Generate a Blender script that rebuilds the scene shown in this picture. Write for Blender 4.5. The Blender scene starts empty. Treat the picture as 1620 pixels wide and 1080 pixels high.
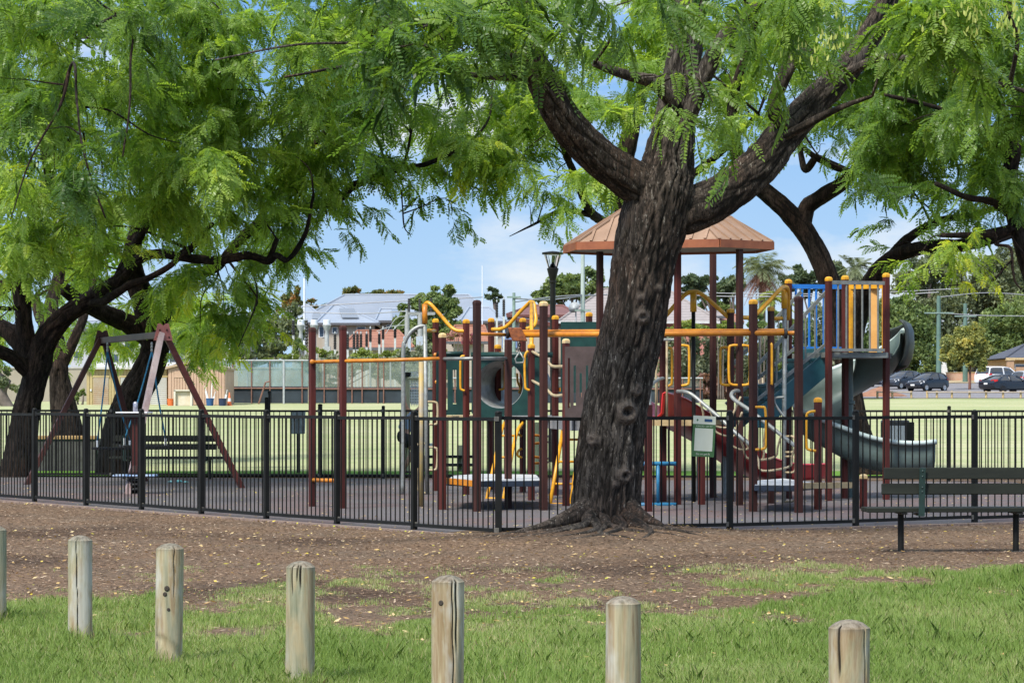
import bpy, bmesh, math, random
import numpy as np
from mathutils import Vector, Matrix
random.seed(7); rng = np.random.default_rng(7)
PI = math.pi
sc = bpy.context.scene
C = sc.collection
F = 4500.0; CAMZ = 1.4; HY = 632.0     # focal length in photo pixels, eye height, horizon row

# ---------------------------------------------------------------- helpers
KN = [(-50, 0), (60, 0), (160, 1.15), (205, 1.4), (226, 1.95), (250, 2.6), (275, 3.4), (330, 4.0), (700, 7), (2500, 12)]
def zt(y):
    for (a, za), (b, zb) in zip(KN, KN[1:]):
        if y <= b: return za + (zb-za)*(y-a)/(b-a)
    return KN[-1][1]
def P(px, py, d): return Vector(((px-810)*d/F, d, CAMZ+(HY-py)*d/F))
def G(px, d, dz=0): return Vector(((px-810)*d/F, d, zt(d)+dz))
def dd(py): return CAMZ*F/(py-HY)

class MB:
    """collects geometry in world coordinates and links it as one mesh object"""
    def __init__(s): s.v = []; s.f = []; s.m = []; s.n = 0
    def add(s, v, f, mi=0):
        v = np.asarray(v, float).reshape(-1, 3); b = s.n
        s.v.append(v); s.f += [[i+b for i in q] for q in f]; s.m += [mi]*len(f); s.n += len(v)
        return s
    def box(s, c, size, rz=0, M=None, mi=0):
        x, y, z = [a/2 for a in size]
        v = np.array([(sx*x, sy*y, sz*z) for sx in (-1, 1) for sy in (-1, 1) for sz in (-1, 1)])
        if M is not None: v = v @ np.array(M.to_3x3()).T
        elif rz:
            c_, s_ = math.cos(rz), math.sin(rz); v = v @ np.array([[c_, s_, 0], [-s_, c_, 0], [0, 0, 1]])
        v = v+np.array(c)
        return s.add(v, [(0, 1, 3, 2), (4, 6, 7, 5), (0, 4, 5, 1), (2, 3, 7, 6), (0, 2, 6, 4), (1, 5, 7, 3)], mi)
    def bar(s, a, b, w, h, up=(0, 0, 1), mi=0):
        a = Vector(a); b = Vector(b); d = (b-a); L = d.length; d.normalize(); up = Vector(up)
        if abs(d.dot(up)) > .98: up = Vector((0, 1, 0))
        x = d.cross(up).normalized(); u = x.cross(d)
        M = Matrix((x, d, u)).transposed()
        return s.box((a+b)/2, (w, L, h), M=M, mi=mi)
    def tube(s, pts, r, seg=8, cap=True, smooth=0, mi=0):
        p = [np.array(q, float) for q in pts]
        rr = [r]*len(p) if np.isscalar(r) else list(r)
        if smooth: p, rr = crom(p, rr, smooth)
        p = np.array(p); n = len(p)
        t = np.gradient(p, axis=0); t /= (np.linalg.norm(t, axis=1)[:, None]+1e-9)
        u = np.cross(t[0], (0, 0, 1.)) if abs(t[0][2]) < .9 else np.cross(t[0], (1., 0, 0)); u /= np.linalg.norm(u)
        an = np.arange(seg)*2*PI/seg; V = []
        for i in range(n):
            u = u-t[i]*u.dot(t[i]); u /= (np.linalg.norm(u)+1e-9); w = np.cross(t[i], u)
            V.append(p[i]+rr[i]*(np.cos(an)[:, None]*u+np.sin(an)[:, None]*w))
        f = [(i*seg+j, i*seg+(j+1) % seg, (i+1)*seg+(j+1) % seg, (i+1)*seg+j) for i in range(n-1) for j in range(seg)]
        if cap: f += [tuple(range(seg))[::-1], tuple((n-1)*seg+j for j in range(seg))]
        return s.add(np.concatenate(V), f, mi)
    def lathe(s, c, prof, seg=16, mi=0, axis=None):
        an = np.arange(seg)*2*PI/seg; c = np.array(c, float)
        if axis is None: X, Y, Z = np.eye(3)
        else:
            Z = np.array(axis, float); Z /= np.linalg.norm(Z)
            X = np.cross(Z, (0, 0, 1.)) if abs(Z[2]) < .9 else np.cross(Z, (1., 0, 0)); X /= np.linalg.norm(X); Y = np.cross(Z, X)
        V = np.concatenate([c+r*(np.cos(an)[:, None]*X+np.sin(an)[:, None]*Y)+z*Z for r, z in prof]); n = len(prof)
        f = [(i*seg+j, i*seg+(j+1) % seg, (i+1)*seg+(j+1) % seg, (i+1)*seg+j) for i in range(n-1) for j in range(seg)]
        f += [tuple(range(seg))[::-1], tuple((n-1)*seg+j for j in range(seg))]
        return s.add(V, f, mi)
    def prism(s, poly, ext, mi=0):
        """polygon (list of 3-D points) extruded by vector ext"""
        a = np.array([tuple(p) for p in poly], float); e = np.array(tuple(ext), float); n = len(a)
        f = [tuple(range(n))[::-1], tuple(range(n, 2*n))]+[(i, (i+1) % n, n+(i+1) % n, n+i) for i in range(n)]
        return s.add(np.concatenate([a, a+e]), f, mi)
    def grid(s, V, nu, nv, mi=0, wrap=False):
        """V: nu*nv points row by row"""
        f = []
        for i in range(nu-1):
            for j in range(nv if wrap else nv-1):
                k = (j+1) % nv; f.append((i*nv+j, i*nv+k, (i+1)*nv+k, (i+1)*nv+j))
        return s.add(V, f, mi)
    def build(s, name, mat=None, parent=None, smooth=False, bevel=0, solid=0, auto=None, fix=True):
        o3 = np.zeros(3)
        q = parent
        while q is not None: o3 = o3+np.array(q.location); q = q.parent
        v = np.concatenate(s.v)-o3
        me = bpy.data.meshes.new(name); me.from_pydata(v.tolist(), [], s.f)
        for m in (mat if isinstance(mat, (list, tuple)) else [mat]): me.materials.append(m)
        if isinstance(mat, (list, tuple)): me.polygons.foreach_set('material_index', s.m)
        if fix:
            b = bmesh.new(); b.from_mesh(me); bmesh.ops.recalc_face_normals(b, faces=b.faces); b.to_mesh(me); b.free()
        if smooth: me.polygons.foreach_set('use_smooth', [True]*len(me.polygons))
        if auto: me.set_sharp_from_angle(angle=math.radians(auto))
        o = bpy.data.objects.new(name, me); C.objects.link(o)
        if parent is not None: o.parent = parent
        if solid:
            md = o.modifiers.new('solid', 'SOLIDIFY'); md.thickness = solid; md.offset = 0
        if bevel:
            md = o.modifiers.new('bevel', 'BEVEL'); md.width = bevel; md.segments = 2; md.limit_method = 'ANGLE'
        return o

def crom(p, r, k):
    p = [np.array(q, float) for q in p]; P_ = [2*p[0]-p[1]]+p+[2*p[-1]-p[-2]]; R_ = [r[0]]+list(r)+[r[-1]]
    o = []; q = []
    for i in range(1, len(P_)-2):
        for j in range(k):
            t = j/k; a, b, c, d = P_[i-1:i+3]
            o.append(.5*((2*b)+(c-a)*t+(2*a-5*b+4*c-d)*t*t+(3*b-a-3*c+d)*t**3)); q.append(R_[i]*(1-t)+R_[i+1]*t)
    o.append(p[-1]); q.append(r[-1])
    return o, q

def pieces(name, fns, mat, parent, **kw):
    for fn in fns:
        b = MB(); fn(b); b.build(name, mat, parent, **kw)
def tag(o, label=None, cat=None, group=None, kind=None):
    if label: o['label'] = label
    if cat: o['category'] = cat
    if group: o['group'] = group
    if kind: o['kind'] = kind
    return o
def thing(name, label, cat, loc, group=None, kind=None):
    o = bpy.data.objects.new(name, None); C.objects.link(o); o.location = loc; o.empty_display_size = .1
    return tag(o, label, cat, group, kind)
def copy_tree(o, parent=None):
    c = o.copy(); C.objects.link(c)
    if parent is not None: c.parent = parent
    for ch in list(o.children): copy_tree(ch, c)
    return c

# vectorised value noise
def _h(ix, iy, iz):
    n = (ix*374761393+iy*668265263+iz*2147483647*7+1274126177) & 0xffffffff
    n = ((n ^ (n >> 13))*1274126177) & 0xffffffff
    return ((n ^ (n >> 16)) & 0xffff)/32767.5-1
def vn(p):
    p = np.asarray(p, float); i = np.floor(p).astype(np.int64); f = p-i; f = f*f*(3-2*f); r = 0
    for dx in (0, 1):
        for dy in (0, 1):
            for dz in (0, 1):
                w = (f[:, 0] if dx else 1-f[:, 0])*(f[:, 1] if dy else 1-f[:, 1])*(f[:, 2] if dz else 1-f[:, 2])
                r = r+w*_h(i[:, 0]+dx, i[:, 1]+dy, i[:, 2]+dz)
    return r
def fbm(p, o=3):
    p = np.asarray(p, float); r = 0; a = 1; t = 0
    for _ in range(o): r = r+a*vn(p); t += a; a *= .5; p = p*2.03+17.1
    return r/t

# ---------------------------------------------------------------- materials
def nodes(name):
    m = bpy.data.materials.new(name); m.use_nodes = True; nt = m.node_tree
    return m, nt, nt.nodes['Principled BSDF'], nt.nodes['Material Output']
def ramp(nt, fac, stops):
    r = nt.nodes.new('ShaderNodeValToRGB'); e = r.color_ramp.elements
    while len(e) < len(stops): e.new(.5)
    for k, (p, c) in enumerate(stops): e[k].position = p; e[k].color = (*c, 1)
    nt.links.new(fac, r.inputs[0]); return r.outputs[0]
def noise(nt, scale, detail=4, rough=.6, stretch=None, dist=0, coord='Object'):
    tc = nt.nodes.new('ShaderNodeTexCoord'); out = tc.outputs[coord]
    if stretch:
        mp = nt.nodes.new('ShaderNodeMapping'); mp.inputs['Scale'].default_value = stretch
        nt.links.new(out, mp.inputs[0]); out = mp.outputs[0]
    n = nt.nodes.new('ShaderNodeTexNoise'); n.inputs['Scale'].default_value = scale; n.inputs['Detail'].default_value = detail
    n.inputs['Roughness'].default_value = rough; n.inputs['Distortion'].default_value = dist
    nt.links.new(out, n.inputs['Vector']); return n.outputs[0]
def mixc(nt, a, b, fac, mode='MIX'):
    x = nt.nodes.new('ShaderNodeMix'); x.data_type = 'RGBA'; x.blend_type = mode
    for k, v in ((0, fac), (6, a), (7, b)):
        if hasattr(v, 'is_linked') or hasattr(v, 'links'): nt.links.new(v, x.inputs[k])
        elif k == 0: x.inputs[k].default_value = v
        else: x.inputs[k].default_value = (*v, 1)
    return x.outputs[2]
def bump(nt, bs, h, strength=.3, dist=.01):
    b = nt.nodes.new('ShaderNodeBump'); b.inputs['Strength'].default_value = strength; b.inputs['Distance'].default_value = dist
    nt.links.new(h, b.inputs['Height']); nt.links.new(b.outputs[0], bs.inputs['Normal'])
MATS = {}
def mat(name, col, col2=None, rough=.55, scale=8, metal=0, bmp=0, stretch=None, spots=None, spot_at=.68, detail=4, spec=.4, dist=.004, coord='Object'):
    if name in MATS: return MATS[name]
    m, nt, bs, out = nodes(name)
    col2 = col2 or tuple(c*.72 for c in col)
    n = noise(nt, scale, detail, .62, stretch, coord=coord)
    c = ramp(nt, n, [(.32, col2), (.66, col)])
    if spots:
        n2 = noise(nt, scale*3.1, 5, .7, stretch, coord=coord)
        c = mixc(nt, c, spots, ramp(nt, n2, [(spot_at, (0, 0, 0)), (spot_at+.05, (1, 1, 1))]))
    nt.links.new(c, bs.inputs['Base Color'])
    bs.inputs['Roughness'].default_value = rough; bs.inputs['Metallic'].default_value = metal
    bs.inputs['Specular IOR Level'].default_value = spec
    if bmp: bump(nt, bs, n, bmp, dist)
    MATS[name] = m; return m

def leaf_mat(name, stops, trans=.45, tcol=None, rough=.5):
    """leaf colour chosen by the per-face attribute 'tint'"""
    m, nt, bs, out = nodes(name)
    at = nt.nodes.new('ShaderNodeAttribute'); at.attribute_name = 'tint'
    c = ramp(nt, at.outputs['Fac'], stops)
    nt.links.new(c, bs.inputs['Base Color']); bs.inputs['Roughness'].default_value = rough; bs.inputs['Specular IOR Level'].default_value = .35
    tr = nt.nodes.new('ShaderNodeBsdfTranslucent')
    tc = mixc(nt, c, tcol or (2.1, 1.75, .7), 1.0, 'MULTIPLY')
    nt.links.new(tc, tr.inputs[0])
    mx = nt.nodes.new('ShaderNodeMixShader'); mx.inputs[0].default_value = trans
    nt.links.new(bs.outputs[0], mx.inputs[1]); nt.links.new(tr.outputs[0], mx.inputs[2]); nt.links.new(mx.outputs[0], out.inputs[0])
    return m

M_post = mat('post_maroon', (.092, .02, .015), (.042, .011, .009), rough=.6, spec=.25, scale=5, bmp=.15, stretch=(1, 1, .25), spots=(.15, .055, .045), spot_at=.74)
M_dpost = mat('post_brown', (.062, .022, .016), (.028, .011, .009), rough=.6, spec=.25, scale=5, bmp=.15, stretch=(1, 1, .25), spots=(.12, .05, .04), spot_at=.75)
M_yel = mat('yellow_paint', (.72, .36, .02), (.5, .22, .015), rough=.35, scale=9, spots=(.3, .12, .03), spot_at=.76)
M_orange = mat('orange_worn', (.62, .24, .02), (.38, .12, .015), rough=.38, scale=7, spots=(.22, .09, .04), spot_at=.72)
M_rust = mat('rusted_trolley', (.3, .09, .025), (.1, .03, .015), rough=.6, scale=30, bmp=.2)
M_gal = mat('galvanised', (.31, .325, .315), (.2, .21, .185), rough=.45, scale=14, metal=.35, spots=(.32, .25, .12), spot_at=.66)
M_cream = mat('worn_cream_tube', (.46, .38, .25), (.33, .25, .13), rough=.45, scale=10)
M_greyr = mat('grey_rail', (.2, .21, .195), (.12, .13, .12), rough=.5, scale=12, metal=.2)
M_teal = mat('dark_green_plastic', (.012, .05, .042), (.007, .03, .026), rough=.38, scale=6, bmp=.05)
M_navy = mat('dark_teal_stair', (.02, .09, .108), (.014, .064, .077), rough=.4, scale=5)
M_brn = mat('brown_panel', (.085, .06, .055), (.055, .038, .034), rough=.5, scale=6, spots=(.16, .14, .13), spot_at=.78)
M_grytube = mat('grey_tube_inside', (.3, .31, .3), (.16, .17, .165), rough=.35, scale=12)
M_red = mat('red_slide', (.55, .022, .024), (.42, .015, .018), rough=.3, scale=4)
M_spiral = mat('pale_green_slide', (.125, .172, .156), (.09, .122, .11), rough=.42, scale=3, spots=(.14, .17, .14), spot_at=.78)
M_blue = mat('blue_paint', (.02, .17, .55), (.015, .12, .4), rough=.4, scale=8)
M_bluet = mat('blue_tube', (.03, .2, .36), (.02, .13, .25), rough=.4, scale=8)
M_peach = mat('peach_panel', (.72, .4, .13), (.6, .3, .08), rough=.45, scale=5)
M_deck = mat('grey_deck', (.3, .3, .3), (.2, .2, .2), rough=.6, scale=20)
M_wtop = mat('white_step_top', (.62, .64, .65), (.45, .46, .47), rough=.4, scale=10)
M_nedge = mat('navy_edge', (.02, .03, .05), rough=.5)
M_tan = mat('tan_beam', (.5, .38, .2), (.36, .25, .12), rough=.6, scale=10, stretch=(.3, 1, 1))
M_black = mat('black_steel', (.011, .011, .009), (.006, .006, .005), rough=.5, scale=6, spots=(.035, .034, .028), spot_at=.8, spec=.22)
M_blackpl = mat('black_rubber', (.016, .016, .017), rough=.6)
M_roof = mat('terracotta_metal', (.3, .19, .125), (.225, .138, .085), rough=.55, scale=2.5, spots=(.37, .25, .17), spot_at=.72)
M_fascia = mat('rust_fascia', (.3, .1, .04), (.2, .06, .025), rough=.5, scale=5)
M_soffit = mat('roof_underside', (.2, .2, .19), rough=.6)
M_bench = mat('bench_dark_green', (.017, .02, .014), (.009, .011, .008), rough=.65, spec=.2, scale=7, stretch=(.2, 1, 1), bmp=.1)
M_benchm = mat('bench_bracket', (.02, .045, .04), (.012, .025, .022), rough=.4, scale=8)
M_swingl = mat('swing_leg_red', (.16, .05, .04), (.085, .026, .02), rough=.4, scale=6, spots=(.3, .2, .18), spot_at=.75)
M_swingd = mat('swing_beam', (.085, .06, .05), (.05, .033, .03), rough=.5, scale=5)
M_rope = mat('blue_rope', (.02, .16, .27), (.01, .08, .15), rough=.7, scale=30)
M_white = mat('white_paint', (.72, .73, .72), (.55, .56, .55), rough=.45, scale=6)
M_pole = mat('green_treated_pole', (.22, .3, .26), (.14, .2, .17), rough=.7, scale=6)
M_conc = mat('pale_grey_pole', (.5, .52, .5), (.38, .4, .39), rough=.7, scale=4)
# ---------------------------------------------------------------- camera, light, sky
cam = bpy.data.cameras.new('camera'); co = bpy.data.objects.new('camera', cam); C.objects.link(co); sc.camera = co
cam.sensor_width = 36; cam.lens = 36*F/1620; cam.shift_y = (HY-540)/1620
co.location = (0, 0, CAMZ); co.rotation_euler = (PI/2, 0, 0); cam.clip_start = .5; cam.clip_end = 6000
SUN_EL, SUN_AZ = math.radians(50), math.radians(-146)     # behind the photographer, to the left
sd = Vector((math.sin(SUN_AZ)*math.cos(SUN_EL), math.cos(SUN_AZ)*math.cos(SUN_EL), math.sin(SUN_EL)))
sl = bpy.data.lights.new('sun', 'SUN'); so = bpy.data.objects.new('sun', sl); C.objects.link(so)
sl.energy = 1.75; sl.angle = math.radians(11); sl.color = (1, .95, .87)
so.rotation_euler = (-sd).to_track_quat('-Z', 'Y').to_euler()
w = bpy.data.worlds.new('World'); sc.world = w; w.use_nodes = True; nt = w.node_tree
bg = nt.nodes['Background']; sk = nt.nodes.new('ShaderNodeTexSky'); sk.sky_type = 'NISHITA'; sk.sun_disc = False
sk.sun_elevation = SUN_EL; sk.sun_rotation = SUN_AZ; sk.air_density = 1.0; sk.dust_density = .6; sk.ozone_density = 1.6
tc = nt.nodes.new('ShaderNodeTexCoord'); mp = nt.nodes.new('ShaderNodeMapping'); mp.inputs['Scale'].default_value = (1, 1, 2.6)
mp.inputs['Location'].default_value = (.31, .05, .02)
nt.links.new(tc.outputs['Generated'], mp.inputs[0])
cn = nt.nodes.new('ShaderNodeTexNoise'); cn.inputs['Scale'].default_value = 9; cn.inputs['Detail'].default_value = 7; cn.inputs['Roughness'].default_value = .55
nt.links.new(mp.outputs[0], cn.inputs['Vector'])
cr = nt.nodes.new('ShaderNodeValToRGB'); e = cr.color_ramp.elements
e[0].position = .53; e[0].color = (0, 0, 0, 1); e[1].position = .7; e[1].color = (.95, .95, .95, 1)
nt.links.new(cn.outputs[0], cr.inputs[0])
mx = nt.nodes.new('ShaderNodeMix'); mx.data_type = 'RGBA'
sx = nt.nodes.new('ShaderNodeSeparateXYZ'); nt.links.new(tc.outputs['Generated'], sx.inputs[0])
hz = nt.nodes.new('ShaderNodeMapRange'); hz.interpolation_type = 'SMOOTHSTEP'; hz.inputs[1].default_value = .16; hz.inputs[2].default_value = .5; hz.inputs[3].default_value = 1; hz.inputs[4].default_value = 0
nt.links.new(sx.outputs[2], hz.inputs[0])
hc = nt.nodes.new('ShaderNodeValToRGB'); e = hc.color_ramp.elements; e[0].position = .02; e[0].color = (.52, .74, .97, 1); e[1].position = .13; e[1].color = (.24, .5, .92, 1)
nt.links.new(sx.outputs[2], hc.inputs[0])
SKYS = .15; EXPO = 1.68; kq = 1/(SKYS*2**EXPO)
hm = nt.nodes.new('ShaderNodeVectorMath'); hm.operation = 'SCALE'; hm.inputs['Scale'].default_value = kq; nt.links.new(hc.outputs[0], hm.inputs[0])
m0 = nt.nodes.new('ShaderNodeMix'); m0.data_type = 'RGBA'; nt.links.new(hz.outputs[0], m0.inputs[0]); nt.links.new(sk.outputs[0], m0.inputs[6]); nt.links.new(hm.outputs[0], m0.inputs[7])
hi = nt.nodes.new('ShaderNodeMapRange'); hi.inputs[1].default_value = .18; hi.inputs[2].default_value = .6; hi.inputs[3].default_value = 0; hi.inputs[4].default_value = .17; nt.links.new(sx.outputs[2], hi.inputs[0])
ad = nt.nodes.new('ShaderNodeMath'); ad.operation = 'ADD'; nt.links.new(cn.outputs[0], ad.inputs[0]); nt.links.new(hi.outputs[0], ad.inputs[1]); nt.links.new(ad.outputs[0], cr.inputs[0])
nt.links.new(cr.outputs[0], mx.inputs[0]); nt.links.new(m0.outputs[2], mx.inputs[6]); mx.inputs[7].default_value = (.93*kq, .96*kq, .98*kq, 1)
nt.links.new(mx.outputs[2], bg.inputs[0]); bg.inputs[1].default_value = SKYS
sc.view_settings.view_transform = 'Standard'; sc.view_settings.look = 'None'; sc.view_settings.exposure = EXPO; sc.view_settings.gamma = 1
cy = sc.cycles; cy.max_bounces = 8; cy.transparent_max_bounces = 12; cy.diffuse_bounces = 4; cy.transmission_bounces = 6
cy.caustics_reflective = False; cy.caustics_refractive = False; cy.use_denoising = True

# ---------------------------------------------------------------- ground, field, road
TRX, TRY = G(965, 29.4)[0], 29.5          # foot of the big tree
def mound(x, y):
    r2 = ((x-TRX)/1.25)**2+((y-TRY+.5)/1.5)**2
    return .13*math.exp(-r2)
def gz(x, y): return zt(y)+(mound(x, y) if y < 36 else 0)
def sheet(name, xs, ys, zf, m, dz=0):
    b = MB(); V = [(x, y, zf(x, y)+dz) for y in ys for x in xs]
    b.grid(V, len(ys), len(xs)); o = b.build(name, m, None, smooth=True, fix=False)
    return tag(o, kind='structure')
def ground_mat():
    m, nt, bs, out = nodes('mulch_ground')
    n1 = noise(nt, 26, 6, .75, (1, .55, 1)); n2 = noise(nt, .9, 5, .65, (1, .8, 1)); n3 = noise(nt, 90, 3, .7, (1, .6, 1)); n4 = noise(nt, .33, 3, .5)
    c = ramp(nt, n1, [(.3, (.05, .031, .019)), (.47, (.145, .095, .06)), (.6, (.27, .18, .115)), (.72, (.4, .29, .2))])
    c2 = ramp(nt, n1, [(.3, (.075, .052, .035)), (.6, (.2, .145, .1)), (.75, (.34, .26, .19))])
    c = mixc(nt, c, c2, ramp(nt, n2, [(.42, (0, 0, 0)), (.62, (1, 1, 1))]))
    c = mixc(nt, c, ramp(nt, n1, [(.35, (.03, .019, .013)), (.65, (.09, .06, .042))]), ramp(nt, n4, [(.5, (0, 0, 0)), (.66, (.75, .75, .75))]))
    c = mixc(nt, c, (.33, .26, .18), ramp(nt, n3, [(.67, (0, 0, 0)), (.72, (.8, .8, .8))]))
    at = nt.nodes.new('ShaderNodeAttribute'); at.attribute_name = 'turf'; n5 = noise(nt, 38, 4, .7, (1, .6, 1)); mm = nt.nodes.new('ShaderNodeMath'); mm.operation = 'MULTIPLY_ADD'; mm.inputs[1].default_value = .7; nt.links.new(n5, mm.inputs[0]); nt.links.new(at.outputs['Fac'], mm.inputs[2])
    c = mixc(nt, c, ramp(nt, n1, [(.3, (.07, .085, .025)), (.55, (.14, .155, .055)), (.75, (.27, .25, .13))]), ramp(nt, mm.outputs[0], [(.62, (0, 0, 0)), (1.0, (.85, .85, .85))]))
    nt.links.new(c, bs.inputs['Base Color']); bs.inputs['Roughness'].default_value = .95; bs.inputs['Specular IOR Level'].default_value = .1
    bump(nt, bs, n1, .9, .03); return m
def field_mat():
    m, nt, bs, out = nodes('dry_field_grass')
    n1 = noise(nt, .12, 5, .6, (1, .35, 1)); n2 = noise(nt, 9, 5, .75, (1, .35, 1)); n3 = noise(nt, .5, 4, .6, (.3, 1.3, 1))
    c = ramp(nt, n1, [(.3, (.25, .275, .125)), (.52, (.36, .355, .2)), (.7, (.44, .415, .26))])
    c = mixc(nt, c, (.2, .28, .1), ramp(nt, n3, [(.45, (0, 0, 0)), (.66, (.75, .75, .75))]))
    c = mixc(nt, c, ramp(nt, n2, [(.3, (.16, .22, .07)), (.7, (.5, .5, .3))]), .35)
    nt.links.new(c, bs.inputs['Base Color']); bs.inputs['Roughness'].default_value = .95; bs.inputs['Specular IOR Level'].default_value = .08
    bump(nt, bs, n2, .5, .03); return m
ysg = list(np.arange(-20, 12, 4.))+list(np.arange(12, 60, .4))+[60]+list(np.arange(64, 160, 8.))+[160, 175, 190, 205, 212, 219, 226, 238, 250, 262, 275, 300, 330, 400, 550, 700, 1000, 1600, 2500]
xsg = [-1500, -700, -300, -150, -90, -60, -40, -28]+list(np.arange(-20, 20.01, .4))+[28, 40, 60, 90, 150, 300, 700, 1500]
ysg = [v for v in ysg if v < 12.5 or v > 26]+list(np.arange(12.6, 26, .2)); ysg.sort()
xsg = [v for v in xsg if abs(v) > 6.5]+list(np.arange(-6.4, 6.41, .2)); xsg.sort()
ground = sheet('ground', xsg, ysg, gz, ground_mat())
field = sheet('playing_field', [-140, -80, -40, -20, 0, 20, 40, 80, 140], [53.5, 56, 60, 80, 100, 120, 140, 160, 175, 190, 205, 207], lambda x, y: zt(y), field_mat(), .02)
M_grassv = mat('verge_grass', (.13, .26, .035), (.07, .16, .02), rough=.95, scale=14, detail=6, bmp=.8, dist=.03, spec=.1, spots=(.3, .27, .12), spot_at=.62)
verge = sheet('grass_verge', list(np.linspace(-22, 22, 23)), [51.2, 53, 54.6], lambda x, y: zt(y), M_grassv, .034)
M_tarm = mat('pale_asphalt', (.21, .2, .21), (.15, .145, .15), rough=.9, scale=3, detail=8)
M_sand = mat('dry_verge', (.42, .33, .2), (.3, .23, .13), rough=.95, scale=.6, detail=7, spots=(.25, .25, .12), spot_at=.6)
M_verge_edge = mat('dusty_edge', (.3, .24, .19), (.16, .2, .08), rough=.95, scale=.8, detail=7)
road = sheet('car_park', [21, 60, 150], [208.5, 212, 219, 226, 238, 250, 258], lambda x, y: zt(y), M_tarm, .03)
far_verge = sheet('dry_verge', [-160, 21, 150], [258, 262, 275, 290], lambda x, y: zt(y), M_sand, .06)
kerbline = sheet('car_park_edge', [21, 150], [207.2, 208.5], lambda x, y: zt(y), M_verge_edge, .05)

# playground rubber surface (near edge follows the fence)
FC = Vector((-.137, 28.9, 0))                       # corner of the near fence
FL = [Vector((-.137-.906*k, 28.9+1.386*k, 0)) for k in range(0, 11)]
FR = [Vector((.9, 29.43, 0))]+[Vector((2.32+1.45*k, 30.3+.9*k, 0)) for k in range(0, 5)]
FFAR = [Vector((-13.6+1.62*k, 51.6-.235*k, 0)) for k in range(0, 16)]
surf = MB()
def off(p, n): return Vector((p.x+n[0], p.y+n[1], 0))
poly = [off(FL[10], (-.18, -.12)), off(FC, (0, -.24)), off(FR[-1], (.1, -.26)), Vector((FR[-1].x+.3, 47.9, 0)), Vector((-13.6, 51.9, 0))]
surf.prism([p+Vector((0, 0, -.06)) for p in poly], (0, 0, .078))
M_rub = None
m, nt, bs, out = nodes('rubber_softfall')
n1 = noise(nt, .55, 4, .55, (1, .6, 1)); n2 = noise(nt, 120, 2, .8); n3 = noise(nt, 3, 6, .7)
c = ramp(nt, n1, [(.4, (.105, .095, .096)), (.5, (.095, .078, .078)), (.58, (.125, .072, .065)), (.7, (.105, .092, .094))])
c = mixc(nt, c, ramp(nt, n2, [(.35, (.035, .03, .03)), (.7, (.2, .18, .18))]), .35)
c = mixc(nt, c, (.045, .04, .042), ramp(nt, n3, [(.55, (0, 0, 0)), (.75, (.6, .6, .6))]))
nt.links.new(c, bs.inputs['Base Color']); bs.inputs['Roughness'].default_value = .85; bump(nt, bs, n2, .4, .004)
surf_o = tag(surf.build('playground_surface', m), kind='structure')
kb = MB()
for a, b in ((poly[0], poly[1]), (poly[1], poly[2])):
    n = (b-a).cross(Vector((0, 0, 1))).normalized()
    kb.prism([a+n*.004+Vector((0, 0, -.06)), b+n*.004+Vector((0, 0, -.06)), b+n*.1+Vector((0, 0, -.06)), a+n*.1+Vector((0, 0, -.06))], (0, 0, .084))
M_kerb = mat('concrete_edge', (.26, .19, .15), (.16, .115, .09), rough=.9, scale=9, spots=(.09, .06, .05), spot_at=.55)
tag(kb.build('edging_strip', M_kerb), kind='structure')

# ---------------------------------------------------------------- grass blades, chips, litter
def tri_mesh(name, V, nf, k, m, tint=None, kind='stuff', parent=None):
    """V: (nf*k,3) verts, faces of k verts each"""
    me = bpy.data.meshes.new(name); V = np.asarray(V, np.float32)
    if parent is not None:
        o3 = np.zeros(3); q = parent
        while q is not None: o3 = o3+np.array(q.location); q = q.parent
        V = (V-o3).astype(np.float32)
    me.vertices.add(len(V)); me.vertices.foreach_set('co', V.ravel())
    me.loops.add(nf*k); me.loops.foreach_set('vertex_index', np.arange(nf*k, dtype=np.int32))
    me.polygons.add(nf); me.polygons.foreach_set('loop_start', np.arange(nf, dtype=np.int32)*k)
    me.materials.append(m)
    if tint is not None:
        a = me.attributes.new('tint', 'FLOAT', 'FACE'); a.data.foreach_set('value', np.asarray(tint, np.float32))
    me.update(calc_edges=True)
    o = bpy.data.objects.new(name, me); C.objects.link(o)
    if parent is not None: o.parent = parent
    if kind: o['kind'] = kind
    return o
def gden(x, y):
    px = 810+x*F/y
    edge = np.interp(px, [0, 300, 540, 700, 1000, 1150, 1330, 1620], [19.6, 19.4, 18.8, 18.0, 18.2, 19.8, 21.4, 22.0])
    n = fbm(np.stack([x*1.1, y*.6, x*0+3.3], 1), 4)
    n2 = fbm(np.stack([x*4., y*2.2, x*0+9.3], 1), 3)
    g = (edge-y)/2.6+n*1.5+n2*1.3+.12
    far = np.exp(-((y-22.6)/.9)**2)*np.clip((px-1180)/160, 0, 1)*1.25
    g = np.maximum(g, far+n*1.3+n2*1.1-.55)
    lim = np.interp(px, [0, 350, 480, 900, 1300, 1620], [20.8, 21.2, 24.3, 24.4, 24.2, 24.4])
    thin = (.16+n*1.1+n2*1.1)*np.clip((lim-y)/1.2, 0, 1)*np.clip(np.abs(px-965)/70-.4+np.clip((22-y)/1.5, 0, 1)*1.5, 0, 1)
    g = np.maximum(g, np.clip(thin, 0, .5))
    return np.clip(g, 0, 1)
gv = np.array([v.co for v in ground.data.vertices]); tv = np.where((gv[:, 1] > 10) & (gv[:, 1] < 26), gden(gv[:, 0], np.maximum(gv[:, 1], 5)), (gv[:, 1] <= 10)*1.0)
ta = ground.data.attributes.new('turf', 'FLOAT', 'POINT'); ta.data.foreach_set('value', tv.astype(np.float32))
N = 1400000
y = 13.2+rng.random(N)**1.2*12; x = (rng.random(N)*2-1)*.29*y
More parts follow.
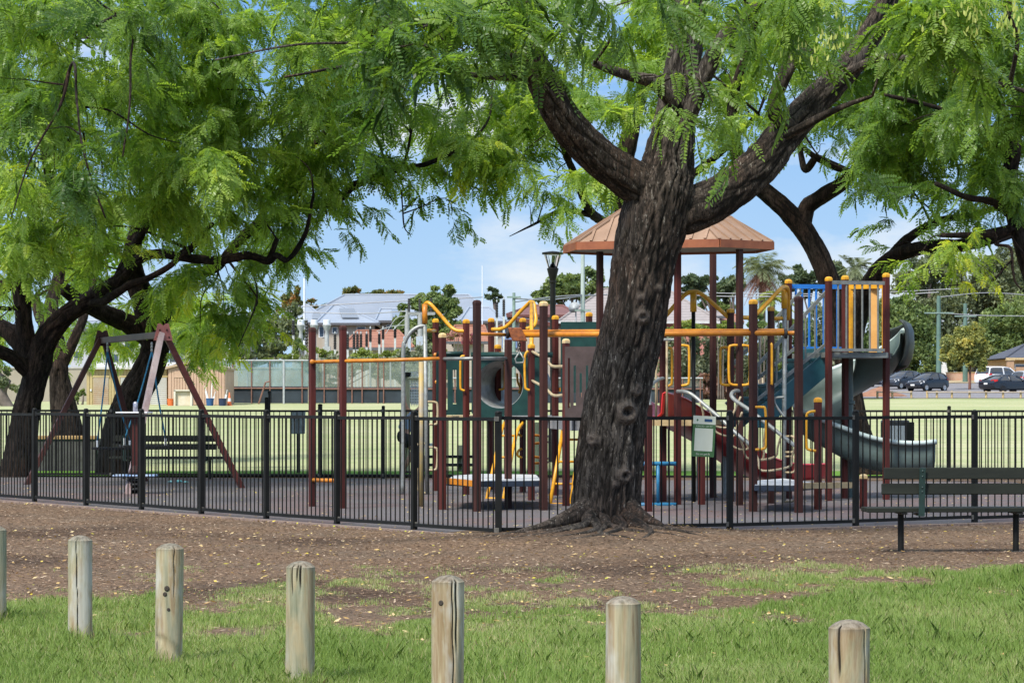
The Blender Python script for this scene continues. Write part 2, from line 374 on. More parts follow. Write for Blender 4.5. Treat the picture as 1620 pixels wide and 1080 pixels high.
k = rng.random(N) < gden(x, y)*np.clip(.42+.9*fbm(np.stack([x*2.2, y*1.3, x*0], 1), 3)+.25, .12, 1); x, y = x[k], y[k]; n = len(x)
gd = gden(x, y)
h = (.028+.05*rng.random(n))*(.7+.7*np.clip(fbm(np.stack([x*1.7, y*1.2, x*0+5], 1), 3)+.4, 0, 1))*(.26+.76*gd)*(1+.9*np.clip(fbm(np.stack([x*3.1, y*1.8, x*0+21], 1), 3)*2-.35, 0, 1)); wd = .0012+.0014*rng.random(n)
for bx_, by_ in ((-3.22, 17.7), (-2.49, 16.4), (-1.81, 15.0), (-1.02, 13.7)): h = h*(1+1.1*np.exp(-((x-bx_)**2+(y-by_)**2)/.02))
an = rng.random(n)*2*PI; ln = .08+.62*rng.random(n)**1.6; la = rng.random(n)*2*PI
base = np.stack([x, y, np.array([gz(a, b) for a, b in zip(x, y)])-.003], 1)
side = np.stack([np.cos(an), np.sin(an), 0*an], 1)*wd[:, None]
lean = np.stack([np.cos(la), np.sin(la), 0*la], 1)*(h*ln)[:, None]
up = np.array([0, 0, 1.])*h[:, None]
V = np.stack([base-side, base+side, base+side*.75+lean*.35+up*.62, base+lean+up*.95, base-side*.75+lean*.35+up*.62], 1).reshape(-1, 3)
M_grass = leaf_mat('grass_blades', [(0, (.15, .235, .045)), (.5, (.235, .335, .085)), (.8, (.33, .385, .14)), (1, (.5, .44, .26))], .35, (1.4, 1.35, .8))
tg = np.clip(rng.random(n)*.6+.4*fbm(np.stack([x*1.1, y*.7, x*0+11], 1), 3)+.1+.34*(1-gd)+(rng.random(n) < .1)*.5, 0, 1)
tri_mesh('grass', V, n, 5, M_grass, tg)
# green thatch under the blades so the sward reads closed
def chips(name, n, yr, xr, L, Wd, m, keep=None, lift=.004, tilt=.35, tmode=None):
    y = yr[0]+rng.random(n)*(yr[1]-yr[0]); x = (rng.random(n)*2-1)*xr*y
    if keep is not None: kk = keep(x, y); x, y = x[kk], y[kk]
    n = len(x); a = rng.random(n)*2*PI; l = L[0]+(L[1]-L[0])*rng.random(n)**2; wv = Wd[0]+(Wd[1]-Wd[0])*rng.random(n)
    u = np.stack([np.cos(a), np.sin(a), (rng.random(n)-.5)*tilt], 1)*l[:, None]/2
    v = np.stack([-np.sin(a), np.cos(a), (rng.random(n)-.5)*tilt*1.6], 1)*wv[:, None]/2
    c = np.stack([x, y, np.array([gz(p, q) for p, q in zip(x, y)])+lift+rng.random(n)*.012], 1)
    V = np.stack([c-u, c-v*.9+u*.1, c+u, c+v], 1).reshape(-1, 3)
    return tri_mesh(name, V, n, 4, m, rng.random(n))
def infence(x, y):      # outside the rubber surface, on the photographer's side
    dl = (y-28.6)+(x+.137)*1.53; dr = (y-28.6)-(x+.137)*.62
    return ((x < -.137) & (dl < -.15)) | ((x >= -.137) & (dr < -.02))
M_chip = leaf_mat('wood_chips', [(0, (.028, .017, .01)), (.35, (.085, .05, .03)), (.65, (.19, .115, .066)), (.88, (.32, .215, .135)), (1, (.55, .44, .32))], .04, rough=.9)
chips('mulch', 150000, (16.5, 40), .215, (.012, .085), (.005, .018), M_chip, lambda x, y: infence(x, y) & (rng.random(len(x)) < (1-gden(x, y)*.93)*np.clip((y-15)/6, .2, 1)*np.where((x < -1.2) & (y > 25), 1., .8)))
M_lit = leaf_mat('dry_leaves', [(0, (.3, .17, .06)), (.4, (.5, .34, .13)), (.75, (.62, .5, .28)), (.9, (.6, .47, .05)), (1, (.3, .4, .04))], .2, (1.2, 1.1, .7), .8)
def along(x, y):
    dl = np.abs((y-28.75)+(x+.137)*1.53)/1.83; dr = np.abs((y-28.75)-(x+.137)*.62)/1.18
    return infence(x, y) & (np.where(x < -.137, dl, dr) < .1+.35*rng.random(len(x))**2)
chips('leaf_drift', 26000, (28, 42), .21, (.02, .06), (.012, .03), M_lit, along, .012, .9)
chips('leaf_litter', 2600, (14, 31), .21, (.02, .065), (.012, .03), M_lit, lambda x, y: infence(x, y), .01, .7)
M_twig = leaf_mat('twigs', [(0, (.03, .02, .014)), (.7, (.1, .07, .05)), (1, (.24, .19, .15))], .02, rough=.9)
chips('twigs', 900, (15, 31), .21, (.08, .4), (.006, .012), M_twig, infence, .012, .12)
def inpg(x, y): return ~infence(x, y) & (y > 30) & (y < 48)
chips('fallen_leaves', 2600, (29, 48), .2, (.02, .06), (.012, .03), M_lit, inpg, .02, .5)
# ---------------------------------------------------------------- big pinnate-leaved trees
def bark_mat(name, dark, mid, light, streak=.66, red=None):
    m, nt, bs, out = nodes(name)
    n1 = noise(nt, 13, 7, .72, (1, 1, .2), .4); n2 = noise(nt, 34, 4, .7, (1, 1, .22)); n3 = noise(nt, .9, 3, .5)
    c = ramp(nt, n1, [(.36, dark), (.52, mid), (.7, tuple(a*1.5 for a in mid))])
    n5 = noise(nt, 20, 5, .65, (1, 1, .2), .5)
    if red: c = mixc(nt, c, ramp(nt, n1, [(.36, dark), (.6, red)]), ramp(nt, n3, [(.42, (0, 0, 0)), (.62, (.8, .8, .8))]))
    c = mixc(nt, c, light, ramp(nt, n2, [(streak, (0, 0, 0)), (streak+.07, (.85, .85, .85))]))
    c = mixc(nt, c, tuple(a*.6 for a in dark), ramp(nt, n5, [(.455, (0, 0, 0)), (.485, (.9, .9, .9)), (.51, (.9, .9, .9)), (.54, (0, 0, 0))]))
    n6 = noise(nt, 40, 5, .7); at = nt.nodes.new('ShaderNodeAttribute'); at.attribute_name = 'knot'
    c = mixc(nt, c, ramp(nt, n6, [(.35, (.05, .04, .032)), (.65, (.2, .16, .13))]), at.outputs['Fac'])
    a2 = nt.nodes.new('ShaderNodeAttribute'); a2.attribute_name = 'crack'; c = mixc(nt, c, tuple(a*.55 for a in dark), ramp(nt, a2.outputs['Fac'], [(.5, (0, 0, 0)), (.95, (.9, .9, .9))]))
    nt.links.new(c, bs.inputs['Base Color']); bs.inputs['Roughness'].default_value = .92; bs.inputs['Specular IOR Level'].default_value = .15
    bump(nt, bs, n5, 1.0, .025); return m
M_bark = bark_mat('deep_fissured_bark', (.025, .021, .017), (.08, .068, .056), (.28, .25, .21), .59, (.078, .044, .029))
M_bark2 = bark_mat('dark_bark', (.012, .009, .007), (.036, .028, .022), (.085, .072, .06), .7, (.05, .027, .018))

def bark(mb, pts, rad, step=.03, seg=40, amp=.012, fr=9, knots=None, flare=0, cap=True):
    p = [np.array(q, float) for q in pts]; L = sum(np.linalg.norm(a-b) for a, b in zip(p, p[1:]))
    k = max(3, int(L/step/(len(p)-1))); p, r = crom(p, rad, k); p = np.array(p); r = np.array(r); n = len(p)
    t = np.gradient(p, axis=0); t /= np.linalg.norm(t, axis=1)[:, None]
    u = np.cross(t[0], (0, -1., .1)); u /= np.linalg.norm(u); an = np.arange(seg)*2*PI/seg; V = []; s = 0; Q = []
    for i in range(n):
        u = u-t[i]*u.dot(t[i]); u /= np.linalg.norm(u); w_ = np.cross(t[i], u)
        if i: s += np.linalg.norm(p[i]-p[i-1])
        dirs = np.cos(an)[:, None]*u+np.sin(an)[:, None]*w_
        q = np.concatenate([dirs*max(r[i], .05), np.full((seg, 1), s)], 1); Q.append(q)
        V.append((p[i], dirs, r[i]))
    Q = np.concatenate(Q); ph = rng.random(3)*50
    big = fbm(np.stack([Q[:, 0]*2.2, Q[:, 1]*2.2, Q[:, 3]*1.1], 1)+ph+Q[:, 2:3]*1.0, 3)
    fis = fbm(np.stack([Q[:, 0]*fr, Q[:, 1]*fr+Q[:, 2]*fr*.7, Q[:, 3]*fr*.13], 1)+ph*2, 4)
    rg = 1-np.minimum(np.abs(fis)*4.2, 1); fis2 = fbm(np.stack([Q[:, 0]*fr*2.3, Q[:, 1]*fr*2.3+Q[:, 2]*fr, Q[:, 3]*fr*.42], 1)+ph*3, 3)
    D = -amp*1.5*rg**1.4+amp*.9*fis+amp*.8*fis2
    P_ = np.concatenate([np.repeat(a[None], seg, 0) for a, b, c in V]); DR = np.concatenate([b for a, b, c in V]); R = np.repeat([c for a, b, c in V], seg)
    kn = np.zeros(len(P_))
    pos = P_+DR*R[:, None]
    if knots:
        for kp, kr in knots:
            dist = np.linalg.norm(pos-np.array(kp), axis=1)/kr
            D = D*np.clip(dist, .25, 1)+.55*kr*np.exp(-((dist-.62)/.3)**2)-.35*kr*np.exp(-(dist/.28)**2)
            D = D+.18*kr*np.sin(dist*15)*(dist < 1)*.4
            kn = np.maximum(kn, np.clip(1.25-dist, 0, 1)*.9*(dist > .3))
    pos = P_+DR*(R*(1+.065*big)+D*np.minimum(1, R/.1))[:, None]
    f = [(i*seg+j, i*seg+(j+1) % seg, (i+1)*seg+(j+1) % seg, (i+1)*seg+j) for i in range(n-1) for j in range(seg)]
    if cap: f += [tuple((n-1)*seg+j for j in range(seg))]
    mb.add(pos, f); mb.kn.append(kn); mb.ck.append(np.clip(rg*1.1-.25*fis2-kn, 0, 1))
def pxpath(L, d0=None):
    """(px, py, radius_px, depth) -> points and radii"""
    pts = []; rr = []
    for q in L:
        d = q[3] if len(q) > 3 else d0
        pts.append(P(q[0], q[1], d)); rr.append(q[2]*d/F)
    return pts, rr
def build_trunk(mb, m, root):
    o = mb.build('trunk', m, root, smooth=True, fix=False)
    a = o.data.attributes.new('knot', 'FLOAT', 'POINT'); a.data.foreach_set('value', np.concatenate(mb.kn).astype(np.float32))
    a = o.data.attributes.new('crack', 'FLOAT', 'POINT'); a.data.foreach_set('value', np.concatenate(mb.ck).astype(np.float32))
    return o

# leaf sprays -------------------------------------------------------------
def frond(rs, pairs, L, l, wl, droop):
    q = []
    for i in range(pairs):
        t = .16+.84*(i+.3)/pairs
        for sgn in (-1, 1):
            b = np.array([t*L, 0, -droop*(t*L)**2/L]); tw = rs.normal(0, .18)
            dv = np.array([.34+rs.normal(0, .1), sgn, -.28+rs.normal(0, .16)]); dv /= np.linalg.norm(dv)
            fw = np.array([1, -.34*sgn, tw]); fw -= dv*fw.dot(dv); fw /= np.linalg.norm(fw)
            ll = l*(.72+.36*math.sin(PI*min(1, t*.95)))*rs.uniform(.9, 1.1); w_ = wl*rs.uniform(.85, 1.1)
            b = b+dv*.004
            q.append([b, b+dv*ll*.3+fw*w_*.5, b+dv*ll*.75+fw*w_*.42, b+dv*ll, b+dv*ll*.75-fw*w_*.42, b+dv*ll*.3-fw*w_*.5])
    e = np.array([L, 0, -droop*L]); q.append([e, e+np.array([l*.3, wl*.5, 0]), e+np.array([l*.75, wl*.4, -.01]), e+np.array([l, 0, -.015]), e+np.array([l*.75, -wl*.4, -.01]), e+np.array([l*.3, -wl*.5, 0])])
    q = np.array(q).reshape(-1, 3)
    # rachis as one thin face
    r = np.array([[0, -.0022, 0], [L*.5, -.002, -droop*.25*L], [L, -.001, -droop*L], [L, .001, -droop*L], [L*.5, .002, -droop*.25*L], [0, .0022, 0]])
    return np.concatenate([q, r])
def rotm(yaw, pitch, roll):
    return np.array(Matrix.Rotation(yaw, 3, 'Z') @ Matrix.Rotation(pitch, 3, 'Y') @ Matrix.Rotation(roll, 3, 'X'))
def make_sprays(seed, nv, l, wl, pairs, L, nf, tw):
    rs = np.random.default_rng(seed); out = []
    for _ in range(nv):
        V = []; T = []
        for i in range(nf):
            t = (i+.6)/nf; sg = 1 if i % 2 else -1
            M = rotm(sg*math.radians(rs.uniform(35, 75))*(1-.5*(i == nf-1)), math.radians(rs.uniform(0, 50)), rs.normal(0, .35))
            f = frond(rs, int(pairs+rs.integers(-2, 2)), L*rs.uniform(.75, 1.12), l, wl, rs.uniform(.2, .7)) @ M.T
            f = f+np.array([t*tw, 0, -.45*t*t*tw]); V.append(f); T += [rs.normal(0, .09)]*(len(f)//6)
        tr = np.array([[0, -.004, 0], [tw*.5, -.003, -.11*tw], [tw, -.002, -.45*tw], [tw, .002, -.45*tw], [tw*.5, .003, -.11*tw], [0, .004, 0]])
        V.append(tr); T += [-.6]
        out.append((np.concatenate(V), np.array(T)))
    return out
SPR_NEAR = make_sprays(1, 8, .056, .024, 10, .31, 11, .6)+make_sprays(4, 4, .046, .02, 9, .23, 9, .42)
SPR_MID = make_sprays(2, 8, .062, .027, 8, .27, 13, .66)+make_sprays(5, 4, .05, .022, 8, .2, 11, .45)
SPR_TOP = make_sprays(3, 4, .17, .085, 4, .5, 8, .9)
def leaf_area(s):
    V, T = s[0]; return len(T)*.6*np.linalg.norm(V[3]-V[0])*np.linalg.norm(V[1]-V[5])
def crown_geo(blobs, spr, seed):
    rs = np.random.default_rng(seed); VV = []; TT = []; A = leaf_area(spr); cen = []
    for b in blobs:
        px, py, rx, ry, d, rd, lai, ti = b[:8]; s = F/d
        n = max(2, int(lai*PI*rx*ry/(A*s*s)))
        c = np.array(P(px, py, d))+np.array([0, 0, .2]); R = np.array([rx/s, rd, ry/s])
        # the blob is made of smaller clumps so that gaps and tufts appear
        nc = max(2, int(n/7)); cl = rs.normal(0, 1, (nc, 3)); cl /= np.linalg.norm(cl, axis=1)[:, None]; cl *= (rs.random((nc, 1))**.42)
        for i in range(n):
            q = cl[rs.integers(nc)]+rs.normal(0, .13, 3); p = c+R*q*.97
            V, T = spr[rs.integers(len(spr))]
            out = q[:2]/(np.linalg.norm(q[:2])+.01); yaw = math.atan2(out[1], out[0])+rs.normal(0, 1.1)
            M = rotm(yaw, math.radians(rs.uniform(-22, 46)), rs.normal(0, .5))*rs.uniform(.65, 1.2)
            VV.append((V @ M.T+p).astype(np.float32)); TT.append(np.clip(T+ti+rs.normal(0, .1), 0, 1))
        cen.append((c, R, n))
    return VV, TT, cen
def grow(mb, skel, cen, rs, k=1.0, rmax=.03):
    """side branches from the nearest limb to each leaf clump"""
    S = np.array(skel)
    for c, R, n in cen:
        for _ in range(max(1, int(min(6, n/14)*k))):
            q = c+R*rs.uniform(-.6, .6, 3); D = np.linalg.norm((S-q)*np.array([1, 1, 1.25]), axis=1); a = S[int(np.argmin(D))]
            Lb = np.linalg.norm(q-a)
            if Lb > 4.5 or Lb < .15: continue
            m1 = a+(q-a)*.35+rs.normal(0, .07*Lb, 3)+np.array([0, 0, .1*Lb]); m2 = a+(q-a)*.7+rs.normal(0, .06*Lb, 3)+np.array([0, 0, .1*Lb])
            r0 = min(rmax, .008+.009*Lb)
            pp, rr = crom([a, m1, m2, q], [r0, r0*.75, r0*.5, r0*.25], 5)
            b0 = mb.n; mb.tube(pp, rr, 6); mb.kn.append(np.zeros(mb.n-b0)); mb.ck.append(np.zeros(mb.n-b0))
M_leaf = leaf_mat('pinnate_leaves', [(0, (.042, .095, .026)), (.3, (.092, .17, .038)), (.55, (.155, .25, .054)), (.8, (.235, .335, .082)), (.9, (.295, .38, .08)), (1, (.42, .45, .055))], .52, (2.7, 2.5, .9), .36)
def big_tree(label, loc, limbs, blobs, top, spr, seed, mbark, lim_kw, group=None, dense=1.0, grow_k=1.0, extra=None, skel_extra=None):
    root = thing('shade_tree', label, 'tree', loc, group)
    mb = MB(); mb.kn = []; mb.ck = []; skel = []
    for i, (L, kw) in enumerate(limbs):
        pts, rr = pxpath(L); k = dict(lim_kw); k.update(kw); bark(mb, pts, rr, **k)
        pp, _ = crom(pts, rr, 8); skel += [p for p in pp][6:] if i == 0 else pp
    VV, TT, cen = crown_geo([b[:6]+(b[6]*dense,)+b[7:] for b in blobs], spr, seed)
    V2, T2, cen2 = crown_geo([b[:6]+(b[6]*.42,)+b[7:] for b in top], SPR_TOP, seed+1)
    grow(mb, skel+(skel_extra or []), cen+cen2, np.random.default_rng(seed+2), grow_k)
    if extra: extra(mb, root)
    build_trunk(mb, mbark, root)
    V = np.concatenate(VV+V2); T = np.concatenate(TT+T2)
    tri_mesh('crown', V, len(V)//6, 6, M_leaf, T, None, root)
    return root

# ---- the tree in the middle, in front of the fence
DM = 29.4
kn = [P(x, y, DM-r_*DM/F) for x, y, r_ in ((1015, 501, 46), (992, 652, 49), (1010, 617, 44), (940, 696, 40), (988, 752, 48), (1013, 470, 46), (974, 766, 48), (1040, 455, 40))]
knots = list(zip(kn, (.085, .125, .07, .075, .085, .06, .055, .05)))
trunk0 = [(958, 872, 66, DM), (960, 850, 66, DM), (958, 815, 57, DM), (965, 714, 53, DM), (979, 611, 49.5, DM), (1003, 507, 50, DM), (1021, 403, 52, DM), (1034, 352, 55, DM), (1047, 300, 54, DM), (1058, 255, 42, DM), (1066, 200, 35, DM), (1076, 130, 29, DM), (1086, 60, 26, DM), (1096, -20, 24, DM), (1110, -160, 19, DM), (1090, -330, 12, DM)]
limbs0 = [(trunk0, dict(step=.014, seg=180, amp=.02, fr=15, knots=knots)),
  ([(1050, 330, 34, 29.4), (1025, 304, 36, 29.35), (985, 277, 32, 29.2), (932, 236, 30, 29), (892, 190, 28, 28.8), (863, 140, 25, 28.6), (843, 95, 22, 28.4), (822, 45, 21, 28.2), (790, -20, 17, 28), (740, -100, 13, 27.8)], dict(step=.02, seg=96, amp=.015, fr=15)),
  ([(1046, 352, 30, 29.4), (1092, 333, 36, 29.45), (1138, 311, 35, 29.5), (1195, 268, 32, 29.6), (1242, 212, 28, 29.7), (1292, 158, 24, 29.8), (1335, 115, 22, 29.9), (1368, 70, 19, 30), (1400, 10, 16, 30), (1440, -90, 13, 30)], dict(step=.02, seg=96, amp=.015, fr=15)),
  ([(1085, 190, 15, 29.3), (1118, 110, 14, 29.2), (1150, 55, 12, 29.1), (1200, 5, 10, 29), (1260, -60, 7, 29)], dict(seg=26)),
  ([(1068, 165, 12, 29.2), (1030, 130, 10, 29), (985, 117, 8, 28.8), (940, 100, 6, 28.6)], dict(seg=20)),
  ([(1255, 205, 12, 29.6), (1225, 170, 13, 29.4), (1255, 95, 11, 29.3), (1285, 90, 13, 29.2)], dict(seg=20)),
  ([(1230, 222, 9, 29.6), (1290, 190, 7, 29.3), (1330, 170, 5, 29.1), (1380, 152, 3, 29)], dict(seg=12)),
  ([(845, 100, 10, 28.5), (800, 85, 9, 28.2), (745, 60, 8, 27.9), (690, 48, 7, 27.7), (625, 15, 6, 27.5), (560, -30, 4, 27.4)], dict(seg=16)),
  ([(640, 68, 2.5, 27.5), (560, 68, 2.5, 27.4), (460, 72, 2, 27.3), (340, 95, 1.5, 27.2)], dict(seg=8)),
  ([(830, 122, 8, 28.5), (790, 122, 7, 28.3), (740, 118, 4, 28.1), (600, 100, 3, 27.8), (450, 122, 2, 27.6)], dict(seg=8)),
  ([(1330, 120, 8, 29.8), (1400, 90, 6, 29.6), (1480, 105, 5, 29.4), (1570, 130, 4, 29.2), (1640, 150, 3, 29)], dict(seg=10)),
  ([(1370, 70, 9, 30), (1440, 20, 7, 29.8), (1540, 0, 5, 29.5), (1640, -20, 4, 29.3)], dict(seg=10)),
]
blobs0 = [(700, 75, 130, 62, 26.5, 1.2, 5.5, .26), (620, 125, 60, 42, 26, .8, 4.5, .14), (750, 128, 55, 36, 26.5, .7, 4, .2), (600, 30, 60, 40, 26.6, 1, 4.5, .34), (680, 160, 70, 26, 26.3, .7, 2.5, .2),
  (880, 25, 100, 46, 27, 1.1, 5.5, .4), (930, 75, 55, 26, 27.2, .7, 3, .34), (1005, 25, 70, 40, 27.6, .7, 4, .34), (1080, 205, 40, 26, 28.2, .3, 2.2, .52),
  (1068, 155, 30, 30, 28.3, .3, 1.6, .44), (1140, 25, 60, 40, 27.6, .9, 3, .4), (1190, 120, 40, 34, 28, .7, 1.6, .45), (1132, 205, 24, 22, 28, .3, 1.2, .52), (1300, 30, 90, 42, 27.4, 1.1, 5, .5),
  (1420, 40, 80, 52, 28, 1.2, 5, .52), (1560, 35, 100, 52, 28, 1.5, 5, .5), (1395, 105, 26, 24, 28.5, .6, 1.6, .5), (1510, 100, 80, 36, 29, 1.1, 4, .42),
  (1342, 300, 24, 8, 30, .25, .8, .12), (1250, 85, 36, 30, 28.5, .5, 1.2, .45), (520, 0, 60, 40, 27, 1, 4, .34), (770, 15, 60, 40, 27.5, 1, 3, .3)]
top0 = [(820, -190, 420, 170, 28.5, 4, 1.6, .45), (1280, -190, 420, 170, 29, 4, 1.6, .45), (1050, -430, 480, 130, 29.5, 3.5, 1.5, .5)]
def roots(mb, root):
    def rt(L, seg=22, amp=.012):
        pts = [Vector(((x-810)*d/F, d, gz((x-810)*d/F, d)+z*.8-.01)) for x, d, r_, z in L]; bark(mb, pts, [r_*.8 for x, d, r_, z in L], seg=seg, amp=amp, step=.02, fr=12)
    for L in ([(945, 29.3, .2, .28), (915, 29.1, .15, .15), (880, 28.9, .11, .05), (845, 28.7, .08, 0), (790, 28.45, .05, -.02), (720, 28.2, .03, -.03)],
              [(985, 29.3, .2, .22), (1012, 29.05, .13, .08), (1045, 28.8, .08, .0), (1080, 28.4, .05, -.01), (1140, 27.9, .03, -.03)],
              [(935, 29.1, .12, .12), (925, 28.7, .07, .03), (890, 28.35, .05, 0), (830, 28.1, .04, -.015), (760, 27.8, .03, -.02)],
              [(955, 29, .1, .06), (965, 28.6, .06, .015), (1000, 28.25, .045, 0), (1060, 28.1, .035, -.01), (1100, 27.6, .03, -.02)],
              [(940, 28.9, .09, .04), (945, 28.4, .05, .01), (915, 28.0, .04, -.005), (850, 27.9, .03, -.02)],
              [(975, 29, .1, .05), (985, 28.5, .055, .01), (960, 28.0, .04, 0), (900, 27.6, .03, -.015)],
              [(990, 29.1, .1, .1), (1020, 28.6, .06, .01), (1030, 28.1, .04, 0), (1010, 27.5, .028, -.02)],
              [(970, 28.9, .06, .03), (1040, 28.55, .04, .01), (1090, 28.5, .03, 0), (1150, 28.5, .02, -.01)],
              [(930, 28.8, .06, .02), (870, 28.5, .04, .0), (820, 28.55, .03, 0), (740, 28.4, .02, -.01)],
              [(960, 28.7, .05, .02), (950, 28.1, .035, .0), (990, 27.7, .03, 0), (1050, 27.3, .02, -.01)]):
        rt(L)
def pods(root):
    q = []; rs = np.random.default_rng(5)
    for (px, py, n) in ((1305, 60, 26), (1335, 40, 22), (1270, 75, 12), (1540, 25, 40), (1590, 15, 40), (1610, 10, 20), (1480, 20, 14), (60, 30, 0)):
        for _ in range(n):
            p = np.array(P(px+rs.normal(0, 13), py+rs.normal(0, 14), 26.6+rs.normal(0, .25))); a = rs.uniform(0, PI); w_ = .011; l = .055+.02*rs.random()
            u = np.array([math.cos(a), math.sin(a), 0])*w_; d_ = np.array([rs.normal(0, .2), rs.normal(0, .2), -1])*l
            q += [p, p+d_*.35+u*.8, p+d_*.8+u, p+d_, p+d_*.8-u, p+d_*.35-u]
    tri_mesh('seed_pods', np.array(q), len(q)//6, 6, leaf_mat('pale_seed_pods', [(0, (.34, .44, .09)), (1, (.5, .52, .15))], .4, (1.3, 1.2, .6)), rs.random(len(q)//6), 'stuff', root)
tree0 = big_tree('large leaning tree with fissured dark trunk, pruning knots and spreading roots', (TRX, TRY, 0), limbs0, blobs0, top0, SPR_NEAR, 11, M_bark, dict(step=.03, seg=24, amp=.01, fr=10), extra=roots, grow_k=.8)
pods(tree0)

# ---- trees behind the playground
T = 'trees around the playground'
KW = dict(step=.04, seg=60, amp=.02, fr=11)
limbsA = [([(24, 775, 33, 51), (32, 715, 26, 51), (42, 650, 22.5, 51), (52, 610, 20, 51), (60, 575, 22, 51), (66, 550, 21, 51), (84, 520, 18, 50.9), (107, 496, 15.5, 50.7), (133, 479, 15, 50.5), (157, 463, 13, 50.3), (185, 445, 11, 50), (215, 412, 9, 49.8), (248, 401, 8, 49.6), (284, 407, 8, 49.4), (343, 412, 7, 49), (390, 404, 7, 48.8), (424, 413, 6, 48.6), (438, 404, 5, 48.5), (456, 410, 4.5, 48.4), (482, 372, 4, 48.3), (496, 307, 2.5, 48.2)], {}),
  ([(424, 412, 5, 48.6), (432, 395, 5, 48.5), (438, 378, 4.5, 48.4)], dict(seg=12)),
  ([(280, 407, 8, 49.4), (305, 390, 6, 49.3), (322, 370, 5, 49.2), (336, 353, 4.5, 49.1)], dict(seg=12)),
  ([(140, 477, 8, 50.4), (163, 476, 8, 50.1), (180, 465, 7.5, 49.9), (204, 451, 7, 49.7), (224, 444, 6, 49.6), (262, 425, 5, 49.4), (300, 395, 4, 49)], dict(seg=16)),
  ([(50, 565, 16, 51), (40, 525, 15, 51), (36, 480, 14, 51), (33, 440, 13, 51), (38, 380, 11, 51), (70, 300, 9, 50.5), (90, 180, 7, 50), (120, 40, 5, 49)], dict(seg=24)),
  ([(50, 570, 16, 51), (22, 532, 15, 51.2), (-5, 513, 13, 51.4), (-60, 480, 11, 51.6), (-120, 400, 8, 52)], dict(seg=24)),
  ([(48, 590, 13, 51), (15, 563, 11, 50.6), (-30, 545, 10, 50.2), (-90, 500, 8, 50)], dict(seg=20)),
  ([(33, 440, 8, 51), (10, 452, 11, 50), (-30, 470, 11, 49.5)], dict(seg=14)),
  ([(185, 445, 9, 50), (210, 395, 8, 50), (240, 330, 7, 49.5), (260, 250, 6, 49), (300, 150, 5, 48), (330, 20, 4, 47)], dict(seg=16)),
  ([(33, 485, 4, 51), (15, 488, 4, 50.5), (-20, 486, 4, 50)], dict(seg=8)),
  ([(90, 180, 3, 45), (115, 100, 2.5, 38), (122, 165, 2, 37), (130, 230, 2, 36.5), (150, 300, 1.8, 36.3), (167, 345, 1.5, 36.3)], dict(seg=8)),
  ([(120, 60, 3, 45), (205, 20, 2.5, 38), (206, 100, 2, 37), (205, 170, 2, 36.5), (194, 248, 1.5, 36.3)], dict(seg=8)),
]
blobsA = [(60, 40, 120, 80, 42, 2, 5.5, .5), (120, 0, 140, 50, 44, 2, 5, .55), (300, 20, 130, 60, 46, 2, 5, .55), (30, 110, 110, 70, 48, 2, 5, .55), (10, 230, 80, 80, 48, 2, 4, .58), (130, 200, 120, 90, 49, 2, 4, .6), (60, 180, 95, 80, 42, 2, 5, .5), (45, 305, 95, 62, 43.5, 1.6, 6, .66), (25, 405, 70, 45, 45, 1.2, 6, .66), (130, 392, 80, 30, 46.5, 1.4, 5, .64),
  (200, 140, 110, 100, 45, 2.2, 5, .52), (175, 300, 115, 70, 45.5, 1.8, 6, .66), (260, 265, 85, 50, 44, 1.3, 5, .6), (390, 160, 80, 60, 48, 1.8, 5, .6), (430, 230, 80, 55, 48.5, 1.8, 5, .6), (330, 150, 80, 60, 49, 1.8, 4, .6), (320, 90, 120, 90, 46.5, 2.3, 5, .58), (330, 210, 110, 80, 47.5, 2, 5, .6),
  (335, 305, 100, 55, 48, 1.5, 5, .62), (110, 428, 40, 18, 49, .8, 1.6, .55), (200, 335, 105, 42, 47, 1.5, 5, .64), (70, 362, 95, 42, 46, 1.4, 5, .66), (20, 480, 40, 25, 50, 1, 2, .6), (60, 505, 30, 28, 52.5, 1, 2, .55), (85, 225, 55, 105, 36.2, .8, 3, .13), (195, 240, 26, 75, 36.2, .5, 1.8, .2), (170, 20, 120, 40, 37, 1.2, 3, .22), (10, 350, 40, 70, 40, 1, 3, .62), (-120, 400, 80, 60, 50, 1.5, 3.5, .6), (-90, 300, 80, 80, 49, 2, 3, .6)]
topA = [(120, -170, 380, 150, 46, 5, 1.4, .5), (150, -420, 330, 110, 48, 5, 1.2, .55), (-150, 150, 160, 200, 47, 4, 1.5, .45)]
big_tree('dark multi-limbed tree on the far left, its long limb reaching right above the swing', G(40, 51), limbsA, blobsA, topA, SPR_MID, 21, M_bark2, KW, T, grow_k=.7)

limbsB = [([(108, 760, 26, 57.5), (107, 690, 24, 57.5), (101, 645, 21, 57.5), (95, 603, 16, 57.5), (93, 572, 14, 57.5), (88, 530, 13, 57.8), (82, 480, 11, 58), (95, 420, 9, 58.5), (90, 330, 8, 59), (60, 200, 6, 59)], {}),
  ([(98, 575, 11, 57.5), (112, 548, 9, 57.5), (124, 522, 8, 57.5), (135, 495, 7, 57.6), (150, 440, 5, 57.8)], dict(seg=16)),
  ([(95, 560, 10, 57.5), (70, 520, 9, 58), (55, 470, 8, 58.5)], dict(seg=16))]
blobsB = [(105, 520, 55, 40, 60, 1.5, 3, .72), (20, 525, 45, 40, 60, 1.5, 3.5, .75), (100, 595, 26, 22, 59, .8, .9, .6), (150, 555, 40, 30, 60, 1, 2.6, .72), (190, 535, 70, 36, 62, 1.5, 4.5, .74), (290, 530, 60, 40, 62, 1.5, 5, .76), (240, 480, 60, 40, 61, 1.5, 4, .76), (60, 440, 80, 50, 60, 2, 4, .6), (170, 390, 80, 70, 60, 2, 4, .62)]
topB = [(90, 250, 220, 180, 61, 3.5, 1.5, .5), (80, -100, 260, 180, 60, 4.5, 1.3, .5)]
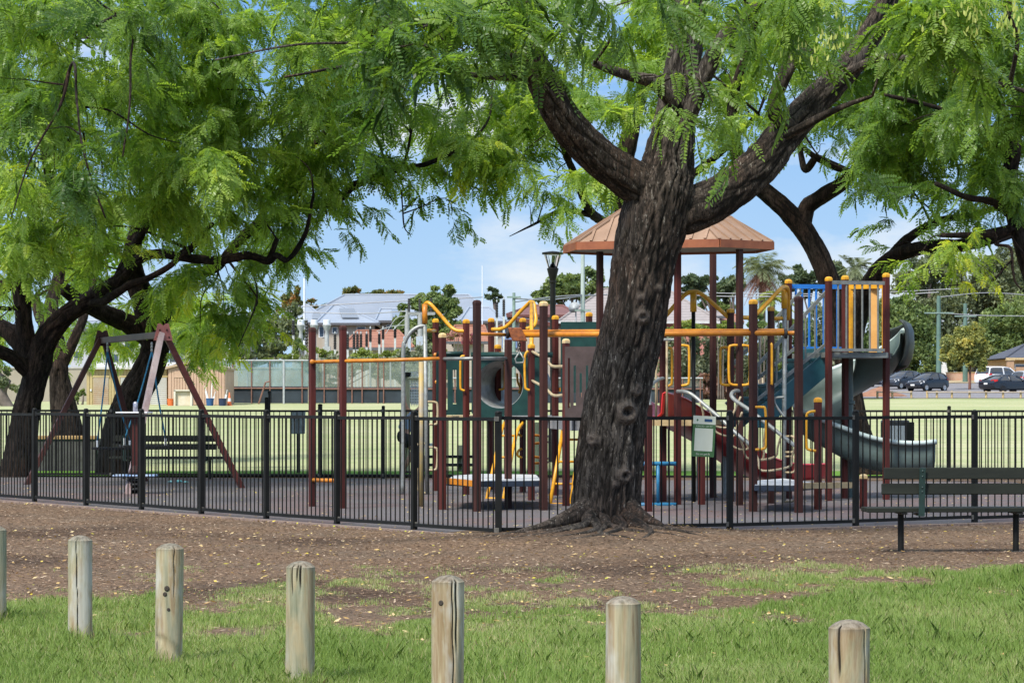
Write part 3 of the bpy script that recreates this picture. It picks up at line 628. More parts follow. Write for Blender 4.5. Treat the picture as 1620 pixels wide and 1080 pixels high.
big_tree('straight brown trunk standing behind the timber planter, second from the left', G(107, 57.5), limbsB, blobsB, topB, SPR_MID, 31, M_bark2, KW, T, grow_k=.5)

limbsC = [([(184, 762, 36, 52.5), (188, 700, 29, 52.5), (198, 655, 26, 52.5), (214, 620, 25, 52.5), (232, 590, 24, 52.5), (244, 560, 22, 52.5), (243, 530, 23, 52.5), (236, 500, 22, 52.5), (224, 466, 19, 52.4), (212, 435, 17, 52.3), (208, 400, 14, 52), (225, 340, 11, 52), (260, 260, 9, 51.5), (300, 140, 7, 51), (320, 0, 5, 50)], {}),
  ([(246, 525, 18, 52.5), (258, 492, 16, 52.4), (277, 458, 13, 52.2), (300, 438, 11, 52), (345, 420, 9, 51.5), (400, 360, 8, 51), (470, 330, 7, 50.5), (530, 318, 7, 50), (563, 292, 7, 50), (618, 272, 5, 50), (680, 258, 4, 50), (740, 230, 3, 50)], dict(seg=28)),
  ([(232, 530, 18, 52.5), (200, 510, 16, 52.3), (163, 494, 14, 52), (130, 478, 12, 51.7), (100, 455, 10, 51.5)], dict(seg=26)),
  ([(400, 360, 6, 51), (480, 250, 5, 50.5), (560, 160, 4, 50), (640, 80, 3, 49.5)], dict(seg=12)),
  ([(618, 272, 3, 50), (640, 255, 3, 50), (650, 210, 2, 50)], dict(seg=8)),
  ([(635, 300, 1.5, 50), (637, 330, 1.3, 50), (640, 360, 1.2, 50), (650, 372, 1, 50)], dict(seg=6))]
blobsC = [(345, 475, 80, 52, 51, 1.3, 7, .72), (388, 512, 42, 42, 50, .8, 5, .76), (305, 520, 40, 40, 53, .9, 5, .74), (300, 345, 110, 45, 51.5, 1.8, 5, .6), (450, 430, 60, 45, 50, 1.1, 4, .62), (480, 300, 90, 75, 49.5, 1.8, 5, .52),
  (560, 225, 80, 65, 49, 1.8, 4, .5), (525, 385, 34, 36, 48.8, .7, 1.1, .5), (640, 190, 70, 55, 50, 1.4, 3.5, .5), (700, 280, 60, 42, 50, 1.1, 3.2, .54), (675, 330, 30, 30, 50, .7, .9, .42), (715, 355, 24, 24, 50, .5, .7, .42),
  (470, 90, 110, 80, 46, 2.3, 5, .58), (480, 190, 100, 60, 47.5, 2, 5, .5), (570, 90, 80, 80, 48, 2, 4, .55), (372, 555, 24, 24, 49, .5, 1.8, .8), (330, 530, 30, 26, 50, .7, 2.2, .6), (260, 590, 0, 0, 57, .5, 0, .6), (745, 240, 66, 52, 51, 1.2, 3.4, .58), (560, 330, 22, 30, 49, .6, .8, .6), (255, 470, 60, 40, 56, 1.2, 3, .78), (690, 200, 70, 50, 52, 1.5, 3, .6), (500, 20, 90, 40, 49, 2, 5, .55), (620, 30, 90, 50, 50, 2, 5, .6), (720, 110, 70, 60, 51, 2, 4, .62), (590, 150, 70, 50, 50, 2, 4, .6), (530, 190, 70, 60, 51, 2, 4, .6), (565, 275, 45, 35, 50, 1, 2.4, .55), (470, 240, 90, 60, 51, 2, 4, .58), (640, 240, 60, 40, 51, 1.2, 3, .58), (760, 180, 70, 50, 51.5, 1.5, 3.5, .62), (510, 330, 45, 45, 50.5, 1, 2.2, .55), (420, 340, 80, 60, 52, 1.5, 3.5, .58)]
topC = [(430, -150, 330, 160, 50, 5, 1.5, .5), (560, -60, 240, 120, 52, 4, 1.3, .5)]
big_tree('curved trunk behind the swing set, with feathery foliage hanging down to its right', G(186, 52.5), limbsC, [b for b in blobsC if b[2]], topC, SPR_MID, 41, M_bark2, KW, T, grow_k=.8)

limbsD = [([(985, 752, 34, 55), (990, 650, 27, 55), (1000, 540, 25, 55), (1005, 440, 24, 55), (1000, 370, 20, 55), (985, 300, 17, 55), (1000, 200, 13, 55), (1040, 60, 9, 55), (1060, -80, 6, 55)], {}),
  ([(1002, 400, 14, 55), (960, 355, 9, 54), (934, 335, 8, 53), (915, 290, 7, 52), (890, 230, 6, 51), (860, 150, 4, 50)], dict(seg=16)),
  ([(938, 340, 6, 53.2), (905, 334, 5, 52.5), (880, 336, 4, 52), (850, 352, 2.5, 51.5), (806, 374, .6, 51)], dict(seg=10)),
  ([(985, 300, 8, 55), (930, 200, 6, 54), (850, 130, 5, 53), (770, 90, 4, 52)], dict(seg=12)),
  ([(1005, 330, 10, 55), (1070, 290, 8, 54), (1130, 250, 6, 53), (1200, 180, 4, 52)], dict(seg=12))]
blobsD = [(800, 250, 80, 62, 50.5, 1.3, 4, .66), (850, 240, 70, 60, 51.5, 1.3, 3.5, .64), (862, 300, 44, 32, 50.5, .9, 2.4, .66), (925, 275, 62, 60, 50, 1.3, 4, .7), (965, 200, 60, 60, 50.5, 1.3, 3.2, .62), (835, 350, 22, 16, 51, .5, 1.2, .6), (890, 205, 80, 60, 51, 1.4, 4, .64),
  (830, 170, 80, 60, 52, 1.4, 3.5, .7), (1150, 230, 60, 45, 52, 1.2, 2.6, .62), (1110, 130, 70, 60, 53, 1.5, 3, .62), (1000, 120, 60, 60, 52, 1.3, 3, .6), (1210, 170, 50, 60, 52, 1.2, 2, .62), (912, 330, 24, 20, 50.5, .5, 1.2, .66), (1155, 285, 26, 20, 52, .6, .9, .6), (985, 255, 26, 30, 52, .6, 1.0, .62), (780, 40, 90, 60, 53, 2, 4.5, .62), (900, 90, 90, 60, 53, 2, 4.5, .64), (1030, 20, 90, 60, 53, 2, 4.5, .62), (1160, 40, 80, 60, 53, 2, 4, .6), (1240, 20, 60, 60, 53, 2, 4, .58), (1090, 60, 80, 60, 54, 2, 4, .62), (1010, 190, 50, 50, 53, 1.5, 3, .62), (1230, 80, 70, 50, 53, 2, 4, .6), (1140, 130, 60, 50, 53.5, 1.5, 3, .62)]
topD = [(1000, -60, 330, 150, 53, 4, 1.3, .5)]
big_tree('tree half hidden behind the leaning trunk, pale green sprays hanging left of the shelter roof', G(985, 55), limbsD, blobsD, topD, SPR_MID, 51, M_bark2, KW, T, grow_k=.8)

limbsE = [([(1378, 765, 26, 52), (1368, 720, 22, 52), (1356, 670, 18, 52), (1346, 615, 17, 52), (1336, 560, 18, 52), (1327, 500, 18, 52), (1317, 460, 18, 52), (1302, 420, 17, 52), (1285, 385, 17, 52), (1266, 356, 17, 52), (1241, 330, 15.5, 52), (1216, 308, 14, 52), (1190, 285, 13, 52), (1165, 240, 10, 52), (1160, 160, 8, 52), (1190, 50, 6, 52), (1220, -80, 4, 52)], dict(amp=.012)),
  ([(1270, 360, 14, 52), (1277, 328, 13, 52), (1300, 311, 12.5, 51.8), (1330, 292, 12, 51.6), (1348, 274, 9, 51.4), (1375, 250, 8, 51.2), (1420, 200, 6, 50.5), (1480, 130, 4, 50)], dict(seg=24, amp=.01)),
  ([(1350, 275, 7, 51.4), (1325, 265, 7, 51.4), (1298, 252, 7, 51.4), (1285, 245, 5, 51.4), (1262, 225, 4, 51.4)], dict(seg=14, amp=.008)),
  ([(1290, 250, 6, 51.4), (1275, 268, 6, 51.5), (1268, 250, 5, 51.6), (1262, 200, 4, 51.6)], dict(seg=12, amp=.008)),
  ([(1340, 585, 14, 52), (1350, 530, 17, 51.8), (1363, 480, 18, 51.5), (1380, 445, 17, 51.2), (1400, 420, 15, 51), (1420, 404, 13, 50.8), (1450, 394, 12, 50.5), (1482, 390, 11, 50.2), (1520, 388, 11, 50), (1560, 380, 10, 49.8), (1600, 368, 8, 49.6), (1650, 350, 6, 49.4)], dict(seg=26, amp=.012)),
  ([(1388, 430, 9, 51), (1412, 402, 8, 50.9), (1436, 378, 8, 50.7), (1480, 351, 6, 50.3), (1546, 338, 5, 50), (1600, 320, 4, 49.6)], dict(seg=16, amp=.008))]
blobsE = [(1330, 165, 60, 36, 50, 1.3, 3.5, .46), (1400, 190, 80, 55, 48.5, 1.6, 7, .44), (1460, 268, 78, 48, 48.5, 1.3, 6.5, .45), (1400, 280, 44, 44, 49, .9, 4, .46), (1340, 190, 50, 30, 50, 1, 3.5, .5), (1400, 345, 26, 36, 49.2, .7, 1, .36), (1290, 220, 50, 20, 50.5, .8, 1.5, .5), (1250, 165, 40, 40, 51, 1, 2, .55), (1480, 345, 60, 26, 48.5, 1, 2.8, .48), (1430, 400, 30, 18, 49.6, .5, 1.2, .5), (1310, 240, 40, 12, 51, .5, 1, .45), (1310, 70, 80, 60, 50, 2, 5, .52), (1390, 130, 80, 50, 51, 1.5, 5, .46), (1430, 230, 70, 50, 50.5, 1.3, 5, .44), (1420, 100, 80, 60, 49, 2, 4.5, .5)]
topE = [(1330, -40, 230, 130, 51, 3.5, 1.3, .5)]
big_tree('smooth forked trunk rising behind the spiral slide, leaning left over the tower', G(1372, 52), limbsE, blobsE, topE, SPR_MID, 61, M_bark2, KW, T, grow_k=.8)

limbsF = [([(1720, 770, 34, 46), (1700, 690, 27, 46), (1668, 560, 22, 46), (1636, 440, 18, 46), (1608, 350, 15, 46), (1597, 300, 13, 46), (1603, 240, 12, 46), (1612, 170, 9, 46), (1600, 60, 7, 46), (1590, -80, 5, 46)], {}),
  ([(1605, 345, 9, 46), (1570, 320, 7, 45.6), (1530, 312, 5, 45.2), (1480, 290, 4, 45)], dict(seg=14)),
  ([(1612, 360, 8, 46), (1560, 370, 6, 45.6), (1525, 372, 5, 45.4), (1490, 372, 4, 45.2)], dict(seg=14)),
  ([(1600, 375, 3, 45.5), (1575, 386, 3, 45.3), (1598, 392, 3, 45.2), (1602, 425, 2.5, 45.1), (1606, 445, 2, 45), (1616, 458, 1.5, 45)], dict(seg=8)),
  ([(1600, 412, 2.2, 45.1), (1585, 428, 2, 45), (1572, 443, 2, 45), (1556, 441, 1.8, 45), (1535, 448, 1.3, 45), (1500, 452, 1, 45)], dict(seg=8)),
  ([(1640, 440, 9, 46), (1600, 372, 0.1, 45.6)], dict(seg=8)),
  ([(1600, 250, 8, 46), (1550, 200, 6, 45), (1480, 170, 4, 44.5), (1400, 150, 3, 44)], dict(seg=12))]
blobsF = [(1480, 175, 95, 62, 45.5, 1.6, 7, .4), (1580, 185, 80, 75, 44, 1.6, 7, .38), (1545, 285, 75, 55, 46.5, 1.3, 6.5, .42), (1530, 90, 110, 60, 47, 1.8, 7, .45), (1440, 60, 100, 60, 48, 2, 6, .48), (1600, 20, 90, 60, 46, 2, 6, .48), (1500, 240, 110, 60, 49, 1.5, 6, .42), (1590, 325, 40, 70, 46, .9, 3, .44), (1500, 418, 52, 28, 45, .7, 4.5, .82), (1532, 458, 22, 22, 45, .4, 2.4, .9), (1555, 400, 30, 18, 45, .6, 1.6, .8), (1610, 240, 30, 50, 44.5, .8, 2.6, .4), (1450, 432, 16, 14, 45, .4, 1.5, .78), (1640, 120, 60, 80, 43, 1.2, 3, .35)]  # sprays under the lowest limb tinted yellower, backlight put into the leaf colour
topF = [(1560, -130, 300, 160, 46, 4.5, 1.4, .5), (1720, 150, 120, 180, 46, 3, 1.5, .4)]
big_tree('tree at the far right edge with bright yellow-green leaves hanging under its lowest limb', G(1715, 46), limbsF, blobsF, topF, SPR_MID, 71, M_bark2, KW, T, grow_k=.8)
# ---------------------------------------------------------------- bollards
def wood_post_mat():
    m, nt, bs, out = nodes('weathered_pine')
    oi = nt.nodes.new('ShaderNodeObjectInfo'); n1 = noise(nt, 9, 5, .65, (1, 1, .14), .8); n2 = noise(nt, 22, 5, .7, (1, 1, .05)); n3 = noise(nt, 6, 4, .62, (1, 1, .4)); n4 = noise(nt, 55, 3, .6, (1, 1, .07))
    for nd in list(nt.nodes):
        if nd.bl_idname == 'ShaderNodeMapping':
            cm = nt.nodes.new('ShaderNodeCombineXYZ'); ml = nt.nodes.new('ShaderNodeMath'); ml.operation = 'MULTIPLY'; ml.inputs[1].default_value = 40; nt.links.new(oi.outputs['Random'], ml.inputs[0]); nt.links.new(ml.outputs[0], cm.inputs[0]); nt.links.new(ml.outputs[0], cm.inputs[2]); nt.links.new(cm.outputs[0], nd.inputs['Location'])
    c = ramp(nt, n1, [(.3, (.15, .175, .115)), (.44, (.26, .255, .165)), (.53, (.34, .285, .16)), (.6, (.25, .165, .08)), (.7, (.3, .25, .145)), (.78, (.16, .175, .13))])
    c = mixc(nt, c, (.46, .47, .43), ramp(nt, n3, [(.5, (0, 0, 0)), (.63, (.75, .75, .75))]))
    c = mixc(nt, c, (.13, .17, .11), ramp(nt, n3, [(.28, (.7, .7, .7)), (.42, (0, 0, 0))]))
    c = mixc(nt, c, (.035, .03, .025), ramp(nt, n2, [(.62, (0, 0, 0)), (.66, (.9, .9, .9))]))
    c = mixc(nt, c, ramp(nt, n4, [(.3, (.1, .08, .05)), (.7, (.5, .45, .34))]), .3)
    at = nt.nodes.new('ShaderNodeAttribute'); at.attribute_name = 'top'
    c = mixc(nt, c, ramp(nt, n4, [(.35, (.07, .065, .055)), (.65, (.2, .18, .15))]), at.outputs['Fac'])
    a2 = nt.nodes.new('ShaderNodeAttribute'); a2.attribute_name = 'split'; c = mixc(nt, c, (.02, .017, .013), ramp(nt, a2.outputs['Fac'], [(.3, (0, 0, 0)), (.7, (.95, .95, .95))]))
    nt.links.new(c, bs.inputs['Base Color']); bs.inputs['Roughness'].default_value = .9; bs.inputs['Specular IOR Level'].default_value = .12
    bump(nt, bs, n2, .5, .006); return m
M_wood = wood_post_mat()
BOL = [(-3.22, 17.7, .62, 'pale wooden bollard at the left edge, mostly outside the picture', .0),
       (-2.49, 16.4, .62, 'pale wooden bollard with one long straight crack from top to ground', .0),
       (-1.81, 15.0, .645, 'wooden bollard with dark knots and a torn white patch near its foot', .012),
       (-1.02, 13.7, .625, 'wooden bollard with black streaks below its grey rounded top', .006),
       (-.285, 12.6, .625, 'wooden bollard with a dark split at the right and a single oval knot', .004),
       (.44, 11.25, .625, 'greenish wooden bollard in front of the leaning trunk, with a brown top', 0),
       (1.19, 10.05, .625, 'nearest wooden bollard, green-grey with a dark gash, standing below the sign', 0)]
for i, (x, y, h, lab, tilt) in enumerate(BOL):
    b = MB(); rs = np.random.default_rng(100+i); seg = 96; R = .071
    zs = list(np.linspace(-.06, h-.03, 46))+[h-.023, h-.012, h-.004, h]
    rr = [R]*46+[R*.88, R*.68, R*.4, R*.02]; an = np.arange(seg)*2*PI/seg; V = []; CK = []
    crack = [(i*1.7+.4+k*2.1, .035+.03*rs.random(), .1+rs.random()*.5) for k in range(3)]
    for z, r in zip(zs, rr):
        ck = np.zeros(seg); d = .0016*np.cos(an*3+i)+.0018*np.sin(an*2+z*4+i*3)
        for a0, wd, zl in ([(-PI/2-.1, .05, -1)] if i == 1 else [(-PI/2+.62, .1, h-.36), (-PI/2+.35, .06, .02)] if i == 4 else [(-PI/2-.55, .09, h-.2), (-PI/2+.12, .1, h-.17), (-PI/2-.1, .06, h-.14)] if i == 3 else [(-PI/2+.9, .05, .1), (-PI/2-.6, .12, h-.24)] if i == 6 else [(-PI/2+.5, .05, h-.3)] if i == 2 else []):
            if z > zl and z < h-.012: g_ = np.exp(-((an-(a0+.05*math.sin(z*9)+.03*math.sin(z*31))+PI) % (2*PI)-PI)**2/(wd*.75)**2)*min(1, (z-zl)/.08); d = d-.012*g_; ck = np.maximum(ck, g_)
        if i == 2 and z < .16: d = d-.008*np.clip(np.sin(an*2+z*40), 0, 1)
        CK.append(ck); V += [((r+dk)*math.cos(a)+tilt*z, (r+dk)*math.sin(a), z) for a, dk in zip(an, d*(r/R))]
    V = np.array(V)+np.array([x, y, 0]); b.grid(V, len(zs), seg, wrap=True); b.f.append(tuple((len(zs)-1)*seg+j for j in range(seg))); b.m.append(0)
    o = b.build('bollard', M_wood, None, smooth=True, fix=False, auto=38)
    for v in o.data.vertices: v.co -= Vector((x, y, 0))
    o.location = (x, y, 0); o.rotation_euler = (0, 0, 0)
    a = o.data.attributes.new('top', 'FLOAT', 'POINT')
    a.data.foreach_set('value', np.repeat([.75, .7, .5, .3, .15]+[0.]*39+[.1, .45, .7, .8, .8, .8], seg).astype(np.float32))
    a = o.data.attributes.new('split', 'FLOAT', 'POINT'); a.data.foreach_set('value', np.concatenate(CK).astype(np.float32))
    tag(o, lab, 'bollard', 'wooden bollards along the grass')
    # knots as small dark plugs
    for (az, z, r) in {2: [(-PI/2-.25, .38, .012), (-PI/2-.1, .41, .015), (-PI/2+.05, .3, .009)], 4: [(-PI/2-.45, .505, .013)]}.get(i, ()):
        k = MB(); c = np.array([x+.0715*math.cos(az)+tilt*z, y+.0715*math.sin(az), z]); n = (math.cos(az), math.sin(az), 0)
        k.lathe(c-np.array(n)*.004, [(r, 0), (r*.9, .004), (r*.5, .005), (r*.1, .003)], 10, axis=n)
        k.build('knot', mat('dark_knot', (.05, .04, .03), rough=.9), o, smooth=True)

# ---------------------------------------------------------------- fences
def fence_panel(a, b, root, bars=None, ztop=1.205, zbot=.075):
    m = MB(); d = (b-a); L = d.length; u = d.normalized(); up = Vector((0, 0, 1)); zz = Vector((0, 0, 1))
    a2 = a+u*.035; b2 = b-u*.035
    m.bar(a2+zz*ztop, b2+zz*ztop, .036, .036); m.bar(a2+zz*zbot, b2+zz*zbot, .036, .036)
    n = bars or max(3, round(L/.1)-1)
    for k in range(n):
        p = a+d*((k+1)/(n+1)); m.tube([p+zz*(zbot+.017), p+zz*(ztop-.017)], .0085, 6, cap=False)
    return m.build('panel', M_black, root)
def fence_post(p, root, h=1.262, w_=.056, rz=0):
    m = MB(); m.box(p+Vector((0, 0, h/2-.02)), (w_, w_, h+.04), rz)
    o = m.build('post', M_black, root, bevel=.004)
    c = MB(); c.lathe(p+Vector((0, 0, h)), [(w_*.56, 0), (w_*.58, .008), (w_*.45, .02), (w_*.15, .026)], 12); c.build('cap', M_black, o, smooth=True)
    for z in (1.205, .075):
        k = MB(); k.box(p+Vector((.02 if rz < 0 else -.02, -w_*.55, z)), (.05, .014, .05), rz)
        k.build('bracket', mat('bracket_grey', (.13, .12, .1), (.07, .065, .055), rough=.5, scale=40), o, bevel=.003)
    return o
fn = thing('picket_fence', 'black steel picket fence along the near edge of the playground, bent at one corner post', 'fence', FC)
al = math.atan2(1.386, -.906)-PI; ar = math.atan2(.9, 1.45)
jt = lambda: Vector((0, 0, random.uniform(-.009, .009)))
for k in range(1, 11): fence_panel(FL[k-1]+jt(), FL[k]+jt(), fn); fence_post(FL[k], fn, rz=al)
fence_post(FC, fn, w_=.07, rz=0)
prs = [FC]+FR
for k in range(1, len(prs)): fence_panel(prs[k-1]+jt(), prs[k]+jt(), fn); fence_post(prs[k], fn, rz=ar)
for p0_, p1_, n_ in ((FL[10], FFAR[0], 6), (FR[-1], FFAR[15], 9)):
    for k in range(n_):
        q0, q1 = p0_.lerp(p1_, k/n_), p0_.lerp(p1_, (k+1)/n_); fence_panel(q0, q1, fn)
        if k < n_-1: fence_post(q1, fn)
fb = thing('picket_fence', 'black steel picket fence across the far side of the playground, in front of the field', 'fence', FFAR[7])
for k, p in enumerate(FFAR):
    if k != 6: fence_post(p, fb, h=1.27)
    if k: fence_panel(FFAR[k-1], p, fb) if k not in (6, 7) else None
gp = FFAR[6]+Vector((.5, -.07, 0)); fence_post(gp, fb, h=1.3, w_=.075); fence_post(gp+Vector((-.95, .14, 0)), fb, h=1.42, w_=.075)
fence_panel(FFAR[5], gp+Vector((-.95, .14, 0)), fb); fence_panel(gp, FFAR[7], fb)
gt = thing('gate', 'closed black picket gate with a tall latch post in the far fence', 'gate', gp)
o = fence_panel(gp+Vector((-.93, .137, 0)), gp, gt, ztop=1.2); o.name = 'leaf'
b = MB(); b.tube([gp+Vector((-.9, .05, 1.0)), gp+Vector((-.9, .05, 1.5))], .02, 8); b.lathe(gp+Vector((-.9, .05, 1.5)), [(.03, 0), (.03, .05), (.01, .06)], 10); b.build('latch', M_black, gt)

# ---------------------------------------------------------------- benches
def park_bench(label, c, L, rz, s=1.0, legs=(-1.07, 0, 1.07), brs=(-.92, .92), back_dy=-.17):
    root = thing('park_bench', label, 'bench', (0, 0, 0), 'slatted park benches')
    def slat(n, z0, h, th, y0, ll, mt, tilt=0):
        b = MB(); b.box((0, y0, z0+h/2), (ll, th, h), M=Matrix.Rotation(tilt, 3, 'X')); return b.build(n, mt, root, bevel=.006)
    slat('back_slat', .675, .105, .04, back_dy-.02, L*.9, M_bench, -.12); slat('back_slat', .535, .1, .04, back_dy, L*.91, M_bench, -.12)
    for j in range(3): slat('seat_slat', .37, .042, .1, -.1+.118*j, L, M_bench)
    for x in legs:
        b = MB(); b.tube([(x, .02, -.03), (x, .02, .352)], .029, 12); b.box((x, .02, .36), (.055, .36, .016)); b.lathe((x, .02, 0), [(.06, 0), (.055, .008)], 12)
        b.build('leg', M_black, root)
    for x in brs:
        b = MB(); b.bar((x, back_dy-.03, .34), (x, back_dy-.075, .78), .055, .012, up=(0, 1, 0)); b.bar((x, back_dy-.03, .342), (x, .1, .352), .05, .012)
        for z in (.56, .6, .7, .75): b.lathe((x, back_dy-.055-.1*(z-.55), z), [(.009, 0), (.009, .006), (.004, .009)], 8, axis=(0, -1, 0))
        b.build('bracket', M_benchm, root)
    root.location = c; root.rotation_euler = (0, 0, rz); root.scale = (s,)*3
    return root
park_bench('long dark green slatted bench seen from behind at the right edge, outside the fence', (G(1608, 26.2)[0], 26.2, 0), 2.82, math.radians(3), legs=(-1.07, 0, 1.07), brs=(-.92, .92))
park_bench('dark slatted bench beyond the swing, against the far fence', (G(258, 49)[0], 49.5, 0), 2.0, math.radians(-3), legs=(-.75, .75), brs=(-.7, .7))

# ---------------------------------------------------------------- swing
AR, AL = P(257, 520, 43.6), P(162, 530, 47.5)
feet = [(AR, G(385, 44.6)), (AR, G(200, 41.7)), (AL, G(40, 46.3)), (AL, G(231, 48.2))]
sw = thing('swing_set', 'maroon A-frame swing set with two black seats on blue ropes', 'swing set', (AR+AL)/2*Vector((1, 1, 0)) if False else Vector(((AR.x+AL.x)/2, (AR.y+AL.y)/2, 0)))
bdir = (AL-AR).normalized()
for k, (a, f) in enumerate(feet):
    b = MB(); top = a+(f-a)*.03; b.bar(top, f-Vector((0, 0, .03)), .085, .085, up=bdir); b.build('leg', (M_swingl, mat('lit_leg', (.42, .33, .3), (.3, .2, .18), rough=.45, scale=5), M_dpost, M_dpost)[k], sw, bevel=.005)  # second leg coloured paler: light falling on it is put into the paint
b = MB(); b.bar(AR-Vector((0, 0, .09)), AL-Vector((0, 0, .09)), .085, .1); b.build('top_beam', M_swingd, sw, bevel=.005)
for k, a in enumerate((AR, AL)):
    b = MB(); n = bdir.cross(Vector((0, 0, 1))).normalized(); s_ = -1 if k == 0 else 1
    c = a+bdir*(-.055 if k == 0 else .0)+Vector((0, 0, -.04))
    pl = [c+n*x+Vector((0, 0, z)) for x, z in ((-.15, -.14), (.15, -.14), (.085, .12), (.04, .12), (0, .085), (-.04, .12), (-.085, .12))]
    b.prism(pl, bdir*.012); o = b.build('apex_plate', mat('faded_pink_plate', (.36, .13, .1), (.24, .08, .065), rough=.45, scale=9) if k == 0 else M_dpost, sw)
    for x, z in ((-.09, -.09), (.09, -.09), (-.055, .02), (.055, .02)):
        h = MB(); h.lathe(c+n*x+Vector((0, 0, z)), [(.014, 0), (.014, .012), (.006, .018)], 8, axis=-bdir); h.build('bolt', M_dpost, o)
def swing(px_top, d, ends, py_seat):
    t = P(px_top, 556, d); e = [P(x, py_seat, d+dy) for x, dy in ends]
    b = MB(); u = (e[1]-e[0]); b.bar(e[0], e[1], .16, .045); st = b.build('swing_seat', M_blackpl, sw, bevel=.012)
    for q, s_ in zip(e, (1, -1)):
        r = MB(); a_ = q+u*.08*s_; mid = t.lerp(a_, .5)+Vector((0, 0, -.02)); r.tube([t, mid, a_+Vector((0, 0, .12))], .013, 7, smooth=5); rp = r.build('rope', M_rope, st, smooth=True)
        k = MB(); k.tube([a_+Vector((0, 0, .13)), a_+Vector((0, 0, .01))], .018, 8); k.build('clamp', M_white, rp)
    h = MB()
    for j in range(3): h.lathe(t+Vector((0, 0, .02+.05*j)), [(.012, -.03), (.02, 0), (.012, .03)], 8)
    h.build('hanger', M_gal, st)
swing(170, 46.6, ((149, -.3), (210, .3)), 709); swing(240, 44.3, ((191, -.3), (268, .3)), 706)

# spring table between the swing legs
c0 = G(214, 41.9)
tb = thing('spring_toy', 'maroon pedestal spring toy with white upper tray, standing at the swing legs', 'spring toy', c0)
b = MB(); pts = [c0+Vector((.1*math.cos(t), .1*math.sin(t), .03+.011*t)) for t in np.arange(0, 6*PI, .3)]; b.tube(pts, .026, 7); b.lathe(c0, [(.16, 0), (.16, .02), (.05, .03)], 16); b.build('spring', M_blackpl, tb, smooth=True)
b = MB(); b.box(c0+Vector((0, 0, .285)), (.62, .36, .03)); st = b.build('seat_board', mat('seat_board_white', (.6, .63, .66), (.1, .25, .5), rough=.5, scale=4), tb, bevel=.01)
b = MB(); b.box(c0+Vector((0, 0, .755)), (.095, .095, .92)); b.build('post', M_post, tb, bevel=.008)
b = MB(); b.lathe(c0+Vector((0, 0, .3)), [(.1, 0), (.09, .05), (.06, .12), (.05, .14)], 14); b.build('collar', M_dpost, tb, smooth=True)
b = MB(); b.prism([c0+Vector((x, y_, 1.2)) for x, y_ in ((-.27, -.16), (.2, -.2), (.26, .0), (.2, .2), (-.24, .17))], (0, 0, .022)); b.build('upper_tray', M_white, tb, bevel=.006)
cc = c0+Vector((.0, .02, 1.223))
b = MB(); b.lathe(cc, [(.032, 0), (.036, .006), (.036, .125), (.03, .14), (.012, .15)], 16)
can = tag(b.build('drink_can', mat('silver_can', (.5, .5, .55), (.08, .07, .14), rough=.35, metal=.5, scale=18), smooth=True, auto=40), 'dark and silver can standing on the white tray of the spring toy', 'can')
b = MB()
for dx, r, h in ((-.12, .05, .03), (.02, .06, .04), (.14, .045, .025)): b.lathe(G(281, 47.3)+Vector((dx, .03*math.sin(dx*30), .02)), [(r*.4, 0), (r, h*.4), (r*.8, h), (r*.2, h*1.3)], 10)
tag(b.build('litter', mat('turquoise_plastic', (.45, .7, .68), (.05, .42, .4), rough=.4, scale=12), smooth=True), 'turquoise and white crumpled plastic on the ground near the swing', 'litter')

# timber planter
pl = thing('timber_planter', 'low timber-topped planter with upright grey boards behind the swing', 'planter', G(100, 54.6))
b = MB(); a_, e_ = G(40, 54.6), G(151, 54.6)
for k in range(9):
    p = a_.lerp(e_, (k+.5)/9); b.box(p+Vector((0, 0, .31)), ((e_.x-a_.x)/9-.012, .05, .66))
b.build('boards', mat('grey_boards', (.085, .085, .08), (.05, .05, .045), rough=.8, scale=6), pl)
b = MB(); b.box((a_+e_)/2+Vector((0, .04, .675)), (e_.x-a_.x+.04, .2, .07)); b.build('top_rail', mat('tan_timber', (.42, .27, .12), (.28, .17, .07), rough=.7, scale=7, stretch=(.3, 1, 1)), pl, bevel=.008)
b = MB(); b.box((a_+e_)/2+Vector((0, 2.2, .3)), (e_.x-a_.x-.06, 4.2, .6)); b.build('soil', mat('soil', (.07, .05, .035), rough=.95, scale=10), pl)
for q in (a_, e_):
    b = MB(); b.box(q+Vector((0, 2.2, .32)), (.05, 4.2, .64)); b.build('end_boards', MATS['grey_boards'], pl)

# ---------------------------------------------------------------- small sign on the fence
def text_mesh(s, size, m, parent, loc, name='lettering', wd=None):
    cu = bpy.data.curves.new('t', 'FONT'); cu.body = s; cu.size = size; cu.align_x = 'CENTER'; cu.align_y = 'CENTER'; cu.resolution_u = 2; cu.extrude = .0004
    t = bpy.data.objects.new('t', cu); C.objects.link(t); dg = bpy.context.evaluated_depsgraph_get()
    me = bpy.data.meshes.new_from_object(t.evaluated_get(dg)); bpy.data.objects.remove(t); bpy.data.curves.remove(cu); me.materials.append(m)
    o = bpy.data.objects.new(name, me); C.objects.link(o); o.parent = parent; o.location = loc; o.rotation_euler = (PI/2, 0, 0)
    if wd: o.scale.x = wd
    return o
ps = P(1113, 690, 30.05); u = Vector((1.45, .9, 0)).normalized()
sg = thing('notice_sign', 'small green and cream notice sign hung on the near fence right of the leaning trunk', 'sign', ps)
M_sgr = mat('sign_green', (.08, .19, .06), (.065, .16, .05), rough=.5); M_scr = mat('sign_cream', (.8, .8, .62), (.75, .75, .57), rough=.5)
def plate(n, x0, x1, z0, z1, t, m):
    b = MB(); b.box(ps+Vector(((x0+x1)/2, -.004-t, (z0+z1)/2)), (x1-x0, .004, z1-z0)); return b.build(n, m, sg)
plate('board', -.125, .125, -.215, .215, 0, M_sgr); plate('header', -.125, .125, .128, .216, .003, M_scr); plate('white_field', -.1, .1, -.155, .085, .003, M_scr)
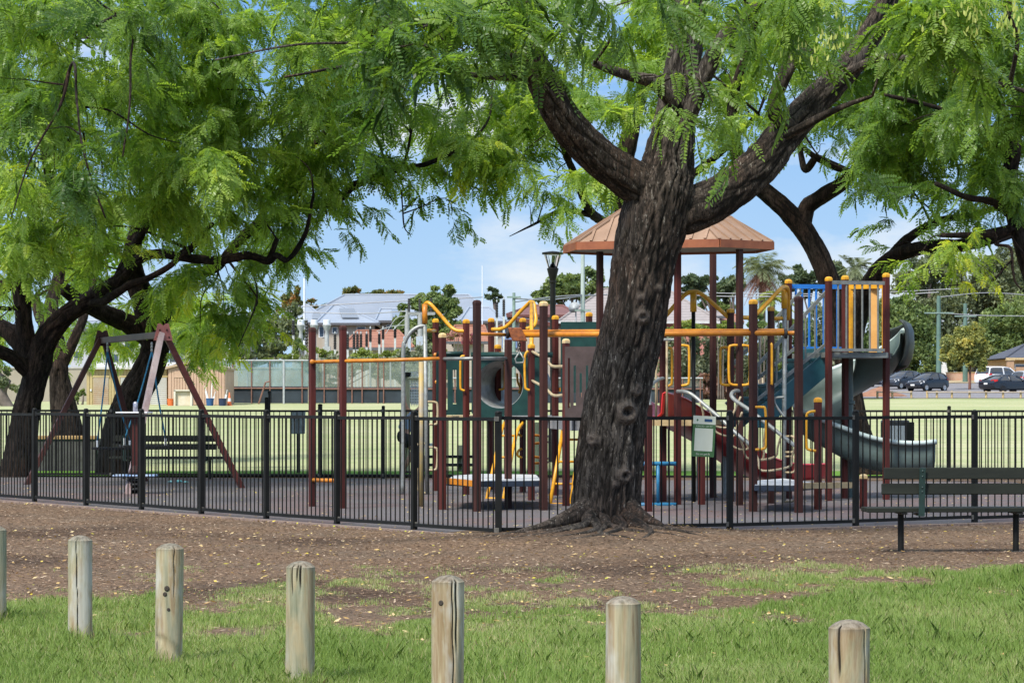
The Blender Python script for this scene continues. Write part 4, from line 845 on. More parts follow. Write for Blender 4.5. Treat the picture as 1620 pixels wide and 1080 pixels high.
plate('logo_box', .0, .085, .155, .185, .006, mat('sign_blue', (.03, .1, .22), rough=.5))
b = MB(); b.prism([ps+Vector((x-.078, -.011, z+.17)) for x, z in ((0, -.015), (.011, 0), (0, .015), (-.011, 0))], (0, .002, 0)); b.build('logo_mark', M_sgr, sg)
text_mesh('SCAN ME + GET FIT', .021, M_scr, sg, (0, -.0075, .106)); text_mesh('Go on get fit', .03, M_scr, sg, (0, -.0075, -.187))
for x in (-.1, .1): b = MB(); b.tube([ps+Vector((x, -.004, .205)), ps+Vector((x, .045, .235))], .004, 6); b.build('cable_tie', M_black, sg)
sg.rotation_euler = (0, math.radians(3), math.radians(14))
# ---------------------------------------------------------------- play structure
ST = G(1050, 38.5)
ps_ = thing('play_structure', 'large maroon-posted play structure with hip roof shelter, tunnel, red slide and spiral slide', 'play structure', ST)
W = .076
def post(px, ytop, ybase, cap='y', w_=W, m=None, d=None, name='post'):
    d = d or dd(ybase); h = CAMZ+(HY-ytop)*d/F; p = G(px, d)
    b = MB(); b.box(p+Vector((0, 0, (h-.05)/2-.0)), (w_, w_, h+.05), rz=.5 if m is None else .5)
    o = b.build(name, m or M_post, ps_, bevel=.008)
    if cap:
        c = MB(); r = w_*.5*1.06; sq = lambda r, z: [(p.x+(sx*math.cos(.5)-sy*math.sin(.5))*r, p.y+(sx*math.sin(.5)+sy*math.cos(.5))*r, z) for sx, sy in ((-1, -1), (1, -1), (1, 1), (-1, 1))]
        V = sq(r, h-.042)+sq(r, h-.004)+sq(r*.74, h+.014)+sq(r*.2, h+.022)
        c.add(V, [(3, 2, 1, 0)]+[(i*4+j, i*4+(j+1) % 4, i*4+4+(j+1) % 4, i*4+4+j) for i in range(3) for j in range(4)]+[(12, 13, 14, 15)])
        c.build('cap', {'y': M_yel, 'o': mat('faded_cap', (.62, .4, .14), (.55, .45, .28), rough=.45, scale=14), 'd': M_dpost}[cap], o, bevel=.006)
    return p
D_ = {}
for k, args in dict(a1=(494, 520, 803, 'd'), a2=(542.5, 517, 806, 'd'), p3=(689, 506, 778), p4=(700, 529, 808, 'o'), p5=(737.5, 507, 784), p6=(754.5, 477, 811, 'd', .082), p7=(777, 505, 776), p8=(787.5, 547, 782), p9=(804, 537, 806, None),
        p10=(827, 505, 780), p11=(840.5, 546, 793), p12=(860, 479, 809, 'o', .082), p13=(878.5, 501, 785), p14=(895.5, 538, 802, 'o'), p15=(932, 496, 783), p16=(1049, 505, 795), p17=(1026, 640, 811, None), p20=(1155.6, 490, 795), p21=(1191.5, 476, 811, 'y', .082),
        p22=(1219.6, 487, 798, 'y', .07), p23=(1247.4, 444, 790), p24=(1263.5, 471, 813, 'd', .082), p25=(1110, 668, 800, None), p26=(1311, 440, 794), p27=(1337, 438, 790), p28=(1402, 434, 792), p29=(1294, 631, 808), p30=(1366, 752, 806, 'o'),
        r1=(949, 398, 798, None), r2=(1072, 398, 800, None), r3=(1170, 394, 801, None), r4=(1128, 402, 789, None)).items():
    D_[k] = post(*args, m=M_dpost if k in ('p6', 'p9', 'p12', 'p20', 'p21', 'p24', 'r3', 'p22', 'r1', 'r4') else None)
def DP(k): return D_[k].y
def tb(name, L, r, m, d=None, smooth=6, parent=None, seg=8):
    """tube through (px, py[, depth]) points"""
    b = MB(); pts = [P(q[0], q[1], q[2] if len(q) > 2 else d) for q in L]
    b.tube(pts, r, seg, smooth=smooth); return b.build(name, m, parent or ps_, smooth=True)
def pipe(name, a, c, r, m, parent=None): 
    b = MB(); b.tube([a, c], r, 10); return b.build(name, m, parent or ps_, smooth=True, auto=40)
# chin-up bars
tb('chin_up_bar', [(494, 572.5, DP('a1')), (542, 571, DP('a2')), (620, 569.5, 36), (700, 567, DP('p4'))], .024, M_orange, smooth=0)
tb('chin_up_bar', [(700, 567.5, DP('p4')), (754, 567, DP('p6')), (802, 566.5, DP('p9'))], .022, M_gal, smooth=0)
tb('low_bar', [(494, 759, DP('a1')), (532, 760, DP('a2')-.1)], .026, M_orange, smooth=0)
for q in (P(494, 572, DP('a1')-.06), P(691, 604, DP('p3')-.06), P(689, 561, DP('p3')-.06)): b = MB(); b.lathe(q, [(.03, 0), (.03, .03), (.012, .04)], 10, axis=(0, -1, 0)); b.build('flange', M_orange, ps_)
# galvanised climbing arch at the left
d = 41.6
tb('climbing_arch', [(637, 783, d), (638, 700, d), (638, 560, d), (641, 540, d), (650, 525, d), (662, 517, d), (674, 515, d)], .031, M_gal, smooth=5)
tb('climbing_pole', [(676, 783, d), (674, 650, d), (672, 515, d)], .032, M_gal, smooth=0); tb('sleeve', [(672, 512, d), (672, 481, d)], .04, M_orange, smooth=0)
tb('support_pole', [(666, 803, 36.8), (666.5, 572, 36.8)], .033, mat('tan_pole', (.42, .3, .1), (.3, .26, .2), rough=.5, scale=5), smooth=0)
for L in ([(676, 635), (688, 636), (692, 641), (692, 666), (688, 671), (676, 671)], [(677, 707), (688, 708), (692, 713), (691, 738), (687, 743), (677, 743)], [(674, 701), (661, 703), (657, 696)], [(660, 740), (660, 768), (664, 777), (675, 780)]):
    tb('step_loop', L, .017, M_cream, d)
def hoop(L, d0, d1=None, name='arch_handle', r=.028): return tb(name, [(q[0], q[1], d0+(d1-d0)*i/(len(L)-1) if d1 else d0) for i, q in enumerate(L)], r, M_yel, smooth=6)
hoop([(672, 497), (671.5, 485), (675, 479), (682, 482), (700, 502), (713, 517), (724, 523), (737, 523.5)], 41.8, DP('p5'))
tb('arch_handle', [(675, 523, 41.6), (689, 523, DP('p3'))], .026, M_yel, smooth=0)
hoop([(778, 521), (793, 520), (805, 513), (822, 494), (835, 481), (840, 477.5), (845, 481), (847, 495), (848, 507), (844, 516), (833, 520)], 41.8, 41.2)
tb('pole', [(841, 479, 41), (841, 546, DP('p11'))], .03, M_yel, smooth=0)
# green slotted panel
def slot_panel(name, x0, x1, y0, y1, d, slots, m, th=.03, skew=0):
    """flat board with through slots, built as strips round them"""
    b = MB(); xs = [x0]+[v for s in slots for v in (s[0], s[1])]+[x1]
    def bx(xa, xb, ya, yb):
        pa, pb = P(xa, ya, d), P(xb, yb, d); b.box(((pa.x+pb.x)/2, d, (pa.z+pb.z)/2), (abs(pb.x-pa.x), th, abs(pa.z-pb.z)))
    for i in range(0, len(xs), 2): bx(xs[i], xs[i+1], y0, y1)
    for xa, xb, ya, yb in slots: bx(xa, xb, y0, ya); bx(xa, xb, yb, y1)
    o = b.build(name, m, ps_); return o
slot_panel('slotted_panel', 690, 737, 559, 656, 41.9, [(704, 708, 584, 650), (716.5, 722, 585, 639)], M_teal)
tb('panel_rim', [(692, 559, 41.88), (737, 559, 41.88)], .032, M_teal, smooth=0)
# deck frames of the left tower
def slab(name, L, z, th, m):
    b = MB(); b.prism([Vector((G(px, d)[0], d, z-th)) for px, d in L], (0, 0, th)); return b.build(name, m, ps_)
slab('deck', [(690, 43), (737, 41.6), (778, 43.8), (735, 45.4)], 1.16, .05, M_tan)
slab('deck', [(790, 41.4), (868, 40.2), (880, 42.4), (800, 43.6)], 1.17, .06, M_deck)
# tunnel: board with round hole, tube running back to the right
dT = 41.3; cx, cyy, rp = 790.5, 608, 37.5
cT = P(cx, cyy, dT); R = rp*dT/F; b = MB(); n = 40
x0, x1 = P(746, 0, dT).x, P(858, 0, dT).x; z1, z0 = P(0, 561, dT).z, P(0, 660, dT).z
ring = [(cT.x+R*math.cos(a), cT.z+R*math.sin(a)) for a in np.arange(n)*2*PI/n]
def sqp(a):
    dx, dz = math.cos(a), math.sin(a); t = min((x1-cT.x)/dx if dx > 1e-6 else 1e9, (x0-cT.x)/dx if dx < -1e-6 else 1e9, (z1-cT.z)/dz if dz > 1e-6 else 1e9, (z0-cT.z)/dz if dz < -1e-6 else 1e9); return (cT.x+dx*t, cT.z+dz*t)
outr = [sqp(a) for a in np.arange(n)*2*PI/n]
V = [(x, dT-.02, z) for x, z in ring]+[(x, dT-.02, z) for x, z in outr]+[(x, dT+.02, z) for x, z in ring]+[(x, dT+.02, z) for x, z in outr]
f = []
for i in range(n):
    j = (i+1) % n; f += [(i, j, n+j, n+i), (2*n+i, 3*n+i, 3*n+j, 2*n+j), (i, 2*n+i, 2*n+j, j), (n+i, n+j, 3*n+j, 3*n+i)]
b.add(V, f); tunnel = b.build('tunnel_panel', M_teal, ps_)
b = MB(); ax = Vector((.37, 1.0, 0)); V = []
for t in np.linspace(0, 1, 12):
    r = R*(1+.012*math.sin(t*20)); c = cT+ax*t*1.1; V += [(c.x+r*math.cos(a), c.y+.02, c.z+r*math.sin(a)) for a in np.arange(n)*2*PI/n]
b.grid(V, 12, n, wrap=True); b.build('tunnel_tube', M_grytube, tunnel, smooth=True, solid=.012)
tb('panel_rim', [(746, 561, dT-.02), (874, 561, dT-.3)], .04, M_teal, smooth=0)
# handles
for L, k in (([(735, 563), (730, 564), (728.5, 572), (728.5, 611), (730.5, 616), (735, 618)], 'p5'), ([(790, 558), (795, 559), (798, 565), (798, 610), (795.5, 615), (789, 616)], 'p8'), ([(836, 555), (832, 559), (830, 570), (831, 609), (833, 615), (838, 617)], 'p11'),
             ([(1078, 546), (1086, 547), (1090, 553), (1090, 601), (1087, 608), (1078, 610)], 'r2'), ([(1054, 549), (1061, 551), (1063, 557), (1063, 602), (1060, 609), (1053, 611)], 'p16'),
             ([(1155, 549), (1144, 549.5), (1140, 555), (1140, 601), (1144, 608), (1155, 609)], 'p20'), ([(1167, 546), (1158, 546.5), (1153.5, 553), (1153.5, 600), (1158, 608), (1167, 609)], 'r3'), ([(1174, 546), (1182, 547), (1186, 553), (1186, 602), (1182, 608), (1174, 609)], 'r3'),
             ([(1220, 546), (1221, 548), (1221, 603), (1220, 606)], 'p22'), ([(1195, 644), (1205, 644), (1211, 650), (1212, 702), (1206, 710), (1195, 711)], 'p21'), ([(1290, 650), (1280, 652), (1276, 660), (1276, 704), (1280, 711), (1291, 713)], 'p29'),
             ([(818, 590), (819, 603), (823, 614), (821, 622)], 'p10')):
    tb('grab_handle', L, .017, M_yel, DP(k)-.075, smooth=5)
# track ride
tr = tb('track_rail', [(804, 529.5, 35.9), (1246, 526.5, 35.1)], .036, M_orange, smooth=0, seg=14)
tb('track_flange', [(826, 523.5, 35.95), (1240, 521.8, 35.2)], .017, M_orange, smooth=0, parent=tr); tb('rail_end', [(755, 528, 35.5), (804, 529.5, 35.9)], .022, M_orange, smooth=0, parent=tr); tb('rail_end', [(1243, 527, 35.1), (1264, 526, 35)], .026, M_orange, smooth=0, parent=tr)
for px, d in ((803, 35.85), (1243, 35.1)):
    b = MB(); c = P(px, 528, d); b.lathe(c+Vector((-.02, 0, 0)), [(.05, 0), (.062, .008), (.062, .032), (.05, .04)], 20, axis=(1, 0, 0)); b.build('bumper', M_blackpl, tr, smooth=True, auto=40)
t0 = P(817, 527, 35.82); b = MB(); b.prism([t0+Vector((x, -.07, z)) for x, z in ((-.11, .07), (.06, .07), (.14, -.1), (-.05, -.1))], (0, .14, 0)); trol = b.build('trolley', M_rust, ps_, bevel=.01)
b = MB(); q = P(822, 541, 35.8)
for j in range(4):
    c = q+Vector((0, 0, -.035*j)); pts = [c+Vector(((.014*math.cos(t) if j % 2 else 0), (0 if j % 2 else .014*math.cos(t)), .024*math.sin(t))) for t in np.arange(0, 2*PI+.1, PI/4)]; b.tube(pts, .006, 5)
b.build('chain', M_blackpl, trol)
b = MB(); q = P(822, 556, 35.8); tri = [q, q+Vector((-.055, 0, -.09)), q+Vector((-.045, 0, -.14)), q+Vector((.045, 0, -.14)), q+Vector((.055, 0, -.09)), q]; b.tube(tri, .011, 7); b.build('hand_ring', M_gal, trol, smooth=True)
# starting platforms
def platform(L, z, th, name='step_platform', edge=M_nedge, top=M_wtop):
    b = MB(); pts = [Vector((G(px, d)[0], d, z-th)) for px, d in L]; b.prism(pts, (0, 0, th)); o = b.build(name, edge, ps_, bevel=.004)
    t = MB(); c = sum(pts, Vector())/len(pts); t.prism([c+(p-c)*.97+Vector((0, 0, th+.001)) for p in pts], (0, 0, .006)); t.build('top_sheet', top, o); return o
platform([(706, 36.0), (756, 35.35), (858, 35.65), (850, 38.4), (760, 38.8), (716, 37.9)], .385, .07)
b = MB(); a_, e_ = P(705, 760, 35.95), P(757, 765, 35.3); b.bar(a_, e_, .03, .075); b.build('edge_plank', M_orange, ps_)
b = MB(); b.box(G(857, 36.4)+Vector((.0, 0, .16)), (.07, .07, .34)); b.build('platform_leg', M_blackpl, ps_)
platform([(1193, 35.1), (1268, 34.95), (1284, 36.2), (1240, 38), (1198, 37)], .345, .07)
b = MB(); b.bar(P(1264, 768, 35.1), P(1347, 767, 36), .14, .07); b.build('edge_plank', M_tan, ps_)
# ladders
def ladder(bl, br, tl, trr, dn, dt, rungs, curve=None, r=.026):
    o = tb('ladder', [(bl[0], bl[1], dn), (tl[0], tl[1], dt)]+([(curve[0][0], curve[0][1], dt+.3)] if curve else []), r, M_yel, smooth=4 if curve else 0)
    tb('stile', [(br[0], br[1], dn), (trr[0], trr[1], dt)]+([(curve[1][0], curve[1][1], dt+.3)] if curve else []), r, M_yel, smooth=4 if curve else 0, parent=o)
    for y in rungs:
        t = (y-bl[1])/(tl[1]-bl[1]); dq = dn+(dt-dn)*t
        tb('rung', [(bl[0]+(tl[0]-bl[0])*t, y, dq), (br[0]+(trr[0]-br[0])*t, y, dq)], .016, M_yel, smooth=0, parent=o)
ladder((870, 798), (903, 798), (892, 672), (920, 672), 37.9, 38.6, (695, 730, 765, 797))
ladder((770, 790), (796, 792), (791, 690), (816, 690), 39.8, 40.6, (689, 723, 757, 788), ((799, 668), (829, 667)))
for y0 in (683, 717): b = MB(); b.tube([P(826+q, y0+s, 42.3) for q, s in ((0, -8), (-6, -4), (-7, 3), (0, 7))], .018, 8, smooth=5); b.build('foot_loop', M_yel, ps_, smooth=True)
for y0, y1 in ((688, 690), (702, 699), (722, 725), (733, 731)): tb('rung', [(842, y0, 39.5), (866, y1, 40.3)], .017, M_orange, smooth=0)
for L in ([(842, 556, 39.1), (862, 567, 38.2), (868, 574, 37.9), (876, 579.5, 37.6), (895, 579, 37.1)], [(842, 602, 39.1), (862, 613, 38.2), (868, 619, 37.9), (877, 625.5, 37.6), (895, 624.5, 37.1)]): tb('hand_rail', L, .02, M_cream, smooth=5)
# brown slotted panel and green back board
slot_panel('slotted_board', 893.5, 945, 548, 660, 36.85, [(898.5, 902, 566, 645), (907.5, 911, 578, 641), (917, 920.5, 590, 628), (927, 930.5, 578, 640)], M_brn)
b = MB(); b.box(P(919, 565, 41), ((948-884)*41/F, .03, 112*41/F)); b.build('back_board', M_teal, ps_)
b = MB(); b.box(P(890, 616, 41.2), (.12, .03, .06)); b.build('clamp', M_orange, ps_)
slab('deck', [(866, 40.4), (905, 37.2), (1015, 37.0), (1000, 41)], 1.165, .17, M_deck)
slab('deck', [(1030, 38.2), (1112, 38.2), (1150, 39.6), (1100, 41.0), (1030, 41)], 1.13, .08, M_tan)
# silver and blue frames by the trunk
tb('hand_rail', [(1028, 811, 35.4), (1028, 620, 35.6), (1030, 610, 35.7), (1040, 601, 36.4), (1049, 598, 38)], .022, M_gal)
for px in (1038, 1055): tb('upright_bar', [(px, 536, 38.2), (px, 662, 38.2)], .016, M_cream, smooth=0)
tb('cross_bar', [(1030, 537, 38.1), (1075, 537, 37.6)], .018, M_gal, smooth=0)
o = tb('blue_frame', [(985, 733, 37.2), (1071, 733, 37.2)], .028, M_bluet, smooth=0); tb('blue_rail', [(985, 798, 37.2), (1071, 798, 37.2)], .03, M_bluet, smooth=0, parent=o); tb('blue_upright', [(1041, 733, 37.2), (1041, 798, 37.2)], .022, M_bluet, smooth=0, parent=o)
# yellow arches with poles
hoop([(1030, 523), (1050, 503), (1072, 478), (1085, 465), (1097, 461), (1108, 464), (1120, 473), (1150, 500), (1156, 505)], 38.4, 38.7, r=.03)
tb('sleeve', [(1097, 462, 38.5), (1097, 493, 38.5)], .044, M_yel, smooth=0); tb('fireman_pole', [(1097, 492, 38.5), (1098, 795, 38.5)], .027, M_black, smooth=0)
hoop([(1171, 502), (1186, 502), (1195, 498), (1213, 480), (1233, 459), (1240, 454), (1246, 457), (1247, 474), (1247, 505)], 37.3, 38.6, r=.029)
tb('sleeve', [(1241, 456, 38.3), (1241, 488, 38.3)], .042, M_yel, smooth=0); tb('climbing_pole', [(1241, 487, 38.3), (1240, 800, 38)], .03, M_gal, smooth=0); tb('arch_handle', [(1222, 504, 38.2), (1241, 503.5, 38.3)], .026, M_yel, smooth=0)
tb('bent_bar', [(1240, 628, 38), (1228, 629, 38), (1225, 634, 38), (1230, 645, 38), (1243, 662, 38)], .016, M_gal)
# red slide
CL = [(1018, 38.6, 1.16), (1045, 39.4, 1.12), (1075, 40.3, .99), (1120, 41.1, .76), (1160, 41.9, .47), (1195, 42.6, .27), (1235, 43.4, .17), (1287, 44.3, .17)]
pts, _ = crom([(G(a, d)[0], d, z) for a, d, z in CL], [1]*len(CL), 6); b = MB(); V = []
for i, p in enumerate(pts):
    t = np.array(pts[min(i+1, len(pts)-1)])-np.array(pts[max(i-1, 0)]); s = np.array([t[1], -t[0], 0]); s /= np.linalg.norm(s); hh = .34-.1*i/len(pts)
    for sx, z in ((-.32, hh-.02), (-.3, hh), (-.27, hh-.02), (-.25, .06), (-.2, .01), (0, 0), (.2, .01), (.25, .06), (.27, hh-.02), (.3, hh), (.32, hh-.02)): V.append(np.array(p)+s*sx+np.array([0, 0, z]))
b.grid(V, len(pts), 11); b.build('slide', M_red, ps_, smooth=True, solid=.018)
for px, d, z in ((1146, 41.6, .7), (1105, 40.9, .9)): pipe('slide_leg', G(px, d), G(px, d)+Vector((0, 0, z-.1)), .03, M_gal)
# loop climber between the two inclined rails
r1 = [(1072, 619, 37.4), (1084, 619.5, 37), (1096, 625, 36.9), (1112, 638, 36.8), (1140, 662, 36.6), (1170, 690, 36.4), (1194, 708, 36.2)]
r2 = [(1170, 618, 37.3), (1161, 619, 37), (1157, 625, 36.8), (1163, 633, 36.7), (1185, 648, 36.5), (1212, 669, 36.3), (1240, 691, 36.1), (1263, 709, 35.9)]
tb('climber_rail', r1, .026, M_gal); tb('climber_rail', r2, .026, M_gal)
for (a, c, m1, m2) in (((1108, 635, 36.8), (1172, 627, 37), (1116, 668, 36.9), (1150, 676, 37)), ((1124, 650, 36.7), (1174, 652, 36.6), (1134, 684, 36.8), (1160, 690, 36.8)), ((1150, 671, 36.5), (1190, 652, 36.5), (1160, 706, 36.6), (1182, 710, 36.6)), ((1170, 690, 36.4), (1212, 669, 36.3), (1182, 724, 36.5), (1206, 726, 36.5)), ((1178, 697, 36.3), (1236, 688, 36.1), (1196, 727, 36.3), (1226, 722, 36.3)), ((1192, 707, 36.2), (1258, 706, 35.9), (1206, 744, 36.1), (1248, 738, 36.0))):
    b = MB(); A, B_, E, H = P(*a), P(*m1), P(*m2), P(*c); q, _ = crom([A, A.lerp(B_, .55), B_, E, H.lerp(E, .55), H], [1]*6, 6); b.tube(q, .014, 8); b.build('climber_loop', M_cream, ps_, smooth=True)
for y in (690, 722, 768): b = MB(); b.tube([P(1243, y, 37.9), P(1256, y+1, 37.7), P(1258, y+14, 37.7), P(1256, y+24, 37.7), P(1243, y+25, 37.9)], .015, 7, smooth=4); b.build('step_loop', M_cream, ps_, smooth=True)
# stairs to the high deck
A0, A1 = Vector((G(1188, 38.7)[0], 38.7, 1.17)), Vector((G(1309, 39.1)[0], 39.1, 2.05))
sdir = Vector((A1.x-A0.x, A1.y-A0.y, 0)); run = sdir.length; su = sdir.normalized(); sn = Vector((-su.y, su.x, 0))
stz = None
for side, sgn in ((0, 1), (.78, -1)):
    b = MB(); o_ = sn*side
    pl = [A0+o_+Vector((0, 0, -.14)), A0+su*.22+o_+Vector((0, 0, -.16)), A1+o_+Vector((0, 0, -.32)), A1+o_+Vector((0, 0, .03)), A0+su*.12+o_+Vector((0, 0, .12)), A0+o_+Vector((0, 0, .04))]
    b.prism(pl, sn*.04*sgn); q = b.build('staircase' if stz is None else 'stringer', M_navy, ps_ if stz is None else stz, bevel=.008)
    stz = stz or q
for j in range(5):
    b = MB(); p = A0+su*(run*(j+.5)/5)+sn*.39+Vector((0, 0, .01+.88*(j+.35)/5)); ang = math.atan2(su.y, su.x); b.box(p, (run/5+.05, .70, .05), ang); b.box(p+su*(run/10)+Vector((0, 0, .08)), (.03, .70, .17), ang); b.build('tread', M_navy, stz, bevel=.012)
for side in (-.03, .82):
    o_ = sn*side; b = MB(); lo = A0+o_+Vector((0, 0, .62)); hi = A1+o_+Vector((0, 0, .86)); lo2 = A0+o_+Vector((0, 0, .17)); hi2 = A1+o_+Vector((0, 0, .14))
    b.bar(lo, hi, .03, .045); b.bar(lo2, hi2, .03, .04)
    for t in np.linspace(.07, .95, 8): b.tube([lo.lerp(hi, t), lo2.lerp(hi2, t)], .013, 7)
    b.build('stair_rail', M_greyr, stz)
# high deck
hd = [(1311, 38.95), (1402, 39.2), (1337, 40.6)]
slab('high_deck', [(1305, 38.9), (1404, 39.12), (1412, 40.3), (1340, 40.7), (1250, 40.4)], 2.05, .075, M_greyr)
b = MB(); za, zb = 3.0, 2.09; a_, e_ = G(1317, 38.85), G(1399, 39.1); U = Vector((0, 0, 1))
b.bar(a_+U*za, e_+U*za, .04, .05); b.bar(a_+U*(zb-.01), e_+U*(zb-.01), .04, .04)
for px in (1326, 1339, 1352, 1364, 1376, 1389): q = a_.lerp(e_, (px-1317)/82); b.tube([q+U*za, q+U*zb], .014, 8)
b.build('guard_rail', M_greyr, ps_)
b = MB(); a_, e_ = G(1249, 39.95), G(1334, 40.15)
b.bar(a_+U*2.99, e_+U*2.99, .04, .06); b.bar(a_+U*2.12, e_+U*2.12, .04, .05)
for px in (1259, 1269, 1280, 1291, 1303, 1314, 1325): q = a_.lerp(e_, (px-1249)/85); b.tube([q+U*2.99, q+U*2.12], .017, 8)
b.build('guard_rail', M_blue, ps_)['label'] = 'bright blue guard rail on the high deck'
b = MB(); a_, e_ = G(1342, 40.2), G(1400, 39.9); b.bar(a_+U*2.99, e_+U*2.99, .05, .06)
for px, w_ in ((1346, .06), (1398, .05)): q = a_.lerp(e_, (px-1342)/58); b.bar(q+U*2.99, q+U*2.06, w_, .04)
b.build('slide_gateway', M_yel, ps_)
b = MB(); q = G(1381, 40.05); b.box(q+U*2.52, (.11, .04, .94)); b.build('gateway_board', M_peach, ps_)
# spiral slide
cS = Vector((G(1343, 40.35)[0], 40.35, 0)); b = MB(); V = []; N_ = 64
def sect(th, h, ro, z, lip=.05):
    ri = .1; out = [(ri, z+.16), (ri+.015, z+.03), (ri+.2, z), (ro-.22, z), (ro-.08, z+.05), (ro-.015, z+.16), (ro, z+h*.6), (ro+.01, z+h), (ro+lip, z+h+.01), (ro+lip+.005, z+h-.03)]
    return [(cS.x+r*math.cos(th), cS.y+r*math.sin(th), zz) for r, zz in out]
for i in range(N_):
    t = i/(N_-1); th = math.radians(-25+300*t); z = 1.99-1.5*t**.94; h = np.interp(t, [0, .12, .3, .6, 1], [.34, .6, .52, .46, .42]); V += sect(th, h, .74+.05*math.sin(t*PI), z)
th = math.radians(275); tdir = np.array([-math.sin(th), math.cos(th), 0]); last = np.array(V[-10:])
for k in range(1, 13):
    s = .085*k; ang = -.03*k; rot = np.array([[math.cos(ang), -math.sin(ang), 0], [math.sin(ang), math.cos(ang), 0], [0, 0, 1]])
    V += [tuple(p+tdir*s*1.05+np.array([0, -.004*k*k*0, -.03*k+.0018*k*k])) for p in last]
b.grid(V, N_+12, 10); spir = b.build('spiral_slide', M_spiral, ps_, smooth=True, solid=.014)
b = MB(); b.tube([V[i*10+8] for i in range(6, N_+12)], .034, 8); b.build('rim', mat('pale_slide_rim', (.5, .6, .57), (.4, .48, .45), rough=.35, scale=3), spir, smooth=True)
b = MB(); b.tube([cS+U*.0, cS+U*2.05], .062, 16); b.lathe(cS+U*1.33, [(.062, 0), (.085, .01), (.085, .05), (.062, .06)], 16); b.build('slide_column', M_spiral, spir, smooth=True, auto=40)
b = MB(); V = []
for i, a in enumerate(np.linspace(-.62, .75, 14)):
    for r, z in ((.80, 2.62), (.86, 2.58), (.90, 2.48), (.91, 2.3), (.88, 2.12), (.82, 2.0)): V.append((cS.x+r*math.cos(a), cS.y+r*math.sin(a), z-.1-.12*i/13+.02*math.cos(a*3)))
b.grid(V, 14, 6); b.build('slide_hood', mat('dark_hood', (.05, .06, .055), (.03, .04, .036), rough=.45), spir, smooth=True, solid=.03)
# hip roof
cR = Vector((2.08, 38.1, 0)); yaw = math.radians(-20.5); cy_, sy_ = math.cos(yaw), math.sin(yaw)
def rp_(x, y, z): return Vector((cR.x+cy_*x-sy_*y, cR.y+sy_*x+cy_*y, z))
hexa = [(-.98, -.86), (.98, -.86), (1.46, 0), (.98, .86), (-.98, .86), (-1.46, 0)]
ze, zp = 3.48, 4.42
roof_o = None
b = MB(); mid = [(.16, 0), (-.16, 0)]
V = [rp_(x, y, ze) for x, y in hexa]+[rp_(x*.42, y*.42, ze+(zp-ze)*.52) for x, y in hexa]+[rp_(x*.1, y*.1, zp) for x, y in hexa]
f = [(i, (i+1) % 6, 6+(i+1) % 6, 6+i) for i in range(6)]+[(6+i, 6+(i+1) % 6, 12+(i+1) % 6, 12+i) for i in range(6)]+[(12, 13, 14, 15, 16, 17)]
b.add([tuple(v) for v in V], f); roof_o = b.build('roof', M_roof, ps_, solid=.01)
b = MB(); s_ = MB(); c_ = MB()
for i in range(6):
    p, q = hexa[i], hexa[(i+1) % 6]; A, B_ = rp_(*p, ze), rp_(*q, ze); nrm = (B_-A).cross(U).normalized()
    c_.prism([A+nrm*.004-U*.1, B_+nrm*.004-U*.1, B_+nrm*.02-U*.1, A+nrm*.02-U*.1], U*.105)
    n_ = max(3, round((B_-A).length/.19)); top = [rp_(p[0]*.42, p[1]*.42, ze+(zp-ze)*.52), rp_(q[0]*.42, q[1]*.42, ze+(zp-ze)*.52)]; tp = [rp_(p[0]*.1, p[1]*.1, zp), rp_(q[0]*.1, q[1]*.1, zp)]
    run_ = (top[0]+top[1])/2-(A+B_)/2
    for k in range(1, n_):
        t = k/n_; a = A.lerp(B_, t); u_ = (B_-A).normalized(); xq = (a-(A+B_)/2).dot(u_); hw1 = (top[1]-top[0]).length/2; hw0 = (B_-A).length/2; hw2 = (tp[1]-tp[0]).length/2
        # ribs run straight up the slope and stop at the hips
        e1 = min(1, (hw0-abs(xq))/(hw0-hw1)); pa = a+U*.012; pb = a+run_*e1+U*.012; b.bar(pa, pb, .035, .03)
        if e1 >= 1:
            run2 = (tp[0]+tp[1])/2-(top[0]+top[1])/2; e2 = min(1, (hw1-abs(xq))/(hw1-hw2+1e-6)); b.bar(pb, pb+run2*max(.05, e2), .035, .03)
    b.bar(A+U*.01, top[0]+U*.012, .05, .02); b.bar(top[0]+U*.012, tp[0]+U*.012, .05, .02)
b.build('roof_ribs', M_roof, roof_o); c_.build('fascia', M_fascia, roof_o)
s_.prism([rp_(x*.985, y*.985, ze-.07) for x, y in hexa], U*.03); s_.build('underside', M_soffit, roof_o)
# ================================================================ beyond the playground
# ---- lamp post, bins, exercise equipment
lp = thing('street_lamp', 'tall black park lamp with open funnel-shaped head, left of the shelter roof', 'lamp', G(874.5, 62)); p0 = G(874.5, 62); zl = lambda y: P(0, y, 62).z
b = MB(); b.lathe(p0, [(.1, -.05), (.1, .6), (.075, .65), (.062, .7), (.06, zl(450)), (.075, zl(449)), (.075, zl(446)), (.06, zl(445))], 16); b.build('pole', M_black, lp, smooth=True, auto=40)
b = MB(); b.lathe(p0, [(.06, zl(446)), (.07, zl(444)), (.125, zl(428)), (.125, zl(426)), (.09, zl(425)), (.02, zl(417))], 18); b.build('funnel', M_black, lp, smooth=True, auto=40)
b = MB(); b.lathe(p0, [(.2, zl(404.5)), (.235, zl(404)), (.235, zl(401)), (.06, zl(399)), (.01, zl(398.6))], 22); b.build('lamp_shade', M_black, lp, smooth=True, auto=30)
for k in range(4):
    a = PI/4+k*PI/2; b = MB(); b.tube([p0+Vector((.115*math.cos(a), .115*math.sin(a), zl(427))), p0+Vector((.22*math.cos(a), .22*math.sin(a), zl(404)))], .011, 6); b.build('stay', M_black, lp)
